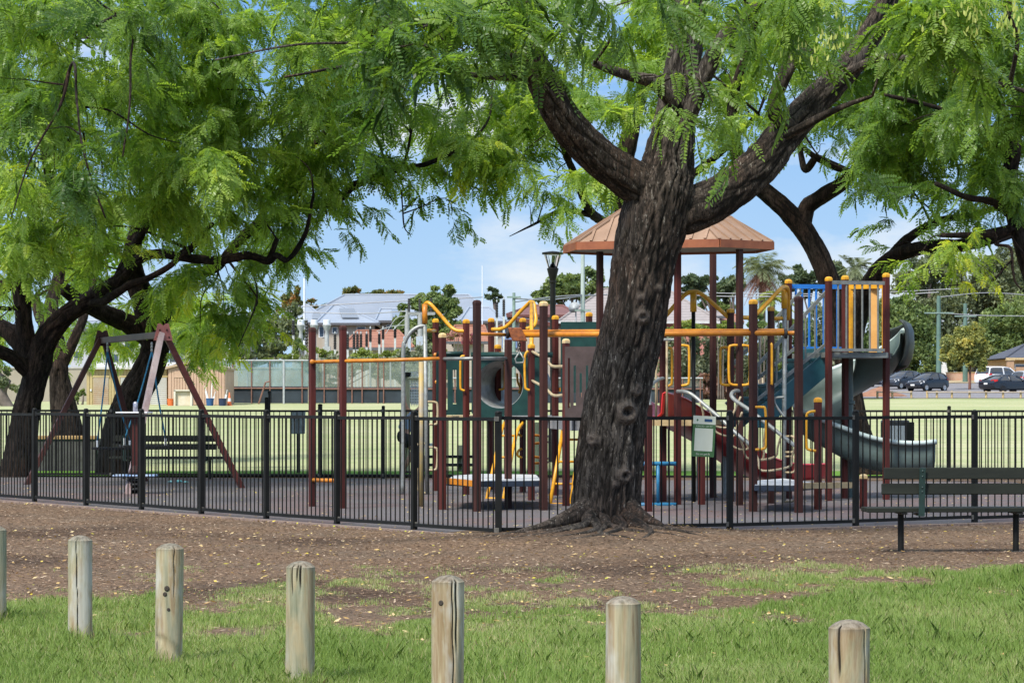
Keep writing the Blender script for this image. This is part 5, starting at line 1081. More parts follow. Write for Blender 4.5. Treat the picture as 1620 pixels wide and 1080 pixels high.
b = MB(); b.lathe(p0, [(.1, zl(425)), (.19, zl(405))], 18); m, nt, bs, out = nodes('clear_cover'); bs.inputs['Transmission Weight'].default_value = 1; bs.inputs['Roughness'].default_value = .05; bs.inputs['IOR'].default_value = 1.02; bs.inputs['Base Color'].default_value = (.95, .95, .9, 1); b.f = b.f[:-2]; b.m = b.m[:-2]; b.build('cover', m, lp, smooth=True)

c = G(471.5, 53.2)
bn = thing('litter_bin', 'grey ribbed litter bin on a thin post behind the two left posts', 'bin', c); zb = P(0, 686, 53.2).z
b = MB(); n = 36; V = []
for z, r in ((zb, .11), (zb+.01, .125), (zb+.42, .135), (zb+.44, .12)):
    V += [(c.x+(r+(.006 if k % 3 else -.006))*math.cos(k*2*PI/n), c.y+(r+(.006 if k % 3 else -.006))*math.sin(k*2*PI/n), z) for k in range(n)]
b.grid(V, 4, n, wrap=True); b.f += [tuple(range(n)), tuple(3*n+k for k in range(n))]; b.m += [0, 0]; b.build('barrel', mat('bin_grey', (.3, .32, .35), (.2, .215, .235), rough=.5, scale=12), bn)
b = MB(); b.tube([c+Vector((.0, .17, -.05)), c+Vector((0, .17, zb+.4))], .03, 10); b.build('post', M_black, bn)
c = G(1420, 56); en = thing('bin_enclosure', 'pale grey panel between dark posts, standing on the field edge behind the spiral slide', 'bin', c)
b = MB(); b.box(c+Vector((0, 0, .5)), (.32, .03, .78)); b.build('panel', mat('enclosure_grey', (.36, .38, .42), (.28, .3, .34), rough=.5), en)
for s in (-1, 1): b = MB(); b.box(c+Vector((.24*s, .02, .46)), (.17, .12, 1.0)); b.build('post', M_black, en, bevel=.01)
b = MB(); b.box(c+Vector((0, .38, .52)), (.5, .6, .95)); b.build('bin', mat('bin_dark', (.03, .035, .04), rough=.5), en, bevel=.03)

M_crp = mat('cream_equipment', (.5, .47, .32), (.38, .35, .22), rough=.5, scale=5)
c = G(643, 53.6); ex = thing('exercise_machine', 'cream outdoor exercise machine with white perforated back board behind the climbing arch', 'exercise machine', c)
b = MB(); b.lathe(c, [(.07, -.05), (.07, P(0, 592, 53.6).z), (.06, P(0, 590, 53.6).z)], 16); b.build('post', M_crp, ex, smooth=True, auto=40)
b = MB(); b.box(P(644, 592, 53.5), (.16, .12, .08)); b.build('bracket', M_black, ex, bevel=.01)
def board(y0, y1, px, w_, d, nr):
    b = MB(); z1, z0 = P(0, y0, d).z, P(0, y1, d).z; cx_ = P(px, 0, d).x; H = z1-z0; r = H/nr
    for k in range(nr):
        zc = z0+r*(k+.5); b.box((cx_, d, zc+r*.32), (w_, .02, r*.36))
        for j in range(5): b.box((cx_-w_/2+w_*(j+.5)/5-w_*.5/5*0+0, d, zc-r*.18), (w_/5*.42, .02, r*.64))
    return b.build('back_board', M_white, ex)
board(588, 642, 656, .15, 53.4, 12); board(672, 688, 661, .1, 53.4, 4)
b = MB(); b.tube([P(645, 599, 53.3), P(675, 599, 53.3)], .022, 8); b.build('yoke', M_crp, ex)
b = MB(); b.tube([P(645, 700, 53.4), P(660, 705, 53.3), P(690, 706, 53.2)], .03, 8); b.box(P(688, 703, 53.2), (.3, .3, .05)); b.build('seat', M_white, ex)
c = G(727, 54.5); eb = thing('exercise_bench', 'low outdoor exercise bench with black bars on cream posts, beyond the far fence', 'exercise bench', c)
for px, y0 in ((727, 704), (849, 668)): q = G(px, 54.5); b = MB(); b.tube([q-Vector((0, 0, .05)), q+Vector((0, 0, P(0, y0, 54.5).z))], .05, 12); b.build('post', M_crp, eb, smooth=True, auto=40)
for y in (722, 735): b = MB(); b.bar(P(662, y, 54.4), P(748, y, 54.4), .3, .05); b.build('bar', M_black, eb)
for px in (672, 740): b = MB(); b.tube([G(px, 54.4), P(px, 722, 54.4)], .03, 8); b.build('leg', M_black, eb)

# ---- person leaning at the exercise machine
def skin_mesh(name, chains, m, parent=None, sub=1):
    V = []; E = []; R = []
    idx = {}
    for ch in chains:
        prev = None
        for (p, r) in ch:
            k = tuple(round(a, 4) for a in p)
            if k not in idx: idx[k] = len(V); V.append(p); R.append(r)
            if prev is not None and idx[k] != prev: E.append((prev, idx[k]))
            prev = idx[k]
    o3 = np.zeros(3); q = parent
    while q is not None: o3 = o3+np.array(q.location); q = q.parent
    me = bpy.data.meshes.new(name); me.from_pydata([tuple(np.array(v)-o3) for v in V], E, [])
    o = bpy.data.objects.new(name, me); C.objects.link(o); sk_ = o.modifiers.new('skin', 'SKIN'); sk_.use_smooth_shade = True
    for v, r in zip(me.skin_vertices[0].data, R): v.radius = (r, r) if np.isscalar(r) else r
    me.skin_vertices[0].data[0].use_root = True
    s = o.modifiers.new('sub', 'SUBSURF'); s.levels = sub; s.render_levels = sub
    dg = bpy.context.evaluated_depsgraph_get(); me2 = bpy.data.meshes.new_from_object(o.evaluated_get(dg)); bpy.data.objects.remove(o); me2.materials.clear(); me2.materials.append(m)
    o = bpy.data.objects.new(name, me2); C.objects.link(o)
    if parent is not None: o.parent = parent
    return o
dp = 53.0
def Q(px, py, dy=0): v = P(px, py, dp+dy); return (v.x, v.y, v.z)
hip = Q(636, 688); wst = Q(642, 673); chs = Q(652, 658); nk = Q(661, 650); hd_ = Q(668, 646); ht = Q(671, 639)
sL, sR = Q(655, 656, -.17), Q(655, 655, .17)
kneeL, ankL = Q(662, 700, -.12), Q(652, 743, -.12); kneeR, ankR = Q(655, 712, .12), Q(638, 743, .12)
hL, hR = Q(637, 691, -.1), Q(637, 691, .1)
elL, wrL = Q(664, 676, -.2), Q(664, 694, -.2); elR, wrR = Q(645, 648, .24), Q(641, 637, .3)
M_skin = mat('skin', (.48, .26, .18), (.42, .22, .15), rough=.5, scale=6)
def lerp(a, b, t): return tuple(np.array(a)*(1-t)+np.array(b)*t)
def hand(w, d, s):
    w = np.array(w); d = np.array(d)/np.linalg.norm(d); side = np.cross(d, (0, 1, .2)); side /= np.linalg.norm(side); o = []
    palm = w+d*.06; o.append([(tuple(w), .024), (tuple(palm), (.034, .018))])
    for k in range(4):
        a = palm+side*(.024-.016*k)*s; L = (.062, .072, .066, .052)[k]; cu = np.cross(side, d)*.5
        o.append([(tuple(palm), (.034, .018)), (tuple(a+d*.02), .0095), (tuple(a+d*(.02+L*.5)+cu*L*.25), .0085), (tuple(a+d*(.02+L*.8)+cu*L*.6), .0075)])
    o.append([(tuple(w+d*.02), .022), (tuple(w+d*.045+side*.042*s), .011), (tuple(w+d*.075+side*.05*s), .009)])
    return o
body_ch = [[(hip, .13), (wst, .12), (chs, .145), (nk, .055), (hd_, .085), (ht, .09), (Q(674.5, 635), .06)],
  [(hip, .13), (hL, .1), (lerp(hL, kneeL, .5), .085), (kneeL, .058), (lerp(kneeL, ankL, .35), .06), (ankL, .037), (Q(659, 749, -.12), .035)], [(hip, .13), (hR, .1), (lerp(hR, kneeR, .5), .085), (kneeR, .058), (lerp(kneeR, ankR, .35), .06), (ankR, .037), (Q(645, 749, .12), .035)],
  [(chs, .145), (sL, .06), (elL, .042), (wrL, .027)]+[], [(chs, .145), (sR, .06), (elR, .042), (wrR, .027)]]
body_ch += hand(wrL, (.1, 0, -1), 1)+hand(wrR, (-.15, .1, 1), -1)
per = skin_mesh('person', body_ch, M_skin, None, 2)
tag(per, 'person in pale blue shirt and dark shorts leaning forward, holding the exercise machine', 'person')
shirt = skin_mesh('shirt', [[(lerp(hip, wst, .3), .152), (wst, .142), (chs, .166), (lerp(chs, nk, .55), .085)], [(chs, .166), (sL, .078), (lerp(sL, elL, .6), .062)], [(chs, .166), (sR, .078), (lerp(sR, elR, .6), .062)]], mat('pale_blue_shirt', (.36, .43, .6), (.28, .34, .5), rough=.8, scale=10), per, 2)
skin_mesh('shorts', [[(lerp(hip, wst, .45), .15), (hip, .155), (hL, .122), (lerp(hL, kneeL, .75), .09)], [(hip, .155), (hR, .122), (lerp(hR, kneeR, .75), .09)]], mat('dark_shorts', (.02, .022, .03), rough=.85), per, 2)
skin_mesh('hair', [[(Q(666, 641), .07), (Q(668, 636), .092), (Q(671, 633.5), .08)]], mat('brown_hair', (.05, .03, .02), rough=.7), per, 2)
for e, s in ((ankL, -.12), (ankR, .12)): skin_mesh('shoe', [[((e[0]-.02, e[1], .045), .045), ((e[0]+.08, e[1], .035), .042), ((e[0]+.19, e[1], .03), .035)]], M_blackpl, per, 1)
b = MB(); nose = np.array(Q(677.5, 641)); b.lathe(nose, [(.02, -.02), (.012, 0), (.004, .02)], 8, axis=(1, 0, -.3)); b.build('nose', M_skin, per, smooth=True)
for s in (-.035, .035): b = MB(); e = np.array(Q(676, 637.5))+np.array([0, s, 0]); b.lathe(e, [(.004, -.008), (.012, 0), (.004, .01)], 8, axis=(1, 0, 0)); b.build('eye', M_blackpl, per, smooth=True)

# ---- low-cost foliage for distant plants, colours lightened to stand in for haze
FOL = {k: leaf_mat('foliage_'+k, st, .35, (1.6, 1.5, .8), .6) for k, st in dict(
  gum=[(0, (.065, .09, .048)), (.5, (.145, .18, .09)), (1, (.25, .28, .15))], green=[(0, (.065, .11, .04)), (.5, (.15, .215, .072)), (1, (.26, .32, .115))],
  dark=[(0, (.03, .055, .03)), (.5, (.075, .115, .055)), (1, (.14, .18, .085))], lime=[(0, (.09, .14, .03)), (.5, (.2, .26, .055)), (1, (.34, .36, .09))],
  grey=[(0, (.08, .1, .06)), (.5, (.19, .22, .14)), (1, (.34, .36, .25))], yellow=[(0, (.12, .15, .05)), (.5, (.26, .29, .09)), (1, (.5, .42, .1))],
  pink=[(0, (.2, .06, .08)), (.5, (.42, .16, .2)), (1, (.3, .3, .12))], brown=[(0, (.1, .05, .04)), (.5, (.24, .13, .1)), (1, (.4, .25, .19))], rust=[(0, (.06, .09, .03)), (.6, (.14, .16, .05)), (1, (.4, .16, .04))]).items()}
def foliage(blobs, size, key, root, seed, lai=3.0, name='crown', droop=0):
    rs = np.random.default_rng(seed); V = []; TN = []
    for px, py, rx, ry, d in blobs:
        s = F/d; R = np.array([rx/s, .75*(rx+ry)/2/s, ry/s]); c = np.array(P(px, py, d)); n = int(min(15000, 2.2*lai*PI*R[0]*R[2]/(size*size*.34)))
        k = max(5, n//90); cl = rs.normal(0, 1, (k, 3)); cl /= np.linalg.norm(cl, axis=1)[:, None]; cl *= rs.random((k, 1))**.4; ct = rs.normal(0, .14, k)
        w_ = rs.integers(k, size=n); u = rs.normal(0, 1, (n, 3)); u /= np.linalg.norm(u, axis=1)[:, None]; u *= rs.random((n, 1))**.33
        p = c+R*(cl[w_]*.86+u*.27); 
        a = rs.normal(0, 1, (n, 3)); a[:, 2] -= droop; a /= np.linalg.norm(a, axis=1)[:, None]; b_ = np.cross(a, rs.normal(0, 1, (n, 3))); b_ /= np.linalg.norm(b_, axis=1)[:, None]
        L = size*(.6+.8*rs.random((n, 1))); q = np.stack([p-a*L*.6, p+b_*L*.28, p+a*L*.6, p-b_*L*.28], 1); V.append(q.reshape(-1, 3)); TN.append(np.clip(.5+ct[w_]+rs.normal(0, .17, n), 0, 1))
    V = np.concatenate(V); return tri_mesh(name, V, len(V)//4, 4, FOL[key], np.concatenate(TN), None, root)
_sd = [500]
def bgtree(label, px, d, blobs, size, key, r=.25, lai=3.0, name='background_tree', cat='tree', ytop=None, group=None, droop=0, bark_=None, stems=1):
    _sd[0] += 1; rs = np.random.default_rng(_sd[0]); g = G(px, d); root = thing(name, label, cat, g, group); k_ = 1.22 if name == 'background_tree' else 1.08
    bl = [(q[0], q[1], q[2]*k_, q[3]*k_, d+(q[4] if len(q) > 4 else 0)) for q in blobs]
    b = MB(); cy0 = np.mean([q[1] for q in bl]); top = P(px, ytop or cy0, d)
    for s in range(stems):
        ox = (s-(stems-1)/2)*r*3; m1 = g.lerp(top, .5)+Vector((rs.normal(0, r)+ox, 0, 0)); b.tube([g+Vector((ox, 0, -.2)), m1, top+Vector((ox*1.5, 0, 0))], [r*1.2, r*.85, r*.5], 10, smooth=5)
    for q in bl:
        e = P(q[0], q[1], q[4]); st_ = g.lerp(top, rs.uniform(.55, .95)); b.tube([st_, st_.lerp(e, .5)+Vector((0, 0, .15*(e-st_).length)), e], [r*.5, r*.35, r*.15], 7, smooth=4)
    b.build('trunk', bark_ or M_bgbark, root, smooth=True)
    foliage(bl, size, key, root, _sd[0], lai, droop=droop); return root
M_bgbark = mat('grey_bark', (.16, .13, .11), (.08, .065, .055), rough=.9, scale=2)
M_bgpale = mat('pale_gum_bark', (.42, .38, .33), (.26, .23, .2), rough=.8, scale=1.5)
def shrub(label, px, d, blobs, size, key, lai=3.5, group=None):
    return bgtree(label, px, d, blobs, size, key, .06, lai, 'shrub', 'shrub', group=group, stems=3)
# right-hand side
bgtree('bushy mid-green tree beside the parked hatchbacks, right of the spiral slide', 1441, 266, [(1440, 520, 36, 46), (1412, 515, 30, 42), (1462, 560, 24, 42), (1405, 568, 28, 34), (1432, 575, 32, 34), (1425, 488, 24, 20)], .34, 'green', .3, 3.4, droop=.8)
bgtree('tall grey-green gum with pale trunk, behind the bushy tree', 1470, 310, [(1432, 438, 42, 22), (1480, 425, 42, 30), (1465, 470, 34, 30), (1500, 505, 36, 50), (1510, 560, 40, 30)], .42, 'gum', .34, 2.5, ytop=440, bark_=M_bgbark, droop=.8)
bgtree('tall drooping gum between the two green power poles', 1540, 320, [(1535, 440, 40, 40), (1560, 475, 36, 44), (1575, 430, 34, 30), (1560, 540, 36, 40)], .42, 'gum', .32, 2.6, ytop=470, droop=1)
bgtree('tall gum at the far right edge, above the tiled house', 1606, 330, [(1600, 425, 34, 36), (1620, 470, 40, 40), (1588, 480, 26, 30)], .42, 'gum', .3, 2.8)
bgtree('dense rounded green tree at the right edge behind the white car', 1590, 290, [(1590, 520, 34, 34), (1612, 505, 34, 36), (1570, 550, 26, 30), (1600, 560, 36, 26)], .36, 'green', .3, 3.4)
bgtree('young street tree with yellowing crown and slim red-brown trunk in the car park', 1534, 236, [(1530, 548, 34, 28), (1508, 560, 22, 20), (1552, 560, 20, 22), (1540, 530, 22, 16), (1516, 540, 18, 16)], .26, 'yellow', .11, 3.2, bark_=mat('red_brown_bark', (.2, .09, .06), (.12, .055, .04), rough=.8))
for i, (lab, px, bl, key) in enumerate((('dark round-topped tree on the skyline left of the palm', 1128, [(1100, 452, 28, 20), (1128, 443, 14, 9), (1112, 445, 11, 9), (1085, 446, 16, 14)], 'dark'), ('blue-green skyline tree just right of the shelter post', 1158, [(1152, 455, 20, 24), (1140, 470, 20, 18), (1165, 448, 14, 18)], 'dark'), ('feathery pale tree on the skyline under the shelter roof', 1135, [(1132, 470, 22, 16), (1110, 478, 22, 14), (1140, 488, 26, 14)], 'green'),
   ('grey-green skyline tree behind the forked trunk', 1280, [(1275, 432, 24, 16), (1260, 448, 26, 14), (1290, 450, 24, 20), (1318, 440, 18, 16)], 'dark'), ('pale weeping tree on the skyline right of the forked trunk', 1325, [(1326, 432, 18, 24), (1332, 455, 20, 22)], 'gum'))):
    bgtree(lab, px, 420+10*i, bl, .6, key, .3, 3)
for i, (lab, px, bl, key) in enumerate((('spreading green tree on the skyline left of the leaning trunk', 905, [(900, 452, 40, 22), (880, 462, 30, 20), (925, 440, 26, 20), (862, 470, 20, 14), (935, 465, 30, 20)], 'green'), ('small dark tree on the skyline above the grey roof', 783, [(783, 464, 12, 9), (779, 472, 14, 8)], 'dark'), ('rust-tinged tree crown showing above the big grey roof', 590, [(560, 462, 22, 12), (590, 463, 24, 8), (618, 465, 22, 6), (545, 467, 14, 10)], 'rust'),
   ('olive tree behind the thin lamp pole', 470, [(468, 470, 12, 24), (455, 480, 16, 20), (495, 482, 20, 8)], 'rust'))):
    bgtree(lab, px, 400+12*i, bl, .55, key, .3, 3)
bgtree('dark leafy tree standing before the grey-roofed houses, behind the galvanised arch', 690, 212, [(690, 482, 30, 24), (660, 500, 28, 22), (716, 500, 20, 22), (682, 530, 34, 26), (645, 520, 22, 20), (700, 464, 20, 12), (715, 530, 18, 20)], .3, 'green', .2, 3)
bgtree('grey-green drooping tree left of the white bushings', 430, 208, [(415, 530, 40, 32), (452, 522, 26, 30), (400, 560, 36, 18), (462, 500, 14, 18), (438, 555, 30, 14)], .3, 'gum', .25, 2.3, droop=1)
bgtree('small thin-crowned tree with grey trunk at the far left edge', 14, 150, [(10, 600, 16, 18), (28, 612, 14, 14), (-6, 590, 20, 24)], .2, 'gum', .3, 1.6, droop=.6)
sh = 'shrubs behind the practice nets'
for i, (px, bl, key, d, lab) in enumerate(((440, [(436, 566, 20, 9), (458, 563, 16, 8)], 'lime', 190, 'yellow-green shrub above the nets, under the drooping tree'), (480, [(476, 553, 14, 14), (470, 540, 10, 10)], 'green', 191, 'small green shrub by the leftmost maroon post'), (520, [(520, 560, 26, 8), (505, 556, 12, 8)], 'lime', 192, 'olive shrub between the two left maroon posts'), (600, [(590, 566, 40, 12), (620, 555, 18, 10), (575, 556, 14, 8)], 'lime', 186, 'wide straw-green shrub below the orange tiled roof'), (655, [(655, 560, 30, 18), (640, 575, 30, 16), (672, 575, 24, 16)], 'grey', 184, 'grey twiggy shrub behind the galvanised arch'), (690, [(690, 560, 18, 20), (700, 580, 18, 18)], 'lime', 186, 'yellow-green shrub just left of the maroon tower posts'), (725, [(722, 532, 18, 11), (740, 536, 14, 10)], 'pink', 200, 'pink flowering shrub among the tower posts'), (550, [(550, 578, 44, 20), (500, 580, 34, 18), (610, 582, 40, 18), (680, 590, 30, 20), (650, 596, 30, 14), (520, 604, 30, 8)], 'grey', 178, 'faded grey-green shrub inside the nets'), (124, [(122, 628, 10, 9), (130, 620, 7, 7)], 'green', 156, 'small green shrub against the beige wall, left of the sheds'))):
    shrub(lab, px, d, bl, .2, key, 2.6, sh)
hg = 'hedge plants along the right side of the field'
for i, (px, bl, key, lab) in enumerate(((1062, [(1062, 560, 22, 40), (1050, 600, 26, 30)], 'grey', 'silver-grey hedge bush close to the leaning trunk'), (1090, [(1090, 522, 36, 14), (1068, 530, 22, 14)], 'lime', 'yellow-green hedge top under the tiled roof'), (1100, [(1100, 572, 28, 42), (1085, 600, 24, 26)], 'grey', 'silver-leaved hedge bush left of the roof post'), (1138, [(1138, 560, 28, 40), (1130, 590, 26, 26)], 'grey', 'grey-green hedge bush below the yellow arch'), (1140, [(1140, 520, 36, 12)], 'lime', 'pale green hedge top beside the pink building'), (1120, [(1120, 612, 26, 22), (1145, 618, 22, 18)], 'brown', 'russet drooping plant at the foot of the hedge'), (1180, [(1180, 575, 26, 44), (1170, 610, 24, 22)], 'grey', 'grey hedge bush behind the yellow rings'), (1215, [(1215, 560, 26, 50), (1230, 590, 24, 40)], 'grey', 'tall grey hedge bush behind the stair rail'), (1205, [(1200, 512, 26, 14), (1235, 505, 20, 18)], 'green', 'green hedge top below the palm'), (1265, [(1265, 540, 24, 50), (1250, 590, 24, 40)], 'green', 'green hedge bush behind the blue rail'), (1300, [(1295, 520, 30, 40), (1325, 540, 26, 46), (1310, 590, 36, 36)], 'grey', 'mottled grey hedge bush behind the high deck'), (1360, [(1355, 520, 22, 44), (1370, 560, 24, 46), (1350, 590, 26, 30)], 'green', 'green hedge bush behind the orange gateway board'))):
    shrub(lab, px, 203+.8*(i % 4), bl, .24, key, 3.2, hg)
# palms
def palm(label, px, py, d, L, nf, key, trunk_r, seed, skirt=True, wilt=1.0):
    rs = np.random.default_rng(seed); g = G(px, d); top = P(px, py, d); root = thing('palm_tree', label, 'palm', g); b = MB()
    b.tube([g-Vector((0, 0, .2)), g.lerp(top, .5), top], [trunk_r*1.2, trunk_r, trunk_r*.9], 12, smooth=4); b.build('trunk', M_bgbark, root, smooth=True); V = []; T = []
    def fr(yaw, el, Lf, dr, w_, tc):
        prev = None; n = 9; d0 = np.array([math.cos(yaw)*math.cos(el), math.sin(yaw)*math.cos(el), math.sin(el)]); sd_ = np.array([-math.sin(yaw), math.cos(yaw), 0])
        for i in range(26):
            t = (i+1)/26; p = np.array(top)+d0*Lf*t+np.array([0, 0, -dr*Lf*t*t]); tn = d0+np.array([0, 0, -2*dr*t]); tn /= np.linalg.norm(tn); ll = w_*(.35+.65*math.sin(PI*min(1, .15+t*.85)))
            for s in (-1, 1):
                a = sd_*s*.8+tn*.55+np.array([0, 0, -.55*wilt*rs.uniform(.4, 1.3)]); a /= np.linalg.norm(a); q = np.cross(a, tn); q = np.cross(a, q); q /= np.linalg.norm(q)+1e-6
                V.extend([p, p+a*ll*.5+q*.045, p+a*ll, p+a*ll*.5-q*.045]); T.append(tc+rs.normal(0, .1))
    for k in range(nf): fr(k*2.4+rs.normal(0, .2), rs.uniform(-.25, 1.2), L*rs.uniform(.8, 1.05), rs.uniform(.35, .75), L*.28, .55)
    V1 = np.array(V); tri_mesh('crown', V1, len(V1)//4, 4, FOL[key], np.clip(T, 0, 1), None, root)
    if skirt:
        V.clear(); T.clear()
        for k in range(26): fr(k*2.4, rs.uniform(-1.2, -.5), L*rs.uniform(.55, .9), .3, L*.2, .5)
        V2 = np.array(V); tri_mesh('dead_fronds', V2, len(V2)//4, 4, FOL['brown' if skirt == 2 else 'grey'], np.clip(T, 0, 1), None, root)
palm('tall palm with drooping crown and dry skirt, right of the shelter roof', 1206, 424, 300, 4.0, 34, 'gum', .35, 81, 2)
palm('smaller palm on the skyline between the two forked limbs', 1353, 424, 330, 3.2, 22, 'gum', .34, 82, 1, .6)
palm('low bright green palm below the tall one', 1222, 470, 270, 2.3, 22, 'lime', .25, 83, 0, 1.2)
b = MB()

# ---- practice nets, sheds, walls
M_net = None
m, nt, bs, out = nodes('shade_net'); n1 = noise(nt, .6, 5, .6); nt.links.new(ramp(nt, n1, [(.35, (.12, .22, .22)), (.7, (.27, .38, .38))]), bs.inputs['Base Color']); bs.inputs['Roughness'].default_value = .9
tr = nt.nodes.new('ShaderNodeBsdfTransparent'); mx = nt.nodes.new('ShaderNodeMixShader'); nt.links.new(ramp(nt, n1, [(.42, (.36, .36, .36)), (.62, (.72, .72, .72))]), mx.inputs[0]); nt.links.new(tr.outputs[0], mx.inputs[1]); nt.links.new(bs.outputs[0], mx.inputs[2]); nt.links.new(mx.outputs[0], out.inputs[0]); M_net = m
m, nt, bs, out = nodes('wire_net'); bs.inputs['Base Color'].default_value = (.24, .29, .25, 1); bs.inputs['Roughness'].default_value = .9
tr = nt.nodes.new('ShaderNodeBsdfTransparent'); mx = nt.nodes.new('ShaderNodeMixShader'); mx.inputs[0].default_value = .3; nt.links.new(tr.outputs[0], mx.inputs[1]); nt.links.new(bs.outputs[0], mx.inputs[2]); nt.links.new(mx.outputs[0], out.inputs[0]); M_wire = m
M_dnet = mat('dark_shade_cloth', (.035, .05, .062), (.018, .024, .03), rough=.85, scale=.7, spots=(.1, .05, .035), spot_at=.66)
M_navycl = mat('navy_cloth', (.015, .03, .06), (.01, .02, .04), rough=.85, scale=.8)
M_rustp = mat('rusty_pipe', (.22, .11, .08), (.13, .07, .05), rough=.7, scale=4)
M_pipe = mat('grey_pipe', (.4, .42, .42), (.28, .3, .3), rough=.6)
def nets(label, d, px0, px1, ytop, ymid, posts, mnet, group, depth=9, back=True, roof=True):
    g = G((px0+px1)/2, d); root = thing('practice_net', label, 'practice net', g, group); Z = lambda y, dd_=d: P(0, y, dd_).z; z0 = zt(d)
    for px in posts: q = G(px, d); b = MB(); b.tube([q-Vector((0, 0, .1)), Vector((q.x, q.y, Z(ytop)))], .038, 8); b.build('post', M_rustp, root)
    for y in (ytop, ymid+3): b = MB(); b.tube([P(px0, y, d), P(px1, y, d)], .045, 8); b.build('rail', M_pipe if y == ytop else M_rustp, root)
    a_, e_ = G(px0, d), G(px1, d); zm, z1 = Z(ymid), Z(ytop)
    b = MB(); b.prism([Vector((a_.x, d+.06, z0+.05)), Vector((e_.x, d+.06, z0+.05)), Vector((e_.x, d+.06, zm)), Vector((a_.x, d+.06, zm))], (0, .02, 0)); b.build('lower_cloth', M_dnet, root)
    b = MB(); n = 30; V = [(a_.x+(e_.x-a_.x)*i/n, d+.05+.03*math.sin(i*1.7+j), z1+(zm-z1)*j/4-(.06*math.sin(PI*((i*len(posts)/n) % 1)) if j == 0 else 0)) for i in range(n+1) for j in range(5)]; b.grid(V, n+1, 5); b.build('upper_net', mnet, root, smooth=True)
    if roof:
        z2 = z1+.12
        for px in posts[::2]: q = G(px, d); b = MB(); b.tube([Vector((q.x, d+depth, zt(d+depth))), Vector((q.x, d+depth, z2)), Vector((q.x, d, z1))], .05, 8); b.build('back_post', M_pipe, root)
        b = MB(); V = [(a_.x+(e_.x-a_.x)*i/n, d+depth*j/4, z1+.02+(z2-z1)*j/4-.12*math.sin(PI*j/4)) for i in range(n+1) for j in range(5)]; b.grid(V, n+1, 5); b.build('roof_net', mnet, root, smooth=True)
        b = MB(); b.tube([Vector((a_.x, d+depth, z2)), Vector((e_.x, d+depth, z2))], .05, 8); b.build('back_rail', M_pipe, root)
        b = MB(); V = [(a_.x+(e_.x-a_.x)*i/n, d+depth, z2+(zm-z2)*j/3) for i in range(n+1) for j in range(4)]; b.grid(V, n+1, 4); b.build('back_net', mnet, root, smooth=True)
ng = 'practice nets across the field'
nets('practice net with hazy blue-green shade mesh, right of the tin sheds', 161, 352, 487, 570, 611, (368, 398, 427, 449, 478), M_net, ng)
nets('practice net with thin wire mesh and navy cloth, behind the two left posts', 161.5, 489, 705, 570, 612, (494, 513, 535, 557, 573, 598, 607, 639, 672, 700), M_wire, ng)
nets('practice net with low navy cloth behind the tunnel and leaning trunk', 162, 708, 1112, 598, 612, (720, 760, 800, 840, 880, 920, 960, 1000, 1040, 1080, 1108), M_wire, ng, roof=False)
t = thing('batting_gate', 'open rusty pipe gate leaning at the practice nets', 'gate', G(415, 159)); b = MB(); b.tube([G(409, 159), P(420, 605, 159), P(426, 603, 159)], .05, 8); b.build('pipe', M_rustp, t)
b = MB(); b.tube([P(449, 569, 159.6), P(449, 640, 159.6)], .06, 8); b.build('gate_post', M_pipe, t)

M_beige = mat('beige_render', (.34, .3, .235), (.28, .245, .19), rough=.9, scale=.5)
w_ = thing('boundary_wall', 'long beige rendered wall behind the sheds and nets', 'wall', G(220, 180)); b = MB(); a_, e_ = G(-80, 180), G(520, 180)
b.box(((a_.x+e_.x)/2, 180, zt(180)+.95), (e_.x-a_.x, .25, 2.3)); b.build('wall_face', M_beige, w_); b = MB(); b.box(((a_.x+e_.x)/2, 180, zt(180)+2.14), (e_.x-a_.x, .36, .1)); b.build('coping', mat('coping', (.42, .4, .36), rough=.9), w_)
def ribbed(b, a, e, z0, z1, n, y):
    for k in range(n):
        x0 = a+(e-a)*k/n; x1 = a+(e-a)*(k+1)/n; b.box(((x0+x1)/2, y, (z0+z1)/2), ((x1-x0)*.8, .05, z1-z0))
M_shed = mat('ochre_cladding', (.42, .335, .16), (.35, .27, .125), rough=.6, scale=2)
M_shed2 = mat('pinkish_tan_cladding', (.5, .34, .235), (.42, .28, .19), rough=.6, scale=1.2)
M_shroof = mat('pale_shed_roof', (.52, .5, .45), (.42, .4, .36), rough=.5, scale=1)
M_rdoor = mat('roller_door', (.42, .38, .3), (.36, .22, .11), rough=.6, scale=.9)
M_wdoor = mat('white_roller_door', (.52, .53, .5), (.42, .42, .38), rough=.6, scale=.9)
d = 156; zz = zt(d); X = lambda px, d_=156: (px-810)*d_/F; Zp = lambda y, d_=156: P(0, y, d_).z
sd1 = thing('shed', 'ochre tin shed with pale flat roof and roller doors behind the swing', 'shed', G(200, d), 'sheds at the field edge')
b = MB(); b.box(((X(137)+X(264))/2, d+2, (zz+Zp(584))/2), (X(264)-X(137), 4, Zp(584)-zz)); ribbed(b, X(137), X(264), zz, Zp(584)-.02, 26, d-.01); b.build('wall', M_shed, sd1)
b = MB(); b.prism([(X(134), d-.3, Zp(584)), (X(267), d-.3, Zp(584)), (X(267), d+4.5, Zp(574)), (X(134), d+4.5, Zp(574))], (0, 0, .1)); b.build('roof', M_shroof, sd1)
for i, (p0, p1) in enumerate(((148, 172), (191, 212), (238, 264))):
    b = MB(); n = 14; z0, z1 = zz+.02, Zp(597)
    for k in range(n): b.box(((X(p0)+X(p1))/2, d-.05, z0+(z1-z0)*(k+.5)/n), (X(p1)-X(p0), .06, (z1-z0)/n*.8))
    o = b.build('roller_door', M_rdoor if i == 0 else M_wdoor, sd1)
    b = MB(); b.box(((X(p0)+X(p1))/2, d-.06, z1+.06), (X(p1)-X(p0)+.1, .08, .1)); b.build('door_frame', M_shed, o)
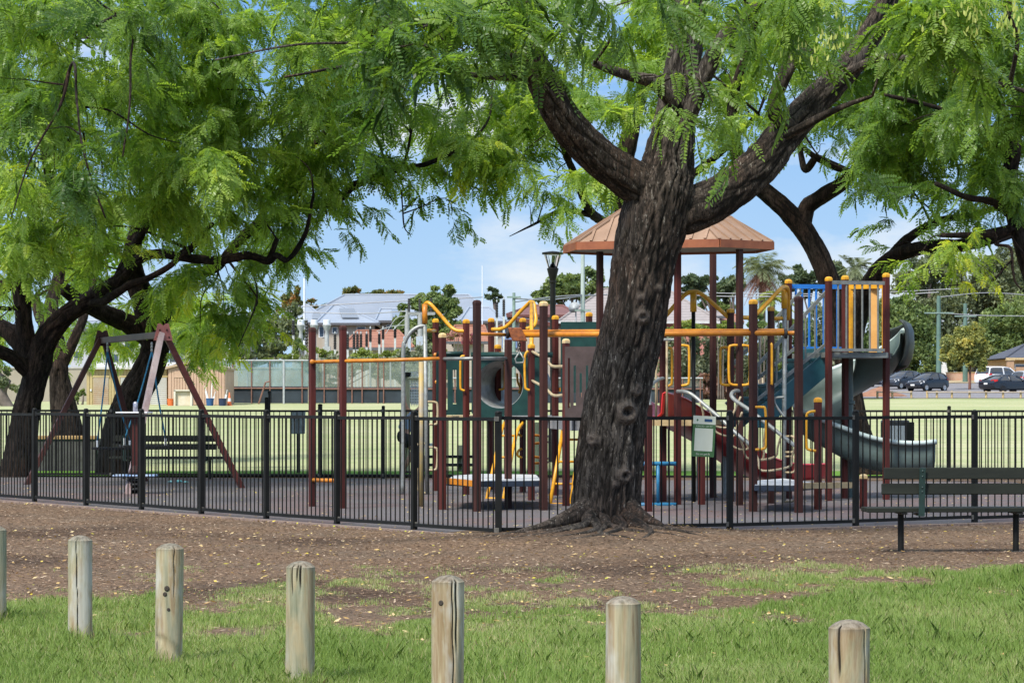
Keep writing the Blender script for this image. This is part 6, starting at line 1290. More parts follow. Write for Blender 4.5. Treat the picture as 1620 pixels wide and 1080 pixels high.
b = MB(); b.box((X(144), d-.06, Zp(617)), (.08, .06, .12)); b.build('switch_box', M_white, sd1)
d = 154
sd2 = thing('shed', 'pinkish tan gabled tin shed with vertical ribs, right of the ochre shed', 'shed', G(312, d), 'sheds at the field edge')
pk = (310, 573); b = MB(); b.prism([(X(266, d), d, zz), (X(356, d), d, zz), (X(356, d), d, Zp(584, d)), (X(pk[0], d), d, Zp(575, d)), (X(266, d), d, Zp(583, d))], (0, 5, 0)); ribbed(b, X(267, d), X(355, d), zz+.02, Zp(585, d), 20, d-.01); b.build('wall', M_shed2, sd2)
for (pa, ya, pb, yb) in ((262, 583.5, 310, 573), (310, 573, 359, 584.5)): b = MB(); A, B_ = Vector((X(pa, d), d-.2, Zp(ya, d))), Vector((X(pb, d), d-.2, Zp(yb, d))); b.prism([A, B_, B_+Vector((0, 5.4, 0)), A+Vector((0, 5.4, 0))], (0, 0, .12)); b.build('roof', mat('tan_roof', (.45, .34, .22), (.36, .27, .17), rough=.5, scale=1), sd2)
b = MB(); b.box((X(286, d), d-.03, Zp(592, d)), (.7, .06, .35)); b.build('vent', M_shed2, sd2)
# clutter by the shed
q = G(290, 152); cab = thing('old_cabinet', 'discarded white cabinet with stained open front against the pinkish shed', 'cabinet', q)
b = MB()
for dx in (-.44, .44): b.box(q+Vector((dx, 0, .42)), (.1, .5, .86))
b.box(q+Vector((0, 0, .84)), (.98, .5, .08)); b.box(q+Vector((0, .22, .42)), (.8, .06, .8)); b.build('carcass', mat('stained_white', (.62, .6, .5), (.5, .43, .3), rough=.7, scale=2), cab)
b = MB(); b.box(q+Vector((.0, -.05, .4)), (.76, .04, .74)); b.build('inner_panel', mat('stained_tan', (.52, .42, .27), (.6, .58, .48), rough=.7, scale=1.5), cab)
def bucket(px, d, r, h, m, lab, cat='bucket', name='bucket'):
    q = G(px, d); o = thing(name, lab, cat, q); b = MB(); b.lathe(q, [(r*.85, 0), (r, h), (r*.92, h), (r*.8, .03)], 16); b.build('body', m, o, smooth=True, auto=40); b = MB(); b.lathe(q+Vector((0, 0, h-.02)), [(r*1.04, 0), (r*1.06, .03), (r*.95, .035)], 16); b.build('rim', m, o); return q
M_orb = mat('orange_plastic', (.65, .16, .04), (.55, .12, .03), rough=.5)
bucket(270, 152, .19, .38, M_orb, 'orange plastic tub left of the discarded white cabinet', 'tub', 'tub')
qb = [bucket(332, 152, .21, .4, mat('blue_plastic', (.03, .1, .25), rough=.5), 'blue bucket of white bats by the pinkish shed'), bucket(352, 151.6, .21, .4, mat('navy_plastic', (.02, .035, .08), rough=.5), 'navy bucket holding bats, beside the orange cone')]
for k, (i, dx, tx, L, lab) in enumerate(((0, -.06, -.22, .75, 'white bat leaning left in the blue bucket'), (0, .05, .06, 1.05, 'tall pale stick upright in the blue bucket'), (0, .1, .3, .45, 'short white bat leaning right in the blue bucket'), (1, .08, .22, .55, 'white bat leaning right in the navy bucket'))):
    p = qb[i]+Vector((dx, 0, .1)); o = thing('bat', lab, 'bat', p, 'bats in the buckets'); b = MB(); t = Vector((tx, 0, 1)).normalized(); b.bar(p, p+t*L*.95, .05, .1); b.build('blade', M_white, o); b = MB(); b.tube([p+t*L*.95, p+t*(L+.25)], .02, 6); b.build('handle', M_white, o)
q = G(363, 152); cn_ = thing('traffic_cone', 'faded orange traffic cone at the corner of the pinkish shed', 'cone', q); b = MB(); b.lathe(q, [(.12, .03), (.03, .72), (.02, .73)], 14); b.build('cone', M_orb, cn_, smooth=True, auto=40); b = MB(); b.box(q+Vector((0, 0, .02)), (.34, .34, .04)); b.build('base', M_orb, cn_); b = MB(); b.lathe(q, [(.094, .25), (.075, .42)], 14); b.build('band', M_white, cn_)
# ---- houses behind
M_zinc = mat('blue_grey_metal_roof', (.22, .25, .295), (.185, .212, .25), rough=.45, scale=.4)
M_zinc2 = mat('light_metal_roof', (.27, .31, .365), (.235, .27, .32), rough=.45, scale=.4)
M_crw = mat('cream_wall', (.4, .36, .295), (.35, .31, .255), rough=.9, scale=.4)
M_gut = mat('dark_gutter', (.1, .1, .11), rough=.6)
M_solar = mat('solar_glass', (.16, .18, .2), (.13, .145, .165), rough=.25, scale=.3)
M_glassd = mat('dark_window', (.06, .09, .13), (.04, .06, .09), rough=.12, spec=.6)
M_tileo = mat('orange_roof_tile', (.5, .17, .08), (.4, .13, .06), rough=.8, scale=1.2)
def tile_mat(name, c1, c2, sc_=3.3, line=.55):
    m, nt, bs, out = nodes(name); tc = nt.nodes.new('ShaderNodeTexCoord'); wv = nt.nodes.new('ShaderNodeTexWave'); wv.bands_direction = 'Z'; wv.inputs['Scale'].default_value = sc_; wv.inputs['Distortion'].default_value = .3
    nt.links.new(tc.outputs['Object'], wv.inputs[0]); n = noise(nt, 2.5, 5, .7); c = ramp(nt, n, [(.3, c2), (.7, c1)]); c = mixc(nt, c, tuple(a*line for a in c2), ramp(nt, wv.outputs[0], [(.72, (0, 0, 0)), (.85, (1, 1, 1))]))
    nt.links.new(c, bs.inputs['Base Color']); bs.inputs['Roughness'].default_value = .8; return m
M_gtile = tile_mat('grey_roof_tile', (.36, .32, .3), (.26, .23, .22), 2.2); M_otile = tile_mat('terracotta_tile', (.36, .165, .105), (.28, .12, .075), 2.6); M_btile = tile_mat('blue_black_tile', (.09, .1, .13), (.055, .06, .08), 2.4)
M_brick = mat('red_brick', (.36, .12, .08), (.27, .09, .06), rough=.9, scale=4); M_pinkw = mat('pink_render', (.5, .2, .2), (.42, .17, .17), rough=.9, scale=.6); M_ybrick = mat('yellow_brick', (.5, .33, .14), (.4, .26, .11), rough=.9, scale=3)
def hip_house(name, label, d, dep, e0, e1, ye, r0, r1, yr, mroof, mwall, win=(), solar=(), cat='house', gut=M_gut, over=.5, ridge_d=None, cap=None):
    """px of eaves e0..e1 and ridge r0..r1, rows ye / yr, depth d (front eave)"""
    g = G((e0+e1)/2, d+dep/2); root = thing(name, label, cat, g); X = lambda px, q=d: (px-810)*q/F; ze = P(0, ye, d).z; dm = d+(ridge_d or dep/2); zr = P(0, yr, dm).z
    E = [(X(e0), d, ze), (X(e1), d, ze), (X(e1), d+dep, ze), (X(e0), d+dep, ze)]; Rr = [(X(r0, dm), dm, zr), (X(r1, dm), dm, zr)]
    b = MB(); b.add(E+Rr, [(0, 1, 5, 4), (1, 2, 5), (2, 3, 4, 5), (3, 0, 4)]); ro = b.build('roof', mroof, root, solid=.06)
    for i, j in ((0, 4), (1, 5), (4, 5)):
        q = E+Rr; b = MB(); b.tube([Vector(q[i])+Vector((0, 0, .05)), Vector(q[j])+Vector((0, 0, .05))], .1, 6); b.build('ridge_cap', cap or M_zinc2, ro)
    b = MB(); b.box(((E[0][0]+E[1][0])/2, d-.06, ze-.08), (E[1][0]-E[0][0]+.1, .1, .2)); b.build('gutter', gut, ro)
    x0, x1 = E[0][0]+over, E[1][0]-over; z0 = zt(d)-.3; b = MB(); b.box(((x0+x1)/2, d+dep/2, (z0+ze-.1)/2), (x1-x0, dep-2*over, ze-.1-z0)); b.build('wall', mwall, root)
    for pa, pb, ya, yb in win:
        b = MB(); z1, z2 = P(0, ya, d).z, P(0, yb, d).z; w0, w1 = X(pa), X(pb); b.box(((w0+w1)/2, d+over-.02, (z1+z2)/2), (w1-w0+.16, .08, z1-z2+.16)); f = b.build('window', M_white, root)
        b = MB(); b.box(((w0+w1)/2, d+over-.07, (z1+z2)/2), (w1-w0, .03, z1-z2)); b.build('pane', M_glassd, f)
    sl = Vector((0, dm-d, zr-ze)); nrm = Vector((0, -(zr-ze), dm-d)).normalized()
    for p0, p1, p2, p3, t0, t1 in solar:
        A = [Vector((X(p0), d, ze))+sl*t0, Vector((X(p1), d, ze))+sl*t0, Vector((X(p2), d, ze))+sl*t1, Vector((X(p3), d, ze))+sl*t1]; b = MB(); b.prism([v+nrm*.12 for v in A], nrm*.06); b.build('solar_panel', M_solar, ro)
    return root
hip_house('apartment_building', 'big building with long blue-grey metal roof behind the other houses', 268, 22, 462, 790, 512, 545, 742, 467, M_zinc, M_crw)
hip_house('house', 'pale house with steep hipped metal roof and wide solar panel, left of centre', 240, 14, 500, 600, 511, 528, 536, 483, M_zinc2, M_crw, win=((565, 577, 517, 531), (505, 511, 517, 532), (526, 532, 518, 526)), solar=((540, 566, 555, 531, .2, .72),))
hip_house('house', 'narrow pale house with hipped metal roof at the thin lamp pole', 244, 14, 455, 520, 510, 482, 487, 483, M_zinc2, M_crw, win=((463, 468, 516, 530), (478, 484, 516, 530)), solar=((493, 508, 501, 491, .1, .5),))
hip_house('house', 'pale house with metal roof and dark solar panel behind the leafy tree', 242, 14, 594, 690, 507, 602, 672, 489, M_zinc2, M_crw, win=((612, 622, 514, 530), (640, 650, 514, 530)), solar=((620, 645, 640, 615, .15, .85),))
hip_house('house', 'pale house with blue-grey hipped roof left of the tunnel tower', 238, 14, 728, 800, 508, 742, 775, 487, M_zinc2, M_crw, win=((735, 744, 514, 522), (752, 760, 514, 522)))
hip_house('house', 'low house with bright orange tiled roof behind the chin-up bars', 205, 9, 540, 655, 550, 566, 630, 524, M_otile, M_crw, cap=M_otile)
hip_house('house', 'low house with faded orange tiled roof among the tower posts', 206, 9, 706, 775, 540, 720, 766, 516, M_otile, M_crw, cap=M_otile)
hip_house('house', 'white-walled house with brown roof and long pale verandah edge, left of the lamp post', 232, 14, 802, 915, 498, 840, 890, 484, mat('brown_metal_roof', (.17, .07, .05), (.13, .05, .04), rough=.6, scale=.5), M_crw, win=((808, 826, 522, 545), (846, 856, 508, 520)), gut=mat('brown_fascia', (.14, .05, .04), rough=.7), cap=MATS['brown_metal_roof'])
v = thing('garage', 'cream gabled garage with brown barge boards behind the trolley rail', 'garage', G(822, 222)); X = lambda px, q=222: (px-810)*q/F; Z2 = lambda y, q=222: P(0, y, q).z
b = MB(); b.prism([(X(786), 222, zt(222)-.3), (X(872), 222, zt(222)-.3), (X(872), 222, Z2(511)), (X(817), 222, Z2(504)), (X(786), 222, Z2(517))], (0, 8, 0)); b.build('wall', M_crw, v)
for pa, ya, pb, yb in ((780, 520, 817, 503), (817, 503, 874, 511)):
    A, B_ = Vector((X(pa), 221.7, Z2(ya))), Vector((X(pb), 221.7, Z2(yb))); b = MB(); b.prism([A, B_, B_+Vector((0, 8.6, 0)), A+Vector((0, 8.6, 0))], (0, 0, .08)); b.build('roof', M_zinc2, v)
    b = MB(); b.bar(A-Vector((0, .05, .12)), B_-Vector((0, .05, .12)), .08, .32); b.build('barge_board', MATS['brown_fascia'], v)
b = MB(); b.box((X(806), 221.9, Z2(535)), (1.2, .1, 1.5)); b.build('door', mat('blue_door', (.16, .24, .42), rough=.6), v)
hip_house('house', 'wide house with grey tiled hip roof behind the leaning trunk', 224, 20, 884, 1138, 508, 955, 1055, 458, M_gtile, mat('brick_and_render', (.45, .2, .16), (.34, .15, .12), rough=.9, scale=1), win=((898, 912, 512, 518), (1095, 1110, 512, 518)), gut=mat('white_gutter', (.6, .6, .58), rough=.6), cap=M_gtile)
hip_house('house', 'low pink-walled building right of the grey tiled house', 232, 8, 1112, 1150, 500, 1118, 1145, 494, M_gtile, M_pinkw, win=((1120, 1132, 507, 511),), cap=M_gtile)
hip_house('house', 'low house with terracotta roof between the yellow arch and the roof post', 236, 8, 1130, 1176, 510, 1142, 1170, 499, M_otile, M_brick, cap=M_otile)
hip_house('house', 'yellow brick house with blue-black tiled roof at the right edge', 262, 14, 1592, 1700, 566, 1628, 1680, 541, M_btile, M_ybrick, win=((1608, 1626, 577, 583),), cap=M_btile, gut=mat('cream_gutter', (.55, .42, .22), rough=.6))
hip_house('house', 'pale low house behind the spiral slide, in front of the trees', 330, 12, 1235, 1345, 566, 1255, 1330, 548, M_zinc, mat('bluish_wall', (.35, .4, .46), (.3, .34, .4), rough=.9), win=((1262, 1276, 574, 586), (1300, 1312, 574, 586)))
hip_house('apartment_building', 'white flats with dark openings, seen through the left foliage', 236, 14, 258, 392, 500, 275, 380, 488, M_zinc2, mat('white_render', (.4, .42, .44), (.34, .36, .38), rough=.9, scale=.4), win=((268, 276, 508, 522), (284, 292, 508, 522), (300, 310, 508, 522), (268, 276, 532, 548), (284, 292, 532, 548), (300, 310, 532, 548), (322, 332, 508, 522), (345, 355, 532, 548), (366, 374, 540, 556)))
hip_house('apartment_building', 'grey-white building with a blue window behind the swing beam', 226, 12, 100, 245, 520, 120, 230, 508, M_zinc, mat('grey_render', (.5, .52, .54), (.42, .44, .46), rough=.9, scale=.4), win=((116, 128, 556, 566), (176, 186, 560, 574), (196, 206, 540, 556), (214, 222, 560, 574)))
# satellite dish on its own mast
sdsh = thing('satellite_dish', 'grey satellite dish on a mast before the tiled roof', 'satellite dish', G(911, 221)); q = P(909, 487, 221)
b = MB(); b.lathe(q, [(.02, 0), (.25, .04), (.42, .14), (.44, .15)], 18, axis=(-.5, -1, .35)); b.build('dish', M_pipe, sdsh, smooth=True, solid=.02); b = MB(); b.tube([G(911, 221), P(911, 490, 221)], .06, 8); b.build('mast', M_pipe, sdsh)

# ---- substation equipment
sb = 'substation bushings'
M_por = mat('white_porcelain', (.7, .74, .8), (.58, .62, .68), rough=.35, scale=1)
M_ins = mat('black_insulator', (.02, .02, .022), rough=.5)
for px, lab in ((476, 'white cup-shaped bushing at the thin lamp pole'), (497, 'white cup-shaped bushing behind the first maroon post'), (517, 'white cup-shaped bushing between the two left maroon posts')):
    q = G(px, 194); o = thing('bushing', lab, 'insulator', q, sb); z = lambda y: P(0, y, 194).z
    b = MB(); b.lathe((q.x, q.y, 0), [(.15, z(548)), (.15, z(532)), (.1, z(524)), (.22, z(520)), (.3, z(514)), (.24, z(512.5))], 14); b.build('bowl', M_pipe, o, smooth=True, auto=50)
    b = MB(); b.lathe((q.x, q.y, 0), [(.25, z(513)), (.24, z(506)), (.2, z(505.5))], 14); b.build('cap', M_por, o, smooth=True, auto=50); b = MB(); b.box((q.x, q.y, (zt(194)+z(548))/2), (.5, .5, z(548)-zt(194))); b.build('tank', M_pipe, o)
for k, (px, y0, y1, d) in enumerate(((464, 507, 530, 193), (485, 507, 552, 192), (530, 528, 552, 192), (550, 528, 552, 192), (560, 528, 552, 192), (565.5, 528, 552, 192), (571, 528, 552, 192), (580, 528, 548, 192), (586, 520, 540, 193), (600, 528, 544, 192), (606, 520, 536, 193), (625, 520, 534, 193), (786, 478, 502, 205), (797, 474, 500, 204))):
    q = G(px, d); o = thing('insulator', 'thin black ribbed insulator standing on a grey stand in the yard behind the nets', 'insulator', q, 'black insulators in the substation yard'); z = lambda y: P(0, y, d).z; b = MB(); n = 9
    b.lathe((q.x, q.y, 0), [(r, z(y1)+(z(y0)-z(y1))*(i/(2*n))) for i in range(2*n+1) for r in ((.07,) if i % 2 else (.12,))], 10); b.build('column', M_ins, o); b = MB(); b.box((q.x, q.y, (zt(d)+z(y1))/2), (.14, .14, z(y1)-zt(d))); b.build('stand', M_conc, o)
    b = MB(); b.lathe((q.x, q.y, 0), [(.05, z(y0)), (.05, z(y0-3)), (.02, z(y0-4))], 8); b.build('terminal', M_pipe, o)
for px0, px1, yb, lab in ((647, 690, 494, 'grey steel gantry with tall transformer bushings behind the arch'), ):
    d = 188; z = lambda y: P(0, y, d).z; o = thing('transformer', lab, 'transformer', G(665, d)); X = lambda px: (px-810)*d/F
    b = MB(); b.box(((X(645)+X(688))/2, d, z(496)), (X(688)-X(645), .16, .2)); M_bsh = mat('bushing_grey', (.27, .28, .27), (.2, .21, .2), rough=.6); b.build('crossbeam', M_bsh, o)
    for px in (644, 664.5): b = MB(); b.lathe((X(px), d, 0), [(.26, zt(d)), (.26, z(540)), (.16, z(536)), (.16, z(500)), (.06, z(494)), (.02, z(488))], 14); b.build('bushing', M_bsh, o, smooth=True, auto=40)
    for px in (644, 664.5): b = MB(); b.box((X(px), d, (zt(d)+z(532))/2), (.5, .5, z(532)-zt(d))); b.build('tank', mat('tank_grey', (.42, .47, .54), rough=.6), o)
    for px in (647, 664, 682): b = MB(); b.lathe((X(px), d, 0), [((.1 if i % 2 else .06), z(494)+(z(472)-z(494))*i/14) for i in range(15)], 10); b.build('insulator', M_ins, o)
    for (pa, ya, pb, yb_, sag) in ((610, 528, 644, 500, -14), (622, 522, 664, 498, -6), (596, 524, 640, 514, 6)): b = MB(); b.tube([P(pa, ya, d), P((pa+pb)/2, (ya+yb_)/2+sag*.4-5, d), P(pb, yb_, d)], .025, 6, smooth=5); b.build('conductor', M_pipe, o)
# ---- poles and wires
def pole(label, px, y0, d, r, m, arms=(), cat='pole', name='power_pole'):
    q = G(px, d); o = thing(name, label, cat, q); b = MB(); b.tube([q-Vector((0, 0, .3)), P(px, y0, d)], [r*1.25, r*.85], 10); b.build('shaft', m, o, smooth=True, auto=40)
    for y, L in arms: b = MB(); p = P(px, y, d); b.box(p+Vector((0, -.15, 0)), (L, .12, .12)); b.build('crossarm', M_pole, o)
    return o
pole('green-grey timber power pole behind the yellow tower arch', 813, 463, 204, .13, M_pole, ((470, 1.0),)); pole('pale green power pole in front of the tiled roof, beside the shelter', 922, 400, 212, .17, mat('pale_green_pole', (.4, .46, .43), (.3, .36, .33), rough=.7, scale=1), ((491, 1.2),)); pole('thin tall white light pole above the white bushings', 481.5, 440, 215, .09, M_por, name='light_pole')
pole('green power pole left of the yellowing tree', 1485, 468, 256, .2, mat('dark_green_pole', (.12, .2, .165), (.08, .14, .11), rough=.7, scale=1.5), ((495, 2.6),)); pole('green power pole half hidden behind the yellowing tree', 1527, 480, 262, .2, MATS['dark_green_pole'], ((500, 2.0),)); pole('thin white mast behind the tunnel tower', 763, 420, 230, .05, M_por, name='light_pole')
M_cab = mat('pale_cable', (.4, .41, .42), rough=.6)
def cable(label, pts, r):
    b = MB(); b.tube([P(*q) for q in pts], r, 6, smooth=6); return tag(b.build('power_cable', M_cab, smooth=True), label, 'cable', 'overhead cables')
cable('thick pale overhead cable passing behind the palm and high deck', [(1060, 466, 262), (1170, 469, 262), (1290, 468, 260), (1400, 467, 258), (1485, 462, 256)], .045)
cable('thinner cable just above the thick one, behind the yellow arch', [(1060, 462, 264), (1200, 464.5, 264), (1350, 464, 262), (1527, 456, 262)], .04)
cable('pale overhead cable descending at the right edge', [(1485, 470, 256), (1565, 463, 262), (1660, 470, 268)], .045)
cable('low pale cable across the gum foliage, level with the pole arms', [(1485, 495, 256), (1560, 499, 258), (1660, 500, 262)], .04)
cable('pair of wires crossing in front of the spreading skyline tree', [(813, 472, 204), (868, 474, 208), (922, 468, 212), (960, 466, 214)], .06)
cable('slack wire from the green-grey pole to the pale pole', [(813, 478, 204), (870, 470, 208), (922, 466, 212)], .04)
cable('long wire across the big grey roof', [(455, 486, 214), (600, 478, 214), (763, 470, 216)], .04); cable('lower wire across the grey roofs to the transformer', [(440, 492, 212), (560, 496, 208), (645, 492, 190)], .04)

# ---- car park: rail, wall, cars
rl = thing('post_and_rail', 'low timber post-and-rail barrier along the car park edge', 'barrier', G(1500, 208)); pxs = (1388, 1412, 1442, 1467, 1482, 1506, 1534, 1560, 1587, 1615, 1640)
for k, px in enumerate(pxs): q = G(px, 208); b = MB(); b.tube([q-Vector((0, 0, .1)), q+Vector((random.uniform(-.03, .03), 0, .56))], .085, 10); b.build('post', M_tan, rl, smooth=True, auto=40)
for k, (a_, e_) in enumerate(zip(pxs, pxs[1:])):
    if k in (2,): continue
    b = MB(); b.tube([G(a_, 207.85, .47), G(e_, 207.85, .47)], .05, 8); b.build('rail', mat('grey_rail_timber', (.4, .34, .27), (.28, .23, .18), rough=.8, scale=2), rl)
lw = thing('garden_wall', 'low red brick garden wall across the road behind the yellowing tree', 'wall', G(1530, 268)); a_, e_ = G(1497, 268), G(1585, 268); b = MB(); b.box(((a_.x+e_.x)/2, 268, zt(268)+.35), (e_.x-a_.x, .25, .8)); b.build('brickwork', mat('wall_brick', (.42, .14, .08), (.5, .38, .28), rough=.9, scale=.7), lw); b = MB(); b.box(((a_.x+e_.x)/2, 268, zt(268)+.78), (e_.x-a_.x+.1, .32, .08)); b.build('coping', M_tan, lw)
wt = thing('garden_wall', 'tall white sloping wall behind the parked hatchbacks', 'wall', G(1478, 272)); b = MB(); b.prism([G(1461, 272, -.2), G(1500, 272, -.2), P(1497, 560, 272), P(1470, 560, 272)], (0, .3, 0)); b.build('wall_face', M_white, wt); b = MB(); b.bar(P(1470, 560, 271.9), P(1497, 560, 271.9), .4, .1); b.build('coping', M_conc, wt)
pp = thing('gate_pier', 'tan brick pier and low wall in front of the yellow brick house', 'wall', G(1598, 258)); b = MB(); q = G(1598, 258); b.box(q+Vector((0, 0, 1.0)), (.6, .6, 2.2)); b.build('pier', mat('tan_brick', (.42, .27, .16), (.33, .2, .12), rough=.9, scale=3), pp); b = MB(); b.box(q+Vector((0, 0, 2.15)), (.75, .75, .14)); b.build('cap', M_tan, pp); b = MB(); b.box(q+Vector((3.5, 0, .7)), (6, .3, 1.6)); b.build('wall_face', MATS['tan_brick'], pp)
M_blkcar = mat('black_car_paint', (.01, .012, .02), (.008, .01, .015), rough=.16, spec=.7); M_navcar = mat('dark_grey_car_paint', (.03, .036, .05), (.022, .028, .04), rough=.18, spec=.7); M_whcar = mat('white_car_paint', (.75, .76, .77), (.7, .71, .72), rough=.2, spec=.6); M_silv = mat('silver_car_paint', (.5, .53, .56), (.44, .47, .5), rough=.25, metal=.5)
M_carglass = mat('car_glass', (.03, .035, .04), (.02, .024, .03), rough=.06, spec=.9); M_chrome = mat('alloy_rim', (.5, .51, .52), (.4, .41, .42), rough=.3, metal=.7); M_head = mat('headlight_glass', (.8, .82, .82), rough=.15); M_tail = mat('tail_light', (.5, .02, .02), (.35, .01, .01), rough=.2); M_plate = mat('number_plate', (.75, .76, .74), rough=.5)
def car(label, px, d, az, kind, m, rim=None):
    """az: heading of the car's nose, degrees from +X towards +Y"""
    L, Wd = {'hatch': (3.85, 1.7), 'sedan': (4.9, 1.88), 'suv': (4.75, 1.85)}[kind]
    # x: 0 = nose; lists of (x, half width, bottom, belt/top)
    body = {'hatch': [(0, .55, .38, .6), (.08, .74, .26, .72), (.35, .83, .2, .82), (.95, .85, .2, .97), (2.0, .85, .2, 1.0), (3.1, .85, .2, 1.02), (3.6, .82, .22, 1.04), (3.8, .76, .3, .96), (3.85, .66, .42, .8)],
            'sedan': [(0, .6, .38, .58), (.1, .82, .24, .7), (.45, .92, .2, .82), (1.3, .94, .2, .93), (2.6, .94, .2, .96), (3.9, .94, .2, 1.0), (4.6, .91, .24, 1.02), (4.82, .86, .34, .98), (4.9, .76, .45, .82)],
            'suv': [(0, .62, .45, .75), (.1, .82, .32, .92), (.4, .9, .28, 1.02), (1.2, .92, .28, 1.1), (2.5, .92, .28, 1.12), (4.1, .92, .28, 1.14), (4.5, .9, .3, 1.15), (4.7, .86, .38, 1.1), (4.75, .78, .5, .9)]}[kind]
    gh = {'hatch': [(.92, .76, .97), (1.72, .62, 1.47), (2.3, .63, 1.51), (3.1, .61, 1.48), (3.42, .58, 1.42), (3.74, .7, 1.02)], 'sedan': [(1.35, .8, .93), (2.15, .62, 1.38), (2.7, .63, 1.43), (3.3, .61, 1.4), (3.7, .6, 1.32), (4.4, .74, 1.0)], 'suv': [(1.2, .8, 1.1), (1.95, .68, 1.66), (2.6, .69, 1.74), (4.0, .68, 1.73), (4.35, .66, 1.68), (4.62, .78, 1.14)]}[kind]
    wr = {'hatch': .3, 'sedan': .34, 'suv': .37}[kind]; wx = {'hatch': (.75, 3.12), 'sedan': (.95, 3.85), 'suv': (.9, 3.68)}[kind]
    root = thing('parked_car', label, 'car', (0, 0, 0), 'cars parked across the field'); cx_ = L/2
    b = MB(); V = []
    for x, w_, zb_, zt_ in body: V += [(x-cx_, y, z) for y, z in ((0, zb_), (w_*.85, zb_), (w_, zb_+.1), (w_*1.0, zb_+(zt_-zb_)*.6), (w_*.97, zt_-.07), (w_*.86, zt_), (0, zt_+.02), (-w_*.86, zt_), (-w_*.97, zt_-.07), (-w_, zb_+(zt_-zb_)*.6), (-w_, zb_+.1), (-w_*.85, zb_))]
    b.grid(V, len(body), 12, wrap=True); n = len(body); b.f += [tuple(range(12)), tuple((n-1)*12+k for k in range(12))]; b.m += [0, 0]; bo = b.build('body', m, root, smooth=True, auto=38)
    b = MB(); V = []
    for i, (x, w_, z) in enumerate(gh):
        base = np.interp(x, [q[0] for q in body], [q[3] for q in body])-.03; wb = np.interp(x, [q[0] for q in body], [q[1] for q in body])*.93
        zt_ = max(z, base+.02); V += [(x-cx_, y, zz_) for y, zz_ in ((wb, base), (w_+(.03 if i else .1), base+(zt_-base)*.85), (w_*.88, zt_), (0, zt_+.025), (-w_*.88, zt_), (-w_-(.03 if i else .1), base+(zt_-base)*.85), (-wb, base))]
    b.grid(V, len(gh), 7); b.build('windows', M_carglass, root, smooth=True, auto=40)
    g_ = gh[1:-1]; b = MB(); V = []
    for x, w_, z in g_: V += [(x-cx_, y, zz_) for y, zz_ in ((w_*1.02, z-.07), (w_*.9, z+.012), (0, z+.035), (-w_*.9, z+.012), (-w_*1.02, z-.07))]
    b.grid(V, len(g_), 5); b.build('roof', m, root, smooth=True, solid=.02)
    for s in (-1, 1):
        for i, xx in ((0, None), (len(gh)-1, None), (2, gh[2][0]+.25)):
            j = {0: 1, len(gh)-1: len(gh)-2}.get(i); x0 = gh[i][0] if xx is None else xx; x1 = gh[j][0] if xx is None else xx; base = np.interp(x0, [q[0] for q in body], [q[3] for q in body]); wb = np.interp(x0, [q[0] for q in body], [q[1] for q in body])*.93
            w1 = gh[j][1] if xx is None else gh[2][1]; z1 = gh[j][2] if xx is None else gh[2][2]; b = MB(); b.bar((x0-cx_, s*(wb+.01), base-.03), (x1-cx_, s*(w1+.02), z1-.04), .1, .05, up=(0, s, .3)); b.build('pillar', m, root)
        b = MB(); b.lathe((gh[0][0]+.45-cx_, s*(Wd/2+.08), gh[0][2]+.06), [(.02, -.09), (.085, -.05), (.09, .03), (.03, .07)], 10, axis=(0, 1, 0)); b.build('mirror', m, root, smooth=True)
        hx = body[1][0]; b = MB(); zf = body[1][3]-.08; b.prism([(hx+.02-cx_, s*.45, zf-.02), (hx+.0-cx_, s*.74*Wd/1.7, zf-.06), (hx+.42-cx_, s*(Wd/2-.01), zf+.06), (hx+.4-cx_, s*(Wd/2-.05), zf+.12), (hx+.14-cx_, s*.55, zf+.1)], (0, 0, .06)); b.build('headlight', M_head, root)
        rx = L-.03; zr = body[-3][3]-.18; b = MB(); b.prism([(rx-.02-cx_, s*.5, zr), (rx-.1-cx_, s*(Wd/2-.06), zr), (rx-.38-cx_, s*(Wd/2+.004), zr+.08), (rx-.36-cx_, s*(Wd/2-.0), zr+.16), (rx-.08-cx_, s*(Wd/2-.14), zr+.15), (rx-.0-cx_, s*.55, zr+.13)], (0, 0, .05)); b.build('tail_light', M_tail, root)
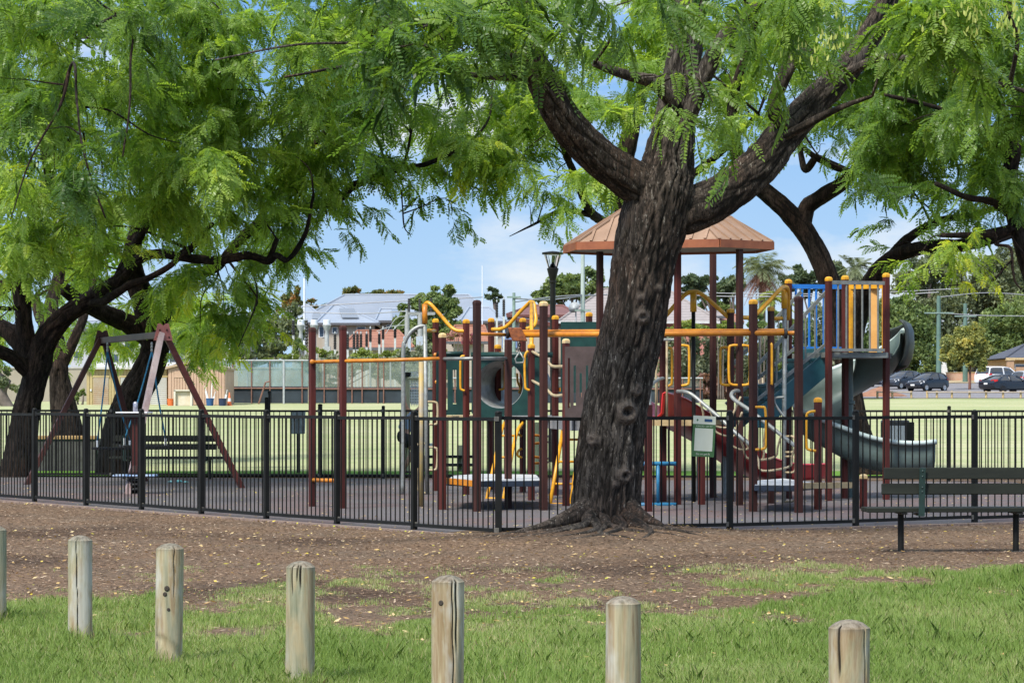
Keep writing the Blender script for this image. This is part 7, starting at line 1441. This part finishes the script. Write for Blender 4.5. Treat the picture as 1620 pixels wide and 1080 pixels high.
        for x in wx:
            b = MB(); c = (x-cx_, s*(Wd/2-.13), wr); b.lathe(c, [(wr*.6, -.09), (wr*.95, -.1), (wr, -.07), (wr, .09), (wr*.93, .125), (wr*.66, .13)], 22, axis=(0, s, 0)); t = b.build('wheel', M_blackpl, root, smooth=True, auto=40)
            b = MB(); b.lathe(c, [(wr*.66, .1), (wr*.66, .15), (wr*.56, .142), (wr*.2, .15), (.02, .154)], 20, axis=(0, s, 0)); b.build('rim', rim or M_chrome, t, smooth=True, auto=40)
            b = MB(); b.lathe((x-cx_, s*(Wd/2-.02), wr+.02), [(wr*1.14, -.12), (wr*1.16, .02), (wr*1.07, .022), (wr*1.05, -.12)], 22, axis=(0, s, 0)); b.f = b.f[:-2]; b.m = b.m[:-2]; b.build('wheel_arch', M_blackpl, root)
    for x, z, sx in ((-.012, .5, -1), (L+.012, .72 if kind != 'hatch' else .8, 1)): b = MB(); b.box((x-cx_+(0.02 if sx < 0 else -.02), 0, z), (.03, .4, .13)); b.build('number_plate', M_plate, root)
    b = MB(); b.box((.02-cx_, 0, .34), (.06, .9, .12)); b.build('grille', M_blackpl, root)
    root.location = G(px, d); root.rotation_euler = (0, 0, math.radians(az)+PI)
    return root
car('black hatchback with pale rims, nose to the left, nearest of the left pair', 1467, 231, 180+44, 'hatch', M_blkcar)
car('dark grey hatchback parked behind the black one, partly hidden by the deck post', 1427, 238, 180+44, 'hatch', M_navcar)
car('dark blue car mostly hidden by the tower post, only its tail showing', 1402, 246, 180+52, 'hatch', mat('dark_blue_paint', (.02, .03, .06), rough=.2))
car('black sedan with red tail lights seen from behind at the right', 1594, 226, 36, 'sedan', M_blkcar, M_blackpl)
car('white four-wheel drive behind the black sedan', 1583, 246, 36, 'suv', M_whcar)
car('silver car at the right edge beyond the sedan', 1632, 238, 36, 'hatch', M_silv)
# dirt pile near the barrier
b = MB(); V = []; q = G(1392, 214)
for i in range(9):
    for k in range(18): r = 1.9*(1-i/8)*(1+.2*math.sin(k*2.3+i)); V.append((q.x+r*math.cos(k*PI/9), q.y+r*math.sin(k*PI/9)*.8, q.z-.05+.75*(i/8)**.8*(1+.15*math.sin(k*3.1))))
b.grid(V, 9, 18, wrap=True); tag(b.build('dirt_pile', mat('red_dirt', (.3, .16, .1), (.2, .1, .065), rough=.95, scale=1.5), smooth=True), 'reddish pile of dirt by the car park barrier', 'dirt pile')
